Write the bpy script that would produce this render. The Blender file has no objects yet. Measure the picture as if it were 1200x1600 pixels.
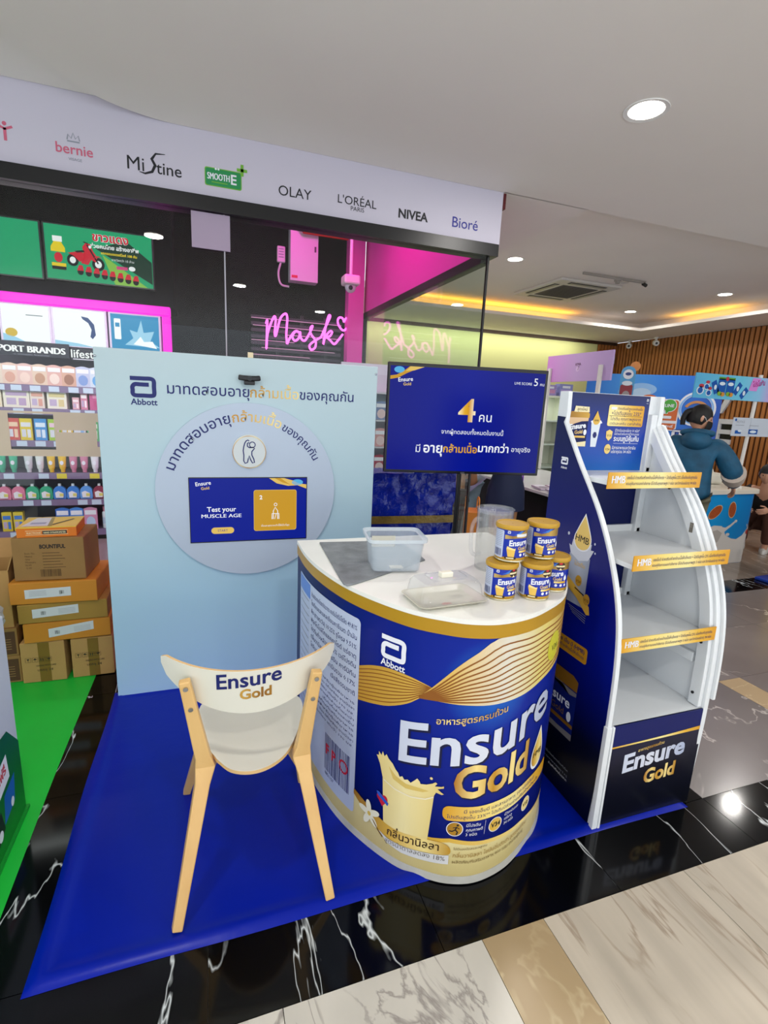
import bpy, bmesh, math, random
from mathutils import Vector, Matrix
from mathutils.geometry import tessellate_polygon
random.seed(7)
SC = bpy.context.scene
COL = SC.collection
PI = math.pi

# ------------------------------------------------------------------ camera, world, exposure
cd = bpy.data.cameras.new('camera')
cam = bpy.data.objects.new('camera', cd)
COL.objects.link(cam)
cd.sensor_fit = 'VERTICAL'; cd.sensor_height = 36.0; cd.lens = 36.0 * 787 / 1600
cd.clip_start = 0.02; cd.clip_end = 100
r_ = Vector((0.94490492, -0.32400676, 0.04662949)); u_ = Vector((0.02612067, 0.21662368, 0.97590568)); f_ = Vector((0.32630109, 0.92092008, -0.21315206))
cam.matrix_world = Matrix(((r_.x, u_.x, -f_.x, 0), (r_.y, u_.y, -f_.y, 0), (r_.z, u_.z, -f_.z, 1.6), (0, 0, 0, 1)))
SC.camera = cam
SC.view_settings.view_transform = 'Standard'
SC.view_settings.look = 'None'
SC.view_settings.exposure = 0.0
SC.view_settings.gamma = 1.0
SC.view_settings.use_curve_mapping = False
W = bpy.data.worlds.new('world'); SC.world = W; W.use_nodes = True
W.node_tree.nodes['Background'].inputs[0].default_value = (0.86, 0.93, 1.0, 1)
W.node_tree.nodes['Background'].inputs[1].default_value = 2.0
LIGHT_GAIN = 1.0
SC.cycles.transparent_max_bounces = 24

def srgb(r, g=None, b=None):
    if g is None: r, g, b = ((r >> 16) & 255, (r >> 8) & 255, r & 255)
    return tuple(((c / 255) / 12.92 if c / 255 <= .04045 else ((c / 255 + .055) / 1.055) ** 2.4) for c in (r, g, b))

def area_light(name, loc, power, size, color=(1, 1, 1), rot=(0, 0, 0), shape='DISK', size_y=None, spread=PI):
    l = bpy.data.lights.new(name, 'AREA'); l.energy = power * LIGHT_GAIN; l.shape = shape; l.size = size
    if size_y: l.size_y = size_y
    l.color = color; l.spread = spread
    o = bpy.data.objects.new(name, l); COL.objects.link(o); o.location = loc; o.rotation_euler = rot
    return o

# ------------------------------------------------------------------ materials
MATS = {}
def mat(name, col, rough=.5, metal=0, emit=0, spec=.5, coat=0, noise=0, nscale=8, bump=0, bscale=60, trans=0, ior=1.45, alpha=1):
    if name in MATS: return MATS[name]
    m = bpy.data.materials.new(name); m.use_nodes = True; MATS[name] = m
    nt = m.node_tree; p = nt.nodes['Principled BSDF']
    c = srgb(col) if isinstance(col, int) else col
    p.inputs['Base Color'].default_value = (*c, 1); p.inputs['Roughness'].default_value = rough; p.inputs['Metallic'].default_value = metal
    p.inputs['Specular IOR Level'].default_value = spec; p.inputs['Coat Weight'].default_value = coat
    p.inputs['Transmission Weight'].default_value = trans; p.inputs['IOR'].default_value = ior; p.inputs['Alpha'].default_value = alpha
    if emit:
        p.inputs['Emission Color'].default_value = (*c, 1); p.inputs['Emission Strength'].default_value = emit
    if noise or bump:
        tc = nt.nodes.new('ShaderNodeTexCoord')
        if noise:
            n = nt.nodes.new('ShaderNodeTexNoise'); n.inputs['Scale'].default_value = nscale; n.inputs['Detail'].default_value = 4
            nt.links.new(tc.outputs['Object'], n.inputs['Vector'])
            r = nt.nodes.new('ShaderNodeValToRGB'); r.color_ramp.elements[0].position = .3; r.color_ramp.elements[1].position = .7
            r.color_ramp.elements[0].color = (*[max(0, x * (1 - noise)) for x in c], 1); r.color_ramp.elements[1].color = (*[min(1, x * (1 + noise)) for x in c], 1)
            nt.links.new(n.outputs['Fac'], r.inputs['Fac']); nt.links.new(r.outputs['Color'], p.inputs['Base Color'])
        if bump:
            n2 = nt.nodes.new('ShaderNodeTexNoise'); n2.inputs['Scale'].default_value = bscale; n2.inputs['Detail'].default_value = 3
            nt.links.new(tc.outputs['Object'], n2.inputs['Vector'])
            b = nt.nodes.new('ShaderNodeBump'); b.inputs['Strength'].default_value = bump; b.inputs['Distance'].default_value = .01
            nt.links.new(n2.outputs['Fac'], b.inputs['Height']); nt.links.new(b.outputs['Normal'], p.inputs['Normal'])
    return m

def grad(name, stops, axis=2, rough=.4, metal=0, emit=0, coord='Generated', angle=None):
    """printed gradient along the piece's own length"""
    if name in MATS: return MATS[name]
    m = bpy.data.materials.new(name); m.use_nodes = True; MATS[name] = m
    nt = m.node_tree; p = nt.nodes['Principled BSDF']
    p.inputs['Roughness'].default_value = rough; p.inputs['Metallic'].default_value = metal
    tc = nt.nodes.new('ShaderNodeTexCoord'); s = nt.nodes.new('ShaderNodeSeparateXYZ'); r = nt.nodes.new('ShaderNodeValToRGB')
    nt.links.new(tc.outputs[coord], s.inputs[0]); nt.links.new(s.outputs[axis], r.inputs['Fac'])
    cr = r.color_ramp
    while len(cr.elements) < len(stops): cr.elements.new(.5)
    for e, (pos, c) in zip(cr.elements, stops): e.position = pos; e.color = (*srgb(c), 1)
    nt.links.new(r.outputs['Color'], p.inputs['Base Color'])
    p.inputs['Specular IOR Level'].default_value = .15 if emit else .35
    if emit:
        nt.links.new(r.outputs['Color'], p.inputs['Emission Color']); p.inputs['Emission Strength'].default_value = emit
        p.inputs['Base Color'].default_value = (0, 0, 0, 1)
        for l in list(p.inputs['Base Color'].links): nt.links.remove(l)
    return m

def lit(name, col, strength=1.0):
    """a surface that gives off light: screens, lamps, neon"""
    if name in MATS: return MATS[name]
    m = bpy.data.materials.new(name); m.use_nodes = True; MATS[name] = m
    nt = m.node_tree; p = nt.nodes['Principled BSDF']; c = srgb(col) if isinstance(col, int) else col
    p.inputs['Base Color'].default_value = (.004, .004, .004, 1); p.inputs['Roughness'].default_value = .3; p.inputs['Specular IOR Level'].default_value = .12
    p.inputs['Emission Color'].default_value = (*c, 1); p.inputs['Emission Strength'].default_value = strength
    return m

def glass_mat(name, tint=(1, 1, 1), ior=1.5, rough=.0, gain=1.0):
    """thin architectural glass: clear with Fresnel reflection"""
    if name in MATS: return MATS[name]
    m = bpy.data.materials.new(name); m.use_nodes = True; MATS[name] = m
    nt = m.node_tree; nt.nodes.clear()
    o = nt.nodes.new('ShaderNodeOutputMaterial'); mx = nt.nodes.new('ShaderNodeMixShader'); t = nt.nodes.new('ShaderNodeBsdfTransparent')
    g = nt.nodes.new('ShaderNodeBsdfGlossy'); ge = nt.nodes.new('ShaderNodeNewGeometry')
    t.inputs[0].default_value = (*tint, 1); g.inputs['Roughness'].default_value = rough
    # Schlick reflectance from |N.I|, the same from both sides of the sheet
    def mth(op, a, b):
        n = nt.nodes.new('ShaderNodeMath'); n.operation = op
        for k, q in enumerate((a, b)):
            if q is None: continue
            if isinstance(q, (int, float)): n.inputs[k].default_value = q
            else: nt.links.new(q, n.inputs[k])
        return n.outputs[0]
    dt = nt.nodes.new('ShaderNodeVectorMath'); dt.operation = 'DOT_PRODUCT'; nt.links.new(ge.outputs['Normal'], dt.inputs[0]); nt.links.new(ge.outputs['Incoming'], dt.inputs[1])
    r0 = ((ior - 1) / (ior + 1)) ** 2
    F = mth('ADD', mth('MULTIPLY', mth('POWER', mth('SUBTRACT', 1.0, mth('ABSOLUTE', dt.outputs['Value'], None)), 5.0), 1 - r0), r0)
    nt.links.new(F, mx.inputs[0]); nt.links.new(t.outputs[0], mx.inputs[1]); nt.links.new(g.outputs[0], mx.inputs[2]); nt.links.new(mx.outputs[0], o.inputs[0])
    return m

def hazy_clear(name, tint, haze, ior=1.6):
    m = glass_mat(name, tint, ior, .03); nt = m.node_tree; o = [n for n in nt.nodes if n.type == 'OUTPUT_MATERIAL'][0]; src = o.inputs[0].links[0].from_socket
    d = nt.nodes.new('ShaderNodeBsdfDiffuse'); d.inputs[0].default_value = (.85, .87, .88, 1); mx = nt.nodes.new('ShaderNodeMixShader'); mx.inputs[0].default_value = haze
    nt.links.new(src, mx.inputs[1]); nt.links.new(d.outputs[0], mx.inputs[2]); nt.links.new(mx.outputs[0], o.inputs[0]); return m

def veil_mat(name, col, opacity, rough=.5):
    """milky translucent plastic or frosted film"""
    if name in MATS: return MATS[name]
    m = bpy.data.materials.new(name); m.use_nodes = True; MATS[name] = m
    nt = m.node_tree; nt.nodes.clear()
    o = nt.nodes.new('ShaderNodeOutputMaterial'); mx = nt.nodes.new('ShaderNodeMixShader'); t = nt.nodes.new('ShaderNodeBsdfTransparent')
    p = nt.nodes.new('ShaderNodeBsdfPrincipled'); c = srgb(col)
    p.inputs['Base Color'].default_value = (*c, 1); p.inputs['Roughness'].default_value = rough
    mx.inputs[0].default_value = opacity
    nt.links.new(t.outputs[0], mx.inputs[1]); nt.links.new(p.outputs[0], mx.inputs[2]); nt.links.new(mx.outputs[0], o.inputs[0])
    return m

def marble(name, base, vein, scale=1.3, width=.012, rough=.08, vary=.15, stretch=(1, 1, 1), rotz=0, streak=0, dist=1.2, cover=.36, spec=.5):
    if name in MATS: return MATS[name]
    m = bpy.data.materials.new(name); m.use_nodes = True; MATS[name] = m
    nt = m.node_tree; p = nt.nodes['Principled BSDF']; p.inputs['Roughness'].default_value = rough; p.inputs['Specular IOR Level'].default_value = spec
    tc = nt.nodes.new('ShaderNodeTexCoord'); oi = nt.nodes.new('ShaderNodeObjectInfo'); mp = nt.nodes.new('ShaderNodeMapping')
    ad = nt.nodes.new('ShaderNodeVectorMath'); ad.operation = 'ADD'
    ml = nt.nodes.new('ShaderNodeVectorMath'); ml.operation = 'SCALE'; ml.inputs['Scale'].default_value = 7.0
    cx = nt.nodes.new('ShaderNodeCombineXYZ')
    for i in range(3): nt.links.new(oi.outputs['Random'], cx.inputs[i])
    nt.links.new(cx.outputs[0], ml.inputs[0])
    mp.inputs['Rotation'].default_value = (0, 0, rotz); mp.inputs['Scale'].default_value = stretch
    nt.links.new(tc.outputs['Object'], mp.inputs[0]); nt.links.new(mp.outputs[0], ad.inputs[0]); nt.links.new(ml.outputs[0], ad.inputs[1])
    n = nt.nodes.new('ShaderNodeTexNoise'); n.inputs['Scale'].default_value = scale; n.inputs['Detail'].default_value = 5; n.inputs['Distortion'].default_value = dist; n.inputs['Roughness'].default_value = .55
    nt.links.new(ad.outputs[0], n.inputs['Vector'])
    r = nt.nodes.new('ShaderNodeValToRGB'); cr = r.color_ramp
    cr.elements[0].position = .5 - width; cr.elements[0].color = (0, 0, 0, 1)
    cr.elements[1].position = .5 + width; cr.elements[1].color = (0, 0, 0, 1)
    e = cr.elements.new(.5); e.color = (1, 1, 1, 1)
    nt.links.new(n.outputs['Fac'], r.inputs[0])
    n2 = nt.nodes.new('ShaderNodeTexNoise'); n2.inputs['Scale'].default_value = scale * 1.1 if not streak else streak; n2.inputs['Detail'].default_value = 4
    nt.links.new(ad.outputs[0], n2.inputs['Vector'])
    # veins come and go
    r3 = nt.nodes.new('ShaderNodeValToRGB'); r3.color_ramp.elements[0].position = cover; r3.color_ramp.elements[1].position = cover + .16
    n3 = nt.nodes.new('ShaderNodeTexNoise'); n3.inputs['Scale'].default_value = scale * 1.9; n3.inputs['Detail'].default_value = 2
    nt.links.new(ad.outputs[0], n3.inputs['Vector']); nt.links.new(n3.outputs['Fac'], r3.inputs[0])
    mu = nt.nodes.new('ShaderNodeMath'); mu.operation = 'MULTIPLY'; nt.links.new(r.outputs[0], mu.inputs[0]); nt.links.new(r3.outputs[0], mu.inputs[1])
    b = srgb(base)
    r2 = nt.nodes.new('ShaderNodeValToRGB'); r2.color_ramp.elements[0].position = .3; r2.color_ramp.elements[1].position = .7
    r2.color_ramp.elements[0].color = (*[x * (1 - vary) for x in b], 1); r2.color_ramp.elements[1].color = (*[min(1, x * (1 + vary)) for x in b], 1)
    nt.links.new(n2.outputs['Fac'], r2.inputs[0])
    mx = nt.nodes.new('ShaderNodeMixRGB'); mx.inputs['Color2'].default_value = (*srgb(vein), 1)
    nt.links.new(mu.outputs[0], mx.inputs['Fac']); nt.links.new(r2.outputs[0], mx.inputs['Color1']); nt.links.new(mx.outputs[0], p.inputs['Base Color'])
    return m

def wood(name, a, b, scale=(30, 30, 2.5), rough=.45):
    if name in MATS: return MATS[name]
    m = bpy.data.materials.new(name); m.use_nodes = True; MATS[name] = m
    nt = m.node_tree; p = nt.nodes['Principled BSDF']; p.inputs['Roughness'].default_value = rough
    tc = nt.nodes.new('ShaderNodeTexCoord'); mp = nt.nodes.new('ShaderNodeMapping'); mp.inputs['Scale'].default_value = scale
    n = nt.nodes.new('ShaderNodeTexNoise'); n.inputs['Scale'].default_value = 1; n.inputs['Detail'].default_value = 5
    r = nt.nodes.new('ShaderNodeValToRGB'); r.color_ramp.elements[0].position = .3; r.color_ramp.elements[1].position = .7
    r.color_ramp.elements[0].color = (*srgb(a), 1); r.color_ramp.elements[1].color = (*srgb(b), 1)
    nt.links.new(tc.outputs['Object'], mp.inputs[0]); nt.links.new(mp.outputs[0], n.inputs['Vector']); nt.links.new(n.outputs['Fac'], r.inputs[0]); nt.links.new(r.outputs[0], p.inputs['Base Color'])
    return m

# ------------------------------------------------------------------ mesh builder
class MB:
    def __init__(s): s.v = []; s.f = []; s.m = []
    def add(s, vs, fs, m=0):
        o = len(s.v); s.v += [tuple(v) for v in vs]; s.f += [tuple(i + o for i in f) for f in fs]; s.m += [m] * len(fs); return s
    def box(s, x0, x1, y0, y1, z0, z1, m=0, M=None):
        vs = [Vector((x, y, z)) for z in (z0, z1) for y in (y0, y1) for x in (x0, x1)]
        if M: vs = [M @ v for v in vs]
        return s.add(vs, [(0, 2, 3, 1), (4, 5, 7, 6), (0, 1, 5, 4), (2, 6, 7, 3), (0, 4, 6, 2), (1, 3, 7, 5)], m)
    def prism(s, pts, a, b, m=0, fn=None):
        """polygon (u,v) extruded between w=a and w=b; fn(u,v,w) -> point"""
        fn = fn or (lambda u, v, w: (u, v, w)); n = len(pts)
        A = sum(pts[i][0] * pts[(i + 1) % n][1] - pts[(i + 1) % n][0] * pts[i][1] for i in range(n))
        if A < 0: pts = pts[::-1]
        vs = [fn(p[0], p[1], a) for p in pts] + [fn(p[0], p[1], b) for p in pts]
        tr = tessellate_polygon([[Vector((p[0], p[1], 0)) for p in pts]])
        fs = []
        for t in tr:
            (x0, y0), (x1, y1), (x2, y2) = [pts[i][:2] for i in t]
            if (x1 - x0) * (y2 - y0) - (x2 - x0) * (y1 - y0) < 0: t = t[::-1]
            fs.append(tuple(reversed(t))); fs.append(tuple(i + n for i in t))
        fs += [(i, (i + 1) % n, n + (i + 1) % n, n + i) for i in range(n)]
        return s.add(vs, fs, m)
    def lathe(s, prof, n=32, c=(0, 0, 0), m=0, M=None, cap=True, arc=(0, 2 * PI)):
        full = abs(arc[1] - arc[0] - 2 * PI) < 1e-6; k = n if full else n + 1
        vs = []
        for r, z in prof:
            for i in range(k):
                a = arc[0] + (arc[1] - arc[0]) * i / n
                v = Vector((c[0] + r * math.cos(a), c[1] + r * math.sin(a), c[2] + z)); vs.append(M @ v if M else v)
        fs = []
        for j in range(len(prof) - 1):
            for i in range(n if full else n):
                a, b = j * k + i, j * k + (i + 1) % k
                fs.append((a, b, b + k, a + k))
        if cap and full:
            if prof[0][0] > 1e-5: fs.append(tuple(reversed(range(k))))
            if prof[-1][0] > 1e-5: fs.append(tuple(range((len(prof) - 1) * k, len(prof) * k)))
        return s.add(vs, fs, m)
    def cyl(s, p0, p1, r, n=12, m=0, r1=None):
        return s.tube([p0, p1], r if r1 is None else [r, r1], n, m)
    def tube(s, path, r, n=8, m=0, closed=False):
        P = [Vector(p) for p in path]; k = len(P); rs = r if isinstance(r, (list, tuple)) else [r] * k
        vs = []; prev = None
        for i, p in enumerate(P):
            if closed: t = (P[(i + 1) % k] - P[i - 1]).normalized()
            else: t = (P[min(i + 1, k - 1)] - P[max(i - 1, 0)]).normalized()
            if prev is None:
                up = Vector((0, 0, 1)) if abs(t.z) < .9 else Vector((1, 0, 0)); a = t.cross(up).normalized()
            else: a = (prev - t * prev.dot(t)).normalized()
            prev = a; b = t.cross(a)
            vs += [p + (a * math.cos(q) + b * math.sin(q)) * rs[i] for q in [2 * PI * j / n for j in range(n)]]
        fs = []
        for i in range(k if closed else k - 1):
            for j in range(n):
                a0 = i * n + j; b0 = i * n + (j + 1) % n; a1 = ((i + 1) % k) * n + j; b1 = ((i + 1) % k) * n + (j + 1) % n
                fs.append((a0, b0, b1, a1))
        if not closed: fs += [tuple(reversed(range(n))), tuple(range((k - 1) * n, k * n))]
        return s.add(vs, fs, m)
    def sphere(s, c, r, n=16, m=0, sc=(1, 1, 1), M=None):
        prof = [(max(1e-6, math.sin(PI * i / (n // 2))), -math.cos(PI * i / (n // 2))) for i in range(n // 2 + 1)]
        T = Matrix.Translation(c) @ Matrix.Diagonal((r * sc[0], r * sc[1], r * sc[2], 1))
        return s.lathe(prof, n, m=m, M=(M @ T) if M else T, cap=False)
    def bar(s, path, w, h, m=0, up=(0, 0, 1)):
        """rectangular section swept along a path; w across, h along up"""
        P = [Vector(p) for p in path]; k = len(P); vs = []
        ws = w if isinstance(w, (list, tuple)) else [w] * k; hs = h if isinstance(h, (list, tuple)) else [h] * k
        for i, p in enumerate(P):
            t = (P[min(i + 1, k - 1)] - P[max(i - 1, 0)]).normalized(); a = t.cross(Vector(up)).normalized(); b = a.cross(t).normalized()
            vs += [p + a * sx * ws[i] / 2 + b * sy * hs[i] / 2 for sx, sy in ((-1, -1), (1, -1), (1, 1), (-1, 1))]
        fs = [(i * 4 + j, i * 4 + (j + 1) % 4, i * 4 + 4 + (j + 1) % 4, i * 4 + 4 + j) for i in range(k - 1) for j in range(4)]
        fs += [(3, 2, 1, 0), tuple(range((k - 1) * 4, k * 4))]
        return s.add(vs, fs, m)
    def mesh(s, name, mats):
        me = bpy.data.meshes.new(name); me.from_pydata(s.v, [], s.f)
        for m in (mats if isinstance(mats, (list, tuple)) else [mats]): me.materials.append(m)
        me.polygons.foreach_set('material_index', s.m); me.update()
        bm = bmesh.new(); bm.from_mesh(me); bmesh.ops.recalc_face_normals(bm, faces=bm.faces); bm.to_mesh(me); bm.free()
        return me
    def build(s, name, mats, parent=None, smooth=False, bevel=0, label=None, seg=2):
        o = bpy.data.objects.new(name, s.mesh(name, mats)); COL.objects.link(o)
        if parent: o.parent = parent
        if smooth: shade(o.data)
        if bevel:
            b = o.modifiers.new('bevel', 'BEVEL'); b.width = bevel; b.segments = seg; b.limit_method = 'ANGLE'; b.angle_limit = .6
        if label: o['label'] = label
        return o

def shade(me, ang=.7):
    bm = bmesh.new(); bm.from_mesh(me)
    for f in bm.faces: f.smooth = True
    for e in bm.edges:
        e.smooth = not (len(e.link_faces) == 2 and e.calc_face_angle(0) > ang)
    bm.to_mesh(me); bm.free()

def tag(o, label, cat, group=None):
    o['label'] = label; o['category'] = cat
    if group: o['group'] = group
    return o
def thing(name, label, cat, loc=(0, 0, 0), rz=0, group=None):
    o = bpy.data.objects.new(name, None); COL.objects.link(o); o.location = loc; o.rotation_euler.z = rz; o.empty_display_size = .05
    return tag(o, label, cat, group)
def struct(o): o['kind'] = 'structure'; return o
def dup(o, loc, rz=None, label=None, group=None):
    def cp(s, par):
        c = s.copy(); COL.objects.link(c)
        if par: c.parent = par
        for ch in s.children: cp(ch, c)
        return c
    r = cp(o, None); r.location = loc
    if rz is not None: r.rotation_euler.z = rz
    if label: r['label'] = label
    if group: r['group'] = group
    return r

# ------------------------------------------------------------------ flat print (decals)
_TXT = {}
def text_tris(body, bold=0, res=3):
    key = (body, bold, res)
    if key in _TXT: return _TXT[key]
    UP, TONE = '\u0e31\u0e34\u0e35\u0e36\u0e37', '\u0e48\u0e49\u0e4a\u0e4b\u0e4c'
    hit = [i for i in range(1, len(body)) if body[i] in TONE and body[i - 1] in UP]
    if hit:      # a tone mark above an upper vowel sits one storey higher
        base = ''.join(c for i, c in enumerate(body) if i not in hit); vs, ts, a, b = text_tris(base, bold, res); vs, ts = list(vs), list(ts)
        for n_, i in enumerate(hit):
            px = text_tris(''.join(c for k, c in enumerate(body[:i]) if k not in hit), bold, res)[3]; tv_, tt, ta, tb_ = text_tris('\u0e01' + body[i], bold, res); gv = text_tris('\u0e01', bold, res)
            o = len(vs); sel = [k for k, v in enumerate(tv_) if v[1] > .62]; mp = {k: o + j for j, k in enumerate(sel)}; mx = gv[3]
            vs += [(tv_[k][0] - mx + px, tv_[k][1] + .17) for k in sel]; ts += [tuple(mp[k] for k in t) for t in tt if all(k in mp for k in t)]
        _TXT[key] = (vs, ts, a, b); return _TXT[key]
    c = bpy.data.curves.new('t', 'FONT'); c.body = body; c.size = 1; c.resolution_u = res; c.offset = bold; c.fill_mode = 'FRONT'
    o = bpy.data.objects.new('t', c); COL.objects.link(o)
    dg = bpy.context.evaluated_depsgraph_get(); me = o.evaluated_get(dg).to_mesh(); me.calc_loop_triangles()
    vs = [(v.co.x, v.co.y) for v in me.vertices]; ts = [tuple(t.vertices) for t in me.loop_triangles]
    o.evaluated_get(dg).to_mesh_clear(); bpy.data.objects.remove(o); bpy.data.curves.remove(c)
    xs = [v[0] for v in vs] or [0, 1]
    _TXT[key] = (vs, ts, min(xs), max(xs)); return _TXT[key]

class Print:
    def __init__(s): s.items = []; s.mats = []
    def mi(s, m):
        if m not in s.mats: s.mats.append(m)
        return s.mats.index(m)
    def tri(s, vs, ts, m, layer): s.items.append((vs, ts, s.mi(m), layer)); return s
    def poly(s, pts, m, layer=0): return s.tri([tuple(p[:2]) for p in pts], [tuple(t) for t in tessellate_polygon([[Vector((p[0], p[1], 0)) for p in pts]])], m, layer)
    def rect(s, x0, y0, x1, y1, m, layer=0): return s.tri([(x0, y0), (x1, y0), (x1, y1), (x0, y1)], [(0, 1, 2), (0, 2, 3)], m, layer)
    def rrect(s, x0, y0, x1, y1, r, m, layer=0, n=5):
        pts = []
        for cx, cy, a0 in ((x1 - r, y1 - r, 0), (x0 + r, y1 - r, 90), (x0 + r, y0 + r, 180), (x1 - r, y0 + r, 270)):
            pts += [(cx + r * math.cos(math.radians(a0 + 90 * i / n)), cy + r * math.sin(math.radians(a0 + 90 * i / n))) for i in range(n + 1)]
        return s.poly(pts, m, layer)
    def ell(s, cx, cy, rx, ry, m, layer=0, n=28, a0=0):
        return s.poly([(cx + rx * math.cos(2 * PI * i / n) * math.cos(a0) - ry * math.sin(2 * PI * i / n) * math.sin(a0), cy + rx * math.cos(2 * PI * i / n) * math.sin(a0) + ry * math.sin(2 * PI * i / n) * math.cos(a0)) for i in range(n)], m, layer)
    def ring(s, cx, cy, r0, r1, m, layer=0, n=36, arc=(0, 360)):
        k = n; pts = []; A = [math.radians(arc[0] + (arc[1] - arc[0]) * i / k) for i in range(k + 1)]
        vs = [(cx + r0 * math.cos(a), cy + r0 * math.sin(a)) for a in A] + [(cx + r1 * math.cos(a), cy + r1 * math.sin(a)) for a in A]
        ts = []
        for i in range(k): ts += [(i, i + 1, k + 2 + i), (i, k + 2 + i, k + 1 + i)]
        return s.tri(vs, ts, m, layer)
    def stroke(s, pts, w, m, layer=0, closed=False):
        P = [Vector(p[:2]) for p in pts]
        if closed: P.append(P[0])
        k = len(P); vs = []; ts = []
        for i, p in enumerate(P):
            if closed: t = P[(i + 1) if i < k - 1 else 1] - P[(i - 1) if i > 0 else k - 2]
            else: t = P[min(i + 1, k - 1)] - P[max(i - 1, 0)]
            t = t.normalized() if t.length > 1e-9 else Vector((1, 0)); nrm = Vector((-t.y, t.x)); ww = w[i] if isinstance(w, (list, tuple)) else w
            vs += [tuple(p + nrm * ww / 2), tuple(p - nrm * ww / 2)]
            if i: ts += [(2 * i - 2, 2 * i - 1, 2 * i + 1), (2 * i - 2, 2 * i + 1, 2 * i)]
        return s.tri(vs, ts, m, layer)
    def band(s, top, bot, m, layer=0):
        """strip between two polylines of equal length"""
        n = len(top); ts = []
        for i in range(n - 1): ts += [(i, n + i, n + i + 1), (i, n + i + 1, i + 1)]
        return s.tri(list(top) + list(bot), ts, m, layer)
    def text(s, body, x, y, m, h=None, w=None, layer=1, bold=0, shear=0, rot=0, align='L', squash=None, res=3, path=None):
        """x,y baseline start; h = em size; w = width to fit"""
        if bold and 'M' in body:      # the font's M breaks when its outline is offset: thicken by overprinting instead
            e = min(.02, bold) * (h or (w or .1) * .3) * 1.2
            for q in (-e, 0, e): s.text(body, x + q, y, m, h, w, layer + (.12 if q == 0 else .06 if q > 0 else 0), 0, shear, rot, align, squash, res, path)
            return s
        vs, ts, a, b = text_tris(body, bold, res)
        if not vs: return s
        sy = h if h else w / (b - a); sx = w / (b - a) if w else sy
        W_ = (b - a) * sx; off = {'L': 0, 'C': -W_ / 2, 'R': -W_}[align]
        ca, sa = math.cos(rot), math.sin(rot); out = []
        for vx, vy in vs:
            px = (vx - a) * sx + off; py = vy * sy; px += py * shear
            if path: qx, qy = path(px, py); out.append((x + qx, y + qy))
            else: out.append((x + px * ca - py * sa, y + px * sa + py * ca))
        return s.tri(out, ts, m, layer)
    def build(s, name, fn, parent=None, maxe=None, lift=.0006, step=.0003, label=None):
        V = []; F = []; MI = []
        for vs, ts, mi, layer in s.items:
            vs = list(vs); st = [tuple(t) for t in ts]
            if maxe:
                cache = {}; done = []
                while st:
                    a, b, c = st.pop()
                    L = [(abs(vs[p][0] - vs[q][0]), p, q, r) for p, q, r in ((a, b, c), (b, c, a), (c, a, b))]
                    d, p, q, r = max(L)
                    if d > maxe:
                        kk = (min(p, q), max(p, q))
                        if kk not in cache: vs.append(((vs[p][0] + vs[q][0]) / 2, (vs[p][1] + vs[q][1]) / 2)); cache[kk] = len(vs) - 1
                        mdi = cache[kk]; st += [(p, mdi, r), (mdi, q, r)]
                    else: done.append((a, b, c))
                st = done
            o = len(V); h = lift + step * layer
            V += [tuple(fn(x, y, h)) for x, y in vs]; F += [(a + o, b + o, c + o) for a, b, c in st]; MI += [mi] * len(st)
        me = bpy.data.meshes.new(name); me.from_pydata(V, [], F)
        for m in s.mats: me.materials.append(m)
        me.polygons.foreach_set('material_index', MI); me.update()
        ob = bpy.data.objects.new(name, me); COL.objects.link(ob)
        if parent: ob.parent = parent
        if label: ob['label'] = label
        return ob

def plane(o, u, v, n=None):
    o, u, v = Vector(o), Vector(u), Vector(v); n = Vector(n) if n else u.cross(v).normalized()
    return lambda x, y, h: o + u * x + v * y + n * h
def tube_map(c, r, z0=0, a0=-PI / 2):
    """wrap u (arc length, rightward seen from outside) and v (height) round a vertical cylinder"""
    return lambda x, y, h: (c[0] + (r + h) * math.cos(a0 + x / r), c[1] + (r + h) * math.sin(a0 + x / r), z0 + c[2] + y)

def crom(P, n=8):
    P = [Vector((*p, 0)) if len(p) == 2 else Vector(p) for p in P]; Q = [2 * P[0] - P[1]] + P + [2 * P[-1] - P[-2]]; out = []
    for i in range(1, len(Q) - 2):
        a, b, c, d = Q[i - 1:i + 3]
        for k in range(n):
            t = k / n; out.append(.5 * ((2 * b) + (-a + c) * t + (2 * a - 5 * b + 4 * c - d) * t * t + (-a + 3 * b - 3 * c + d) * t ** 3))
    out.append(Q[-2]); return out

def a_logo(p, x0, y0, w, h, m, layer=1):
    """the rounded letter-a emblem printed on boards and packs"""
    t = w * .17; k = h
    pts = crom([(x0, y0 + k - t / 2), (x0 + w * .5, y0 + k - t / 2), (x0 + w * .8, y0 + k - t / 2), (x0 + w - t / 2, y0 + k * .8), (x0 + w - t / 2, y0 + k * .5), (x0 + w - t / 2, y0 + k * .18), (x0 + w * .82, y0 + t / 2), (x0 + w * .5, y0 + t / 2), (x0 + w * .18, y0 + t / 2), (x0 + t / 2, y0 + k * .18), (x0 + t / 2, y0 + k * .35), (x0 + t / 2, y0 + k * .5), (x0 + w * .18, y0 + k * .62), (x0 + w * .4, y0 + k * .62), (x0 + w * .72, y0 + k * .62)], 5)
    return p.stroke([(q.x, q.y) for q in pts], t, m, layer)
def barcode(p, x0, y0, x1, y1, m, layer=1, n=30, seed=1):
    rnd = random.Random(seed); x = x0
    while x < x1:
        w = (x1 - x0) / n * rnd.choice((.35, .5, .9)); p.rect(x, y0, min(x + w, x1), y1, m, layer); x += w + (x1 - x0) / n * rnd.choice((.4, .5, .8))
    return p

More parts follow.
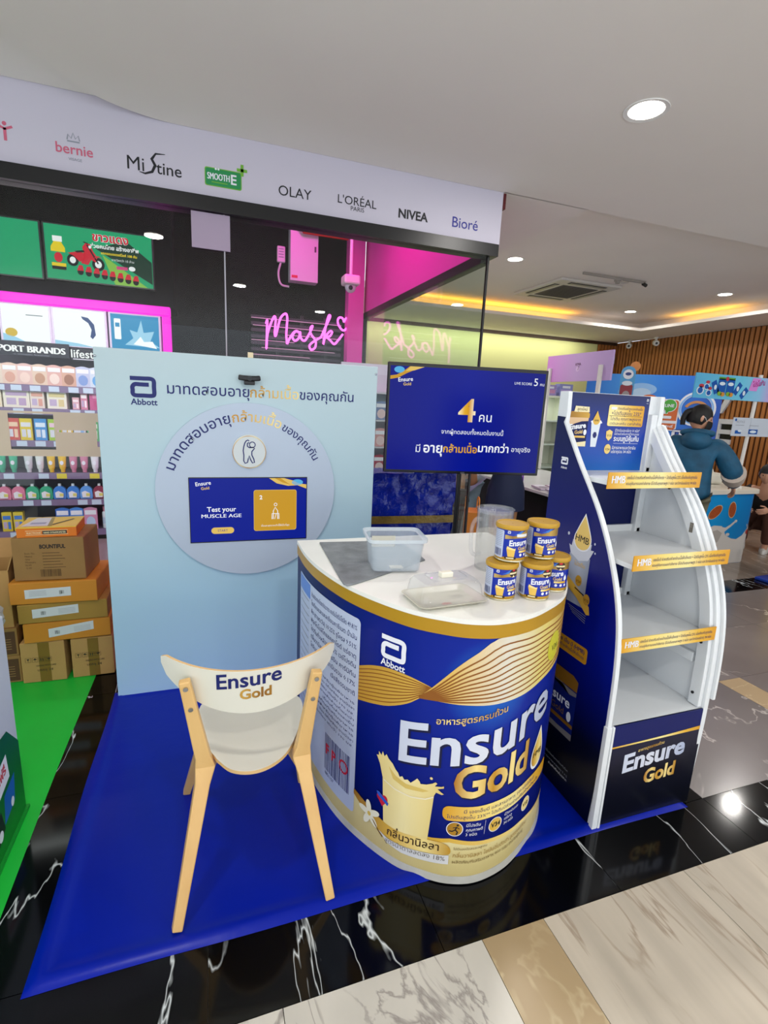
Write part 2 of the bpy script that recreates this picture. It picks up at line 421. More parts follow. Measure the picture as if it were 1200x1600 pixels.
# ------------------------------------------------------------------ palette
WHITE = mat('white_paint', 0xdedad4, .6, noise=.02, nscale=2)
CEIL = mat('ceiling_paint', 0xf3ece5, .8, noise=.015, nscale=1.5)
FASC = mat('fascia_vinyl', 0xc6c1cf, .55)
BLACK = mat('black_metal', 0x0b0b0d, .35)
BLACKP = mat('black_plastic', 0x101013, .3)
GLOSSW = mat('white_laminate', 0xe4e6e6, .25, noise=.02, nscale=6)
MDFW = mat('white_board', 0xe8e8e2, .4, noise=.03, nscale=5)
NAVY = mat('navy_print', 0x02104f, .42, spec=.3)
ROYAL = mat('royal_print', 0x06239a, .3)
INK = mat('navy_ink', 0x0c1a63, .5)
WINK = mat('white_ink', 0xe6e8f0, .45)
GINK = mat('gold_ink', 0xc99a2e, .4)
BINK = mat('black_ink', 0x15161c, .5)
REDINK = mat('red_ink', 0xc41f33, .45)
CREAM = mat('cream_print', 0xe6d58f, .45)
PALE = mat('pale_label', 0xb9c3dc, .4)
GREY = mat('grey_ink', 0x8a8f9a, .5)
CHROME = mat('chrome', 0xb9bcc0, .2, 1)
GOLDL = grad('gold_letters', [(0, 0xa86a14), (.22, 0xf0d688), (.45, 0xc08a22), (.7, 0xf4dd92), (1, 0xb5801f)], 0, .35)
GOLDV = grad('gold_sheen', [(0, 0x9a6a14), (.35, 0xd8ad44), (.7, 0xf2dc90), (1, 0xb98a28)], 0, .35)
GOLDB = grad('gold_strip', [(0, 0xd69a1e), (.3, 0xf0d67a), (.55, 0xf3e29a), (.8, 0xe0b03c), (1, 0xd0921a)], 0, .35)
CLEAR = hazy_clear('clear_plastic', (.97, .975, .98), .07)
PANE = glass_mat('shop_glass', (.93, .97, .955), 1.36, 0)

# ------------------------------------------------------------------ lamps of the place
DISC = lit('lamp_disc', 0xfff6ea, 14)
RING = mat('lamp_trim', 0xe8e6e2, .4)
def downlight(x, y, z, power, label, r=.085):
    t = thing('ceiling_downlight', label, 'ceiling light', (x, y, z), 0, 'ceiling downlights')
    MB().lathe([(r, -.001), (r + .022, -.004), (r + .024, .0), (r, .012)], 32, cap=False).build('trim_ring', RING, t, True)
    MB().lathe([(1e-4, 0), (r, 0), (r, .006), (1e-4, .006)], 32, cap=False).build('lamp_disc', DISC, t)
    l = area_light('downlight_lamp', (x, y, z - .012), power * .7, r * 2, (1, .965, .92))
    return t
DL = [(2.12, 2.336, 3.088, 34, 'big bright downlight nearest the camera in the near ceiling'),
      (-.45, 1.15, 3.088, 22, 'downlight in front of the glass shopfront, above the chair'),
      (.47, -.75, 3.088, 30, 'downlight of the near ceiling, out behind the viewer'),
      (1.9, -2.2, 3.088, 30, 'downlight farthest behind the viewer in the near ceiling'),
      (3.6, -.3, 3.088, 30, 'downlight over the beige floor beside the walkway'),
      (5.4, 1.3, 3.088, 30, 'downlight over the grey floor before the tray ceiling'),
      (3.447, 5.564, 3.298, 20, 'tray ceiling downlight next to the shop sign corner'),
      (6.867, 7.293, 3.298, 20, 'tray ceiling downlight near the far cove corner'),
      (6.923, 5.631, 3.298, 20, 'tray ceiling downlight near the slatted wood wall'),
      (6.30, 3.74, 3.298, 22, 'tray ceiling downlight above the blue sampling booth')]
for d in DL: downlight(*d)

# ------------------------------------------------------------------ floor
T_BLK = marble('black_marble', 0x050608, 0xcfd6d8, 1.5, .0055, .1, .3, (2.0, .55, 1), -.45, 0, dist=.4, cover=.22, spec=.28)
T_GRY = marble('grey_marble', 0x777271, 0xb9b4ae, 1.0, .009, .2, .16, dist=.9)
T_BEI = marble('streaked_beige_marble', 0xbdb3a3, 0xa0917f, .8, .02, .38, .17, (6, .7, 1), math.radians(32), 1.4, .5)
T_WHT = marble('white_marble', 0xc9c5bb, 0x96908a, 2.2, .03, .38, .12, (2, 1, 1), .6, 0, 1.6)
T_BRN = marble('tan_marble', 0xa8926f, 0xbca985, 1.6, .012, .38, .12, dist=1.0)
T_FAR = marble('brown_grey_marble', 0x857a70, 0xb5aba0, .9, .012, .2, .18, (3, 1, 1), .5, 0, .8)
floor = struct(MB().box(-6, 13, -2.6, 10.5, -.06, -.012).build('floor', mat('tile_grout', 0x6f6962, .8)))  # cut short behind the viewer so world light reaches the ceiling from below
def tile(x0, x1, y0, y1, m):
    g = .0011
    o = MB().box(-(x1 - x0) / 2 + g, (x1 - x0) / 2 - g, -(y1 - y0) / 2 + g, (y1 - y0) / 2 - g, -.0118, 0).build('floor_tile', m, floor)
    o.location = ((x0 + x1) / 2, (y0 + y1) / 2, 0)
# beige run nearest the viewer
for y0, y1 in ((-.155, 1.045), (-1.355, -.155), (-2.555, -1.355)):
    for x0, x1, m in ((-2.25, -1.65, T_BEI), (-1.65, -1.05, T_BEI), (-1.05, -.45, T_BEI), (-.45, .15, T_WHT), (.15, .756, T_WHT), (.756, .98, T_BRN), (.98, 1.58, T_BEI), (1.58, 2.18, T_BEI), (2.18, 2.78, T_BEI), (2.78, 3.0, T_BRN), (3.0, 3.6, T_BEI), (3.6, 4.2, T_BEI), (4.2, 4.8, T_BEI)): tile(x0, x1, y0, y1, m)
# black marble apron
xs = [-2.72, -2.05, -1.38, -.71, -.04, .63, 1.30, 1.97, 2.64, 3.31, 3.98, 4.65]
for i in range(len(xs) - 1): tile(xs[i], xs[i + 1], 1.045, 1.285, T_BLK)
for j in range(3):
    for i in range(7): tile(xs[i], xs[i + 1], 1.285 + .74 * j, 1.285 + .74 * (j + 1), T_BLK)
# grey run at the right and the far strips
gy = [1.285, 1.985, 2.57, 3.15]
for j in range(3):
    for x0, x1 in ((1.97, 2.96), (2.96, 3.146), (3.146, 4.1), (4.1, 5.05), (5.05, 6.0), (6.0, 6.95)):
        if x1 == 3.146: tile(x0, x1, gy[j], gy[j + 1], T_BRN if j == 0 else T_GRY)
        else: tile(x0, x1, gy[j], gy[j + 1], T_GRY)
for i in range(7): tile(1.97 + .72 * i, 1.97 + .72 * (i + 1), 3.15, 3.42, T_BLK)
for j in range(5):
    for i in range(6): tile(1.97 + 1.1 * i, 1.97 + 1.1 * (i + 1), 3.42 + 1.2 * j, 3.42 + 1.2 * (j + 1), T_FAR)

# ------------------------------------------------------------------ ceiling
curve = [(p.x, p.y) for p in crom([(-.9, -.2), (-.93, 1.2), (-.84, 2.4), (-.754, 2.982), (-.671, 3.176), (-.506, 3.382), (-.241, 3.494), (.064, 3.508)], 8)]
ceiling = struct(MB().prism([(-.9, -6)] + [(13, -6), (13, 3.5), (.2, 3.508)][:3] + curve[::-1], 3.09, 3.14).build('ceiling', CEIL))
MB().box(-6, 2.5, -6, 3.505, 3.145, 3.2).build('upper_panel', CEIL, ceiling)
MB().box(2.034, 2.76, 3.5, 9.3, 3.09, 3.17).build('soffit_panel', CEIL, ceiling)
MB().box(2.76, 8.5, 7.7, 9.3, 3.09, 3.14).build('soffit_panel', CEIL, ceiling)
MB().box(7.55, 9.2, 3.5, 7.7, 3.09, 3.14).build('soffit_panel', CEIL, ceiling)
MB().box(2.45, 9.2, 3.3, 9.4, 3.3, 3.36).build('tray_panel', CEIL, ceiling)
MB().box(2.45, 2.5, 3.3, 9.3, 3.17, 3.3).box(2.5, 9.2, 3.3, 3.35, 3.17, 3.3).box(9.15, 9.2, 3.3, 9.3, 3.0, 3.3).build('tray_side', CEIL, ceiling)
MB().box(2.76, 8.5, 8.17, 8.22, 3.14, 3.3).build('cove_face', CEIL, ceiling)
MB().box(7.95, 8.0, 3.5, 8.17, 3.14, 3.3).build('cove_face', CEIL, ceiling)
COVE = lit('cove_led', 0xffc24a, 2.0)
led = thing('cove_light_strip', 'amber light strip hidden in the ceiling cove over the pale yellow wall', 'light strip', (0, 0, 0))
MB().box(3.1, 6.2, 7.93, 7.96, 3.1405, 3.152).build('strip_segment', COVE, led)
MB().box(7.74, 7.77, 6.0, 7.2, 3.1405, 3.152).build('strip_segment', COVE, led)
al = area_light('cove_lamp', (4.5, 7.95, 3.16), 6, 3.4, srgb(0xffb937), (PI, 0, 0), 'RECTANGLE', .05)
al = area_light('cove_lamp', (7.75, 6.6, 3.16), 1.6, .05, srgb(0xffb937), (PI, 0, 0), 'RECTANGLE', 1.2)

# ------------------------------------------------------------------ far walls
yl = mat('pale_yellow_wall', 0xd7d79a, .6)
wall_back = struct(MB().box(1.94, 8.0, 9.3, 9.4, 0, 3.09).build('wall_back', yl))
MB().box(1.94, 8.5, 9.27, 9.3, 3.03, 3.09).build('top_trim', mat('dark_brown_wood', 0x3a2415, .5), wall_back)
area_light('wall_washer_lamp', (4.9, 8.95, 3.05), 26, 5.2, (1, 1, .8), (math.radians(18), 0, 0), 'RECTANGLE', .1)
wall_right = struct(MB().box(8.53, 8.63, -1, 9.4, 0, 3.09).build('wall_right', mat('dark_slat_backing', 0x21120a, .7)))
struct_bk = MB().box(8.0, 8.53, 9.3, 9.4, 0, 3.09).build('slat_backing', MATS['dark_slat_backing'], wall_back)
SLAT = wood('oak_slats', 0x8f5326, 0xb9773b, (20, 20, 1.2), .5)
sm = MB().box(-.0275, 0, -.0275, .0275, 0, 3.08).mesh('slat', SLAT)
for i in range(76):
    o = bpy.data.objects.new('slat', sm); COL.objects.link(o); o.parent = wall_right; o.location = (8.53, 2.9 + .085 * i, 0)
for i in range(6):
    o = bpy.data.objects.new('slat', sm); COL.objects.link(o); o.parent = wall_back; o.location = (8.04 + .085 * i, 9.3, 0); o.rotation_euler.z = PI / 2

# ------------------------------------------------------------------ shopfront: fascia, frame, glass, inside shell
fascia = struct(MB().box(-6, 2.03, 3.51, 3.66, 2.735, 3.6).build('trim_1', FASC))
fascia['label'] = 'pale lilac shop fascia with a row of cosmetics logos'
fm = plane((0, 3.51, 0), (1, 0, 0), (0, 0, 1))
def logo(fn, name):
    p = Print(); fn(p); p.build(name, fm, fascia, lift=.001, step=.0006)
PINKI = mat('pink_ink', 0xc9607a, .5); GREENI = mat('green_ink', 0x1e8a4c, .45); LIME = mat('lime_ink', 0x6fae35, .5); BLUEI = mat('blue_ink', 0x25278c, .5)
logo(lambda p: p.stroke([(-1.0, 2.92), (-.965, 2.905), (-.93, 2.92)], .012, PINKI).stroke([(-.965, 2.91), (-.965, 2.85)], .014, PINKI).ell(-.965, 2.93, .01, .01, PINKI), 'brand_logo')
logo(lambda p: p.text('bernie', -.737, 2.842, PINKI, w=.178, bold=.012).text('VISAGE', -.68, 2.81, GREY, w=.065).stroke([(-.68, 2.91), (-.675, 2.935), (-.66, 2.918), (-.65, 2.945), (-.64, 2.918), (-.625, 2.935), (-.62, 2.91)], .006, GREY).rect(-.68, 2.9, -.62, 2.907, GREY), 'brand_logo')
logo(lambda p: p.text('Mi', -.39, 2.82, BINK, h=.1).text('tine', -.24, 2.82, BINK, w=.135, bold=.005).stroke([(-.19, 2.925), (-.24, 2.92), (-.262, 2.89), (-.245, 2.86), (-.262, 2.825), (-.3, 2.81), (-.33, 2.815)], [.003, .01, .016, .016, .014, .01, .003], BINK), 'brand_logo')
logo(lambda p: p.rrect(.022, 2.806, .232, 2.905, .012, LIME, 0).rrect(.027, 2.811, .227, 2.9, .01, GREENI, 1).text('SMOOTH', .037, 2.842, WINK, w=.125, h=.05, bold=.02, layer=2).text('E', .17, 2.832, WINK, h=.075, bold=.02, layer=2).rect(.06, 2.826, .15, 2.831, LIME, 2).rect(.205, 2.908, .265, 2.925, LIME, 2).rect(.227, 2.885, .244, 2.948, LIME, 2).ell(.085, 2.9, .006, .006, WINK, 2).ell(.1, 2.9, .006, .006, WINK, 2), 'brand_logo')
logo(lambda p: p.text('OLAY', .452, 2.822, BINK, w=.205), 'brand_logo')
logo(lambda p: p.text("L'ORÉAL", .828, 2.838, BINK, w=.26).text('PARIS', .915, 2.805, BINK, w=.09), 'brand_logo')
logo(lambda p: p.text('NIVEA', 1.245, 2.815, BINK, w=.215, bold=.03), 'brand_logo')
logo(lambda p: p.text('Bioré', 1.645, 2.815, BLUEI, w=.2, bold=.004), 'brand_logo')
MB().box(2.031, 2.06, 3.52, 4.2, 2.99, 3.09).build('side_return', mat('dark_red_paint', 0x5a1016, .5), fascia)
frame = struct(MB().box(-6, 2.0, 3.46, 3.58, 2.655, 2.735).build('trim_2', BLACK))
MB().box(1.93, 2.0, 3.58, 6.72, 2.63, 2.70).build('side_beam', BLACK, frame)
MB().box(1.9, 1.99, 6.62, 6.72, 0, 2.70).build('corner_post', BLACK, frame)
MB().box(1.934, 1.948, 3.49, 3.51, 0.0, 2.655).build('glass_joint', BLACK, frame)
MB().box(-6, 1.95, 3.47, 3.53, 0.0, .06).build('bottom_rail', BLACK, frame)
win1 = struct(MB().box(-6, .122, 3.496, 3.506, .06, 2.655).build('window_1', PANE))
win2 = struct(MB().box(.13, 1.934, 3.496, 3.506, .06, 2.655).build('window_2', PANE))
MB().box(.122, .13, 3.494, 3.508, .06, 2.655).build('pane_joint', mat('joint_silicone', 0xa9a7b0, .4), win1)
win3 = struct(MB().box(1.938, 1.946, 3.51, 6.62, .0, 2.63).build('window_3', PANE))
# frosted film on the pane
FROST = veil_mat('frosted_film', 0xd9c8b2, .86, .6)
fx = MB()
def frost(x0, x1, z0, z1): fx.box(x0, x1, 3.4925, 3.4955, z0, z1)
frost(-2.2, -1.087, 1.19, 1.452); frost(-1.087, -.86, 1.439, 1.452); frost(-1.087, -.86, 1.19, 1.23)
frost(-.86, -.845, 1.19, 1.452); frost(-.845, -.68, 1.19, 1.334); frost(-.845, -.68, 1.347, 1.452); frost(-.68, -.64, 1.19, 1.452); frost(-.64, -.62, 1.19, 1.25); frost(-.64, -.62, 1.40, 1.452); frost(-.62, .12, 1.19, 1.452)
fx.build('frosted_film', FROST, win1)
paper = tag(MB().box(-.061, .159, 3.485, 3.4925, 2.452, 2.65).build('paper_sheet', veil_mat('thin_paper', 0xb7a6bd, .7)), 'blank white paper sheet taped high on the shop window', 'paper')
DARK = mat('dark_shop_wall', 0x0b090e, .9, spec=.05, noise=.4, nscale=2)
wall_shop = struct(MB().box(-6, 1.94, 6.67, 6.77, 0, 4.2).build('wall_shop', DARK))
struct(MB().box(-6, 2.0, 3.66, 6.77, 4.2, 4.25).build('ceiling_shop', mat('dark_shop_ceiling', 0x141216, .8)))
BULK = mat('bulkhead_pink_glow', 0xd846aa, .6)  # magenta LED glow painted into the wall colour
struct(MB().box(1.94, 2.0, 3.66, 6.62, 2.70, 4.2).build('wall_bulkhead', BULK))
struct(MB().box(1.70, 1.9, 6.5, 6.66, 0, 4.2).build('wall_pillar', BULK))
struct(MB().box(-6, 1.93, 3.6, 6.67, -.011, .004).build('floor_shop', mat('shop_floor_tile', 0x8c8680, .2)))
# shop lamps: magenta strip behind the fascia, white over the shelves
MAG = lit('magenta_led', 0xff0bd0, 4.0)
ms = tag(MB().box(-.2, 1.9, 3.70, 3.73, 2.76, 2.785).build('led_strip', lit('magenta_strip', 0xff0bd0, 1.5)), 'magenta light strip tucked behind the shop fascia', 'light strip')
area_light('magenta_lamp', (1.0, 4.9, 4.1), 110, 1.6, srgb(0xff18c4), (0, math.radians(30), 0), 'DISK')
area_light('shelf_lamp', (-1.4, 4.7, 2.6), 26, 1.6, (1, 1, 1), (math.radians(38), 0, 0), 'RECTANGLE', .4)
area_light('shelf_lamp', (1.0, 4.0, 2.6), 3, 1.0, (1, 1, 1), (0, 0, 0), 'RECTANGLE', .4)

# ------------------------------------------------------------------ inside the shop: screens, light boxes, shelf unit
XZ = lambda y: plane((0, y, 0), (1, 0, 0), (0, 0, 1))
bulk = struct(MB().box(-4, -.30, 6.10, 6.66, 2.46, 4.19).build('wall_screens', mat('screen_bulkhead', 0x0a080d, .9, spec=.05)))
SG = lit('screen_green', 0x0fa06c, .95); SD = lit('screen_dark_green', 0x0b3b2a, .8); SW = lit('screen_white', 0xf0eef0, 1.0); SR = lit('screen_red', 0xcc1830, 1.0); SY = lit('screen_yellow', 0xe6c81e, 1.0); SB = lit('screen_black', 0x10141a, .6); SP = lit('screen_pink', 0xd0407a, 1.0); SL = lit('screen_lime', 0x8cc24a, .9)
def wall_screen(x0, x1, z0, z1, label):
    t = thing('wall_screen', label, 'screen', ((x0 + x1) / 2, 6.07, z0), 0, 'advert screens over the shop shelves')
    w, h = x1 - x0, z1 - z0
    MB().box(-w / 2, w / 2, -.03, .025, 0, h).build('housing', BLACKP, t, bevel=.004)
    return t, plane((-w / 2, -.03, 0), (1, 0, 0), (0, 0, 1)), w, h
t, fm_, w, h = wall_screen(-2.42, -1.455, 2.6, 3.125, 'plain green advert screen, cut off by the edge of the photo')
p = Print(); p.rect(.015, .015, w - .015, h - .015, SG); p.build('display', fm_, t, lift=.001)
t, fm_, w, h = wall_screen(-1.44, -.475, 2.61, 3.125, 'green advert screen showing a red motorbike and red lettering')
p = Print(); p.rect(.015, .015, w - .015, h - .015, SG)
p.poly([(.44, .33), (.72, .43), (.945, .26), (.945, .05)], SD, 1).poly([(.5, .28), (.9, .015), (.6, .015)], SL, 1)
p.text('ขาวแดง', .42, .40, SW, w=.32, layer=2, bold=.06).text('ขาวแดง', .42, .40, SR, w=.32, layer=3, bold=.03)
p.text('ช่วยคนไทย สร้างอาชีพ', .40, .335, SW, w=.43, layer=2, bold=.03).text('แจกรถมอเตอร์ไซค์ 108 คัน', .49, .285, SY, w=.32, layer=2, bold=.03).text('รางวัลกว่า 10 ล้าน', .58, .235, SW, w=.2, layer=2)
p.rect(.62, .16, .72, .19, SP, 2).ell(.76, .18, .03, .022, SW, 2)
# bottle
p.poly([(.06, .10), (.18, .10), (.18, .3), (.15, .35), (.09, .35), (.06, .3)], SY, 2).rect(.08, .35, .16, .4, SW, 3).rect(.06, .16, .18, .26, SG, 3).ell(.12, .21, .035, .045, SR, 4).rect(.06, .1, .18, .13, SB, 3)
# motorbike
p.ell(.46, .185, .055, .06, SB, 3).ell(.46, .185, .03, .033, SW, 4).ell(.24, .20, .05, .055, SB, 3).ell(.24, .20, .026, .03, SW, 4)
p.poly([(.20, .26), (.30, .285), (.35, .27), (.36, .22), (.30, .19), (.25, .24)], SR, 5).poly([(.33, .33), (.36, .37), (.40, .36), (.42, .30), (.455, .25), (.44, .20), (.40, .22), (.37, .17), (.31, .18), (.34, .25)], SR, 5).stroke([(.37, .355), (.46, .19)], .014, SB, 6).stroke([(.34, .375), (.38, .365)], .01, SB, 6).poly([(.26, .285), (.34, .30), (.35, .285), (.28, .27)], SB, 6).poly([(.41, .235), (.46, .262), (.5, .245), (.47, .25)], SR, 6).ell(.395, .335, .012, .014, SW, 7)
for i in range(8): p.ell(.3 + .07 * i, .1 - .006 * i, .027, .03, SB, 5).poly([(.27 + .07 * i, .11 - .006 * i), (.33 + .07 * i, .11 - .006 * i), (.32 + .07 * i, .16 - .006 * i), (.29 + .07 * i, .16 - .006 * i)], SR, 6)
p.build('display', fm_, t, lift=.001, step=.0006)

lb = thing('led_light_band', 'glowing magenta light band framing the shop light boxes', 'light band', (-.4, 6.0, 0))
BAND = lit('band_magenta', 0xff12d8, 1.25)
MB().box(-3.4, .065, -.04, .06, 2.362, 2.452).build('band_top', BAND, lb, bevel=.01)
MB().box(-.02, .065, -.04, .06, 0.0, 2.362).build('band_side', BAND, lb, bevel=.01)
LBOX = lit('lightbox_white', 0xf6f8fb, 1.15); LBLU = lit('lightbox_blue', 0x1f8fc4, 1.0); LBLK = lit('lightbox_grey', 0x59616b, .8); LYEL = lit('lightbox_yellow', 0xdcb63a, 1.0); LNVY = lit('lightbox_navy', 0x38518f, .8); LPALE = lit('lightbox_pale_blue', 0x9fd0ec, 1.05)
FRM = mat('lilac_frame', 0xc9bcd0, .4)
def lightbox(x0, x1, label, art):
    t = thing('light_box', label, 'light box', ((x0 + x1) / 2, 6.02, 2.0), 0, 'light boxes over the shop shelves')
    w = x1 - x0; MB().box(-w / 2 - .02, w / 2 + .02, -.02, .08, -.01, .36).build('frame', FRM, t, bevel=.004)
    p = Print(); art(p, w); p.build('lit_panel', plane((-w / 2, -.02, 0), (1, 0, 0), (0, 0, 1)), t, lift=.001, step=.0006)
lightbox(-1.83, -1.44, 'white light box with a thin grey line, left of the others', lambda p, w: p.rect(0, 0, w, .345, LBOX).rect(.2, .255, .34, .262, LBLK, 1).ell(.07, .09, .05, .04, LYEL, 1).poly([(0, 0), (.2, 0), (.1, .05), (0, .08)], LPALE, 1))
lightbox(-1.40, -.955, 'white light box with one dark curved swoosh', lambda p, w: p.rect(0, 0, w, .345, LBOX).poly([(.24, .29), (.3, .28), (.35, .22), (.36, .12), (.33, .08), (.31, .1), (.325, .17), (.3, .23), (.25, .265)], LNVY, 1).poly([(0, 0), (.35, 0), (.2, .03), (0, .05)], LPALE, 1))
lightbox(-.90, -.455, 'blue light box with a white tube and a splash', lambda p, w: p.rect(0, 0, w, .345, LBLU).rrect(.03, .1, .09, .3, .01, LBOX, 1).rect(.04, .22, .08, .26, LBLU, 2).poly([(.12, .05), (.2, .12), (.17, .2), (.24, .18), (.28, .3), (.3, .18), (.4, .2), (.36, .1), (.45, .04)], LPALE, 1).poly([(.2, .06), (.27, .14), (.3, .09), (.38, .1), (.42, .03)], LBOX, 2))
LSEG = mat('shelf_grey', 0x6d6378, .45)
shelf = thing('shop_shelf_unit', 'long grey wall shelf unit full of cosmetics behind the glass', 'shelf', (-2.0, 6.0, 0))
MB().box(-1.2, 1.56, .42, .45, 0, 1.99).build('back_panel', mat('shelf_back', 0x4c4552, .6), shelf)
LEV = [1.60, 1.375, 1.055, .725, .445, .115]
for z in LEV:
    b = MB().box(-1.2, 1.56, -.02, .42, z - .02, z).build('shelf_board', LSEG, shelf)
    MB().box(-1.2, 1.56, -.035, -.02, z - .06, z + .004).build('price_rail', mat('price_rail', 0x7d6c8c, .35), shelf)
MB().box(-1.2, 1.56, -.01, .42, 0, .05).build('plinth', BLACK, shelf)
PT = mat('price_tag', 0xbfd0e0, .5); PY = mat('yellow_tag', 0xd8cc3a, .5)
for li, z in enumerate(LEV):
    for i, x in enumerate((-.12, .10, .24, .40, .56, .73, .86, 1.08)):
        if (i + li) % 3 == 2 and li not in (0, 2): continue
        MB().box(x - .045, x + .045, -.0385, -.0355, z - .055, z - .003).build('price_tag', PY if (li == 3 and i in (2, 4, 6)) or (li == 2 and i == 6) else PT, shelf)
sg = thing('shelf_sign', 'black shelf sign with white capital letters IMPORT BRANDS', 'sign', (-1.6, 5.97, 1.875))
MB().box(-1.0, .32, -.01, .01, -.0, .135).build('board', mat('sign_black', 0x1d1526, .3), sg)
p = Print().text('IMPORT BRANDS', .285, .035, lit('sign_white', 0xffffff, 1.1), w=.64, bold=.03, align='R').text('a simple beauty', -.15, .008, GREY, w=.3, h=.02); p.build('lettering', plane((0, -.01, 0), (1, 0, 0), (0, 0, 1)), sg, lift=.001)
sg = thing('shelf_sign', 'smaller dark shelf sign with white lettering ending behind the board', 'sign', (-1.05, 5.97, 1.86))
MB().box(-.215, .5, -.01, .01, 0, .12).build('board', MATS['sign_black'], sg)
p = Print().text('lifestar', -.215, .03, lit('sign_white', 0xffffff, 1.1), w=.29, bold=.01).rect(-.2, .012, .14, .018, WINK); p.build('lettering', plane((0, -.01, 0), (1, 0, 0), (0, 0, 1)), sg, lift=.001)

def product(mb, mats, name, label, cat, x, z, y=5.99, group=None, smooth=False, rz=0):
    o = mb.build(name, mats, smooth=smooth); o.location = (x, y, z); o.rotation_euler.z = rz
    return tag(o, label, cat, group)
ORD = ['first', 'second', 'third', 'fourth', 'fifth', 'sixth', 'seventh', 'eighth', 'ninth', 'tenth', 'eleventh', 'twelfth']
def pm(c): return mat('pack_%06x' % c, c, .4)
# top row: see-through sachet packs on hooks
def sachet(w, h, c1, c2):
    mb = MB(); mb.prism([(-w / 2, 0), (w / 2, 0), (w / 2, h * .93), (w * .12, h), (-w * .12, h), (-w / 2, h * .93)], -.008, .008, 0, lambda u, v, q: (u, q, v))
    mb.prism([(-w / 2 * .7 * math.cos(a), h * .32 + .26 * h * math.sin(a)) for a in [2 * PI * i / 12 for i in range(12)]], -.0095, -.008, 1, lambda u, v, q: (u, q, v))
    mb.box(-w / 2 * .85, w / 2 * .85, -.0095, -.008, h * .66, h * .86, 2); return mb, [pm(c1), pm(c2), WINK]
cols = [(0xd9c9b8, 0xa8d0a0, 'pale green spotted'), (0xdcbfae, 0xcf9d8a, 'tan'), (0xd9b6ad, 0xe6cbbd, 'peach'), (0xd8c0aa, 0xb98f74, 'beige'), (0xd6aaa0, 0xe7d3c6, 'rosy'), (0xcfa48e, 0x9b6d58, 'brown'), (0xb9c0d8, 0x7d98cc, 'lavender'), (0xc8d4e2, 0x5fa0d6, 'light blue'), (0xb7cde2, 0xdb9f8d, 'blue and orange'), (0xc9d6e6, 0xe8b49b, 'white and orange')]
for i, (a, b, n) in enumerate(cols):
    mb, ms_ = sachet(.125, .2, a, b); product(mb, ms_, 'sachet_pack', f'{n} sachet pack, {ORD[i]} from the left on the top shelf', 'pack', -1.93 + .125 * i, 1.606, 5.985, 'sachet packs on the top shelf')
# second row: cartons
def carton(w, h, d, c1, c2, c3=0xb9a7c4):
    mb = MB(); mb.box(-w / 2, w / 2, 0, d, 0, h, 0); mb.box(-w * .4, w * .4, -.0015, 0, h * .62, h * .82, 1); mb.box(-w * .38, -w * .02, -.0015, 0, h * .15, h * .5, 2); mb.box(w * .08, w * .36, -.0015, 0, h * .12, h * .5, 1); return mb, [pm(c1), pm(c2), pm(c3)]
for i, (x, w, c1, c2, n) in enumerate(((-1.95, .10, 0xe6dcc0, 0xd8b060, 'cream'), (-1.775, .22, 0xe3dccb, 0xb59bbb, 'wide ivory'), (-1.6, .12, 0xe0d2c6, 0xd49a8a, 'pinkish white'), (-1.43, .17, 0xe5e0d0, 0xd6c48e, 'pale yellow'), (-1.265, .06, 0xd9a6b0, 0xf0e0e2, 'slim rose'), (-1.19, .06, 0xd07f9c, 0xf2e4e8, 'slim deep pink'))):
    mb, ms_ = carton(w, .185 if i != 4 else .12, .12, c1, c2); product(mb, ms_, 'cosmetic_carton', f'{n} carton on the second shelf of the shop', 'carton', x, 1.378, 5.99, 'cartons on the second shelf')
mb, ms_ = carton(.30, .19, .12, 0xc04f87, 0xd883ab, 0xb8407a); product(mb, ms_, 'cosmetic_carton', 'largest magenta pink carton on the second shelf beside the board', 'carton', -.99, 1.378, 5.99, 'cartons on the second shelf')
# third row seen through the window in the film
for i, (x, c1, c2, n) in enumerate(((-1.83, 0xc8524a, 0xe8c9a8, 'red'), (-1.72, 0xd8c22a, 0xd9dce0, 'yellow'), (-1.595, 0x3f8fcf, 0xd5e6f2, 'blue'), (-1.475, 0x9cc23a, 0xe0c2d0, 'lime green'), (-1.365, 0xd7b53a, 0xe8e2d2, 'amber'), (-1.25, 0xcfd6dc, 0x7fa6d0, 'silvery'), (-1.13, 0x5aa86a, 0xe2e7d8, 'green'))):
    mb, ms_ = carton(.105, .215, .03, c1, c2, 0xd0d4dc); product(mb, ms_, 'blister_pack', f'{n} blister pack on the third shelf, seen through the gap in the film', 'pack', x, 1.058, 5.99, 'blister packs on the third shelf')
# fourth row: squeeze tubes standing on their caps
def tubep(c, cap):
    mb = MB(); n = 16; prof = [(.020, .0, 1), (.022, .035, 1), (.028, .036, 1), (.034, .09, .85), (.037, .14, .45), (.04, .185, .1)]
    vs = []
    for r, z, e in prof: vs += [(r * math.cos(2 * PI * i / n), .04 + r * e * math.sin(2 * PI * i / n), z) for i in range(n)]
    mb.add(vs, [(j * n + i, j * n + (i + 1) % n, (j + 1) * n + (i + 1) % n, (j + 1) * n + i) for j in range(2, 5) for i in range(n)] + [tuple(range(5 * n, 6 * n))], 0)
    mb.add(vs, [(j * n + i, j * n + (i + 1) % n, (j + 1) * n + (i + 1) % n, (j + 1) * n + i) for j in range(2) for i in range(n)], 1)
    mb.prism([(.017 * math.cos(a), .1 + .022 * math.sin(a)) for a in [2 * PI * i / 12 for i in range(12)]], .006, .012, 2, lambda u, v, q: (u, q, v)); return mb, [pm(c), pm(cap), WINK]
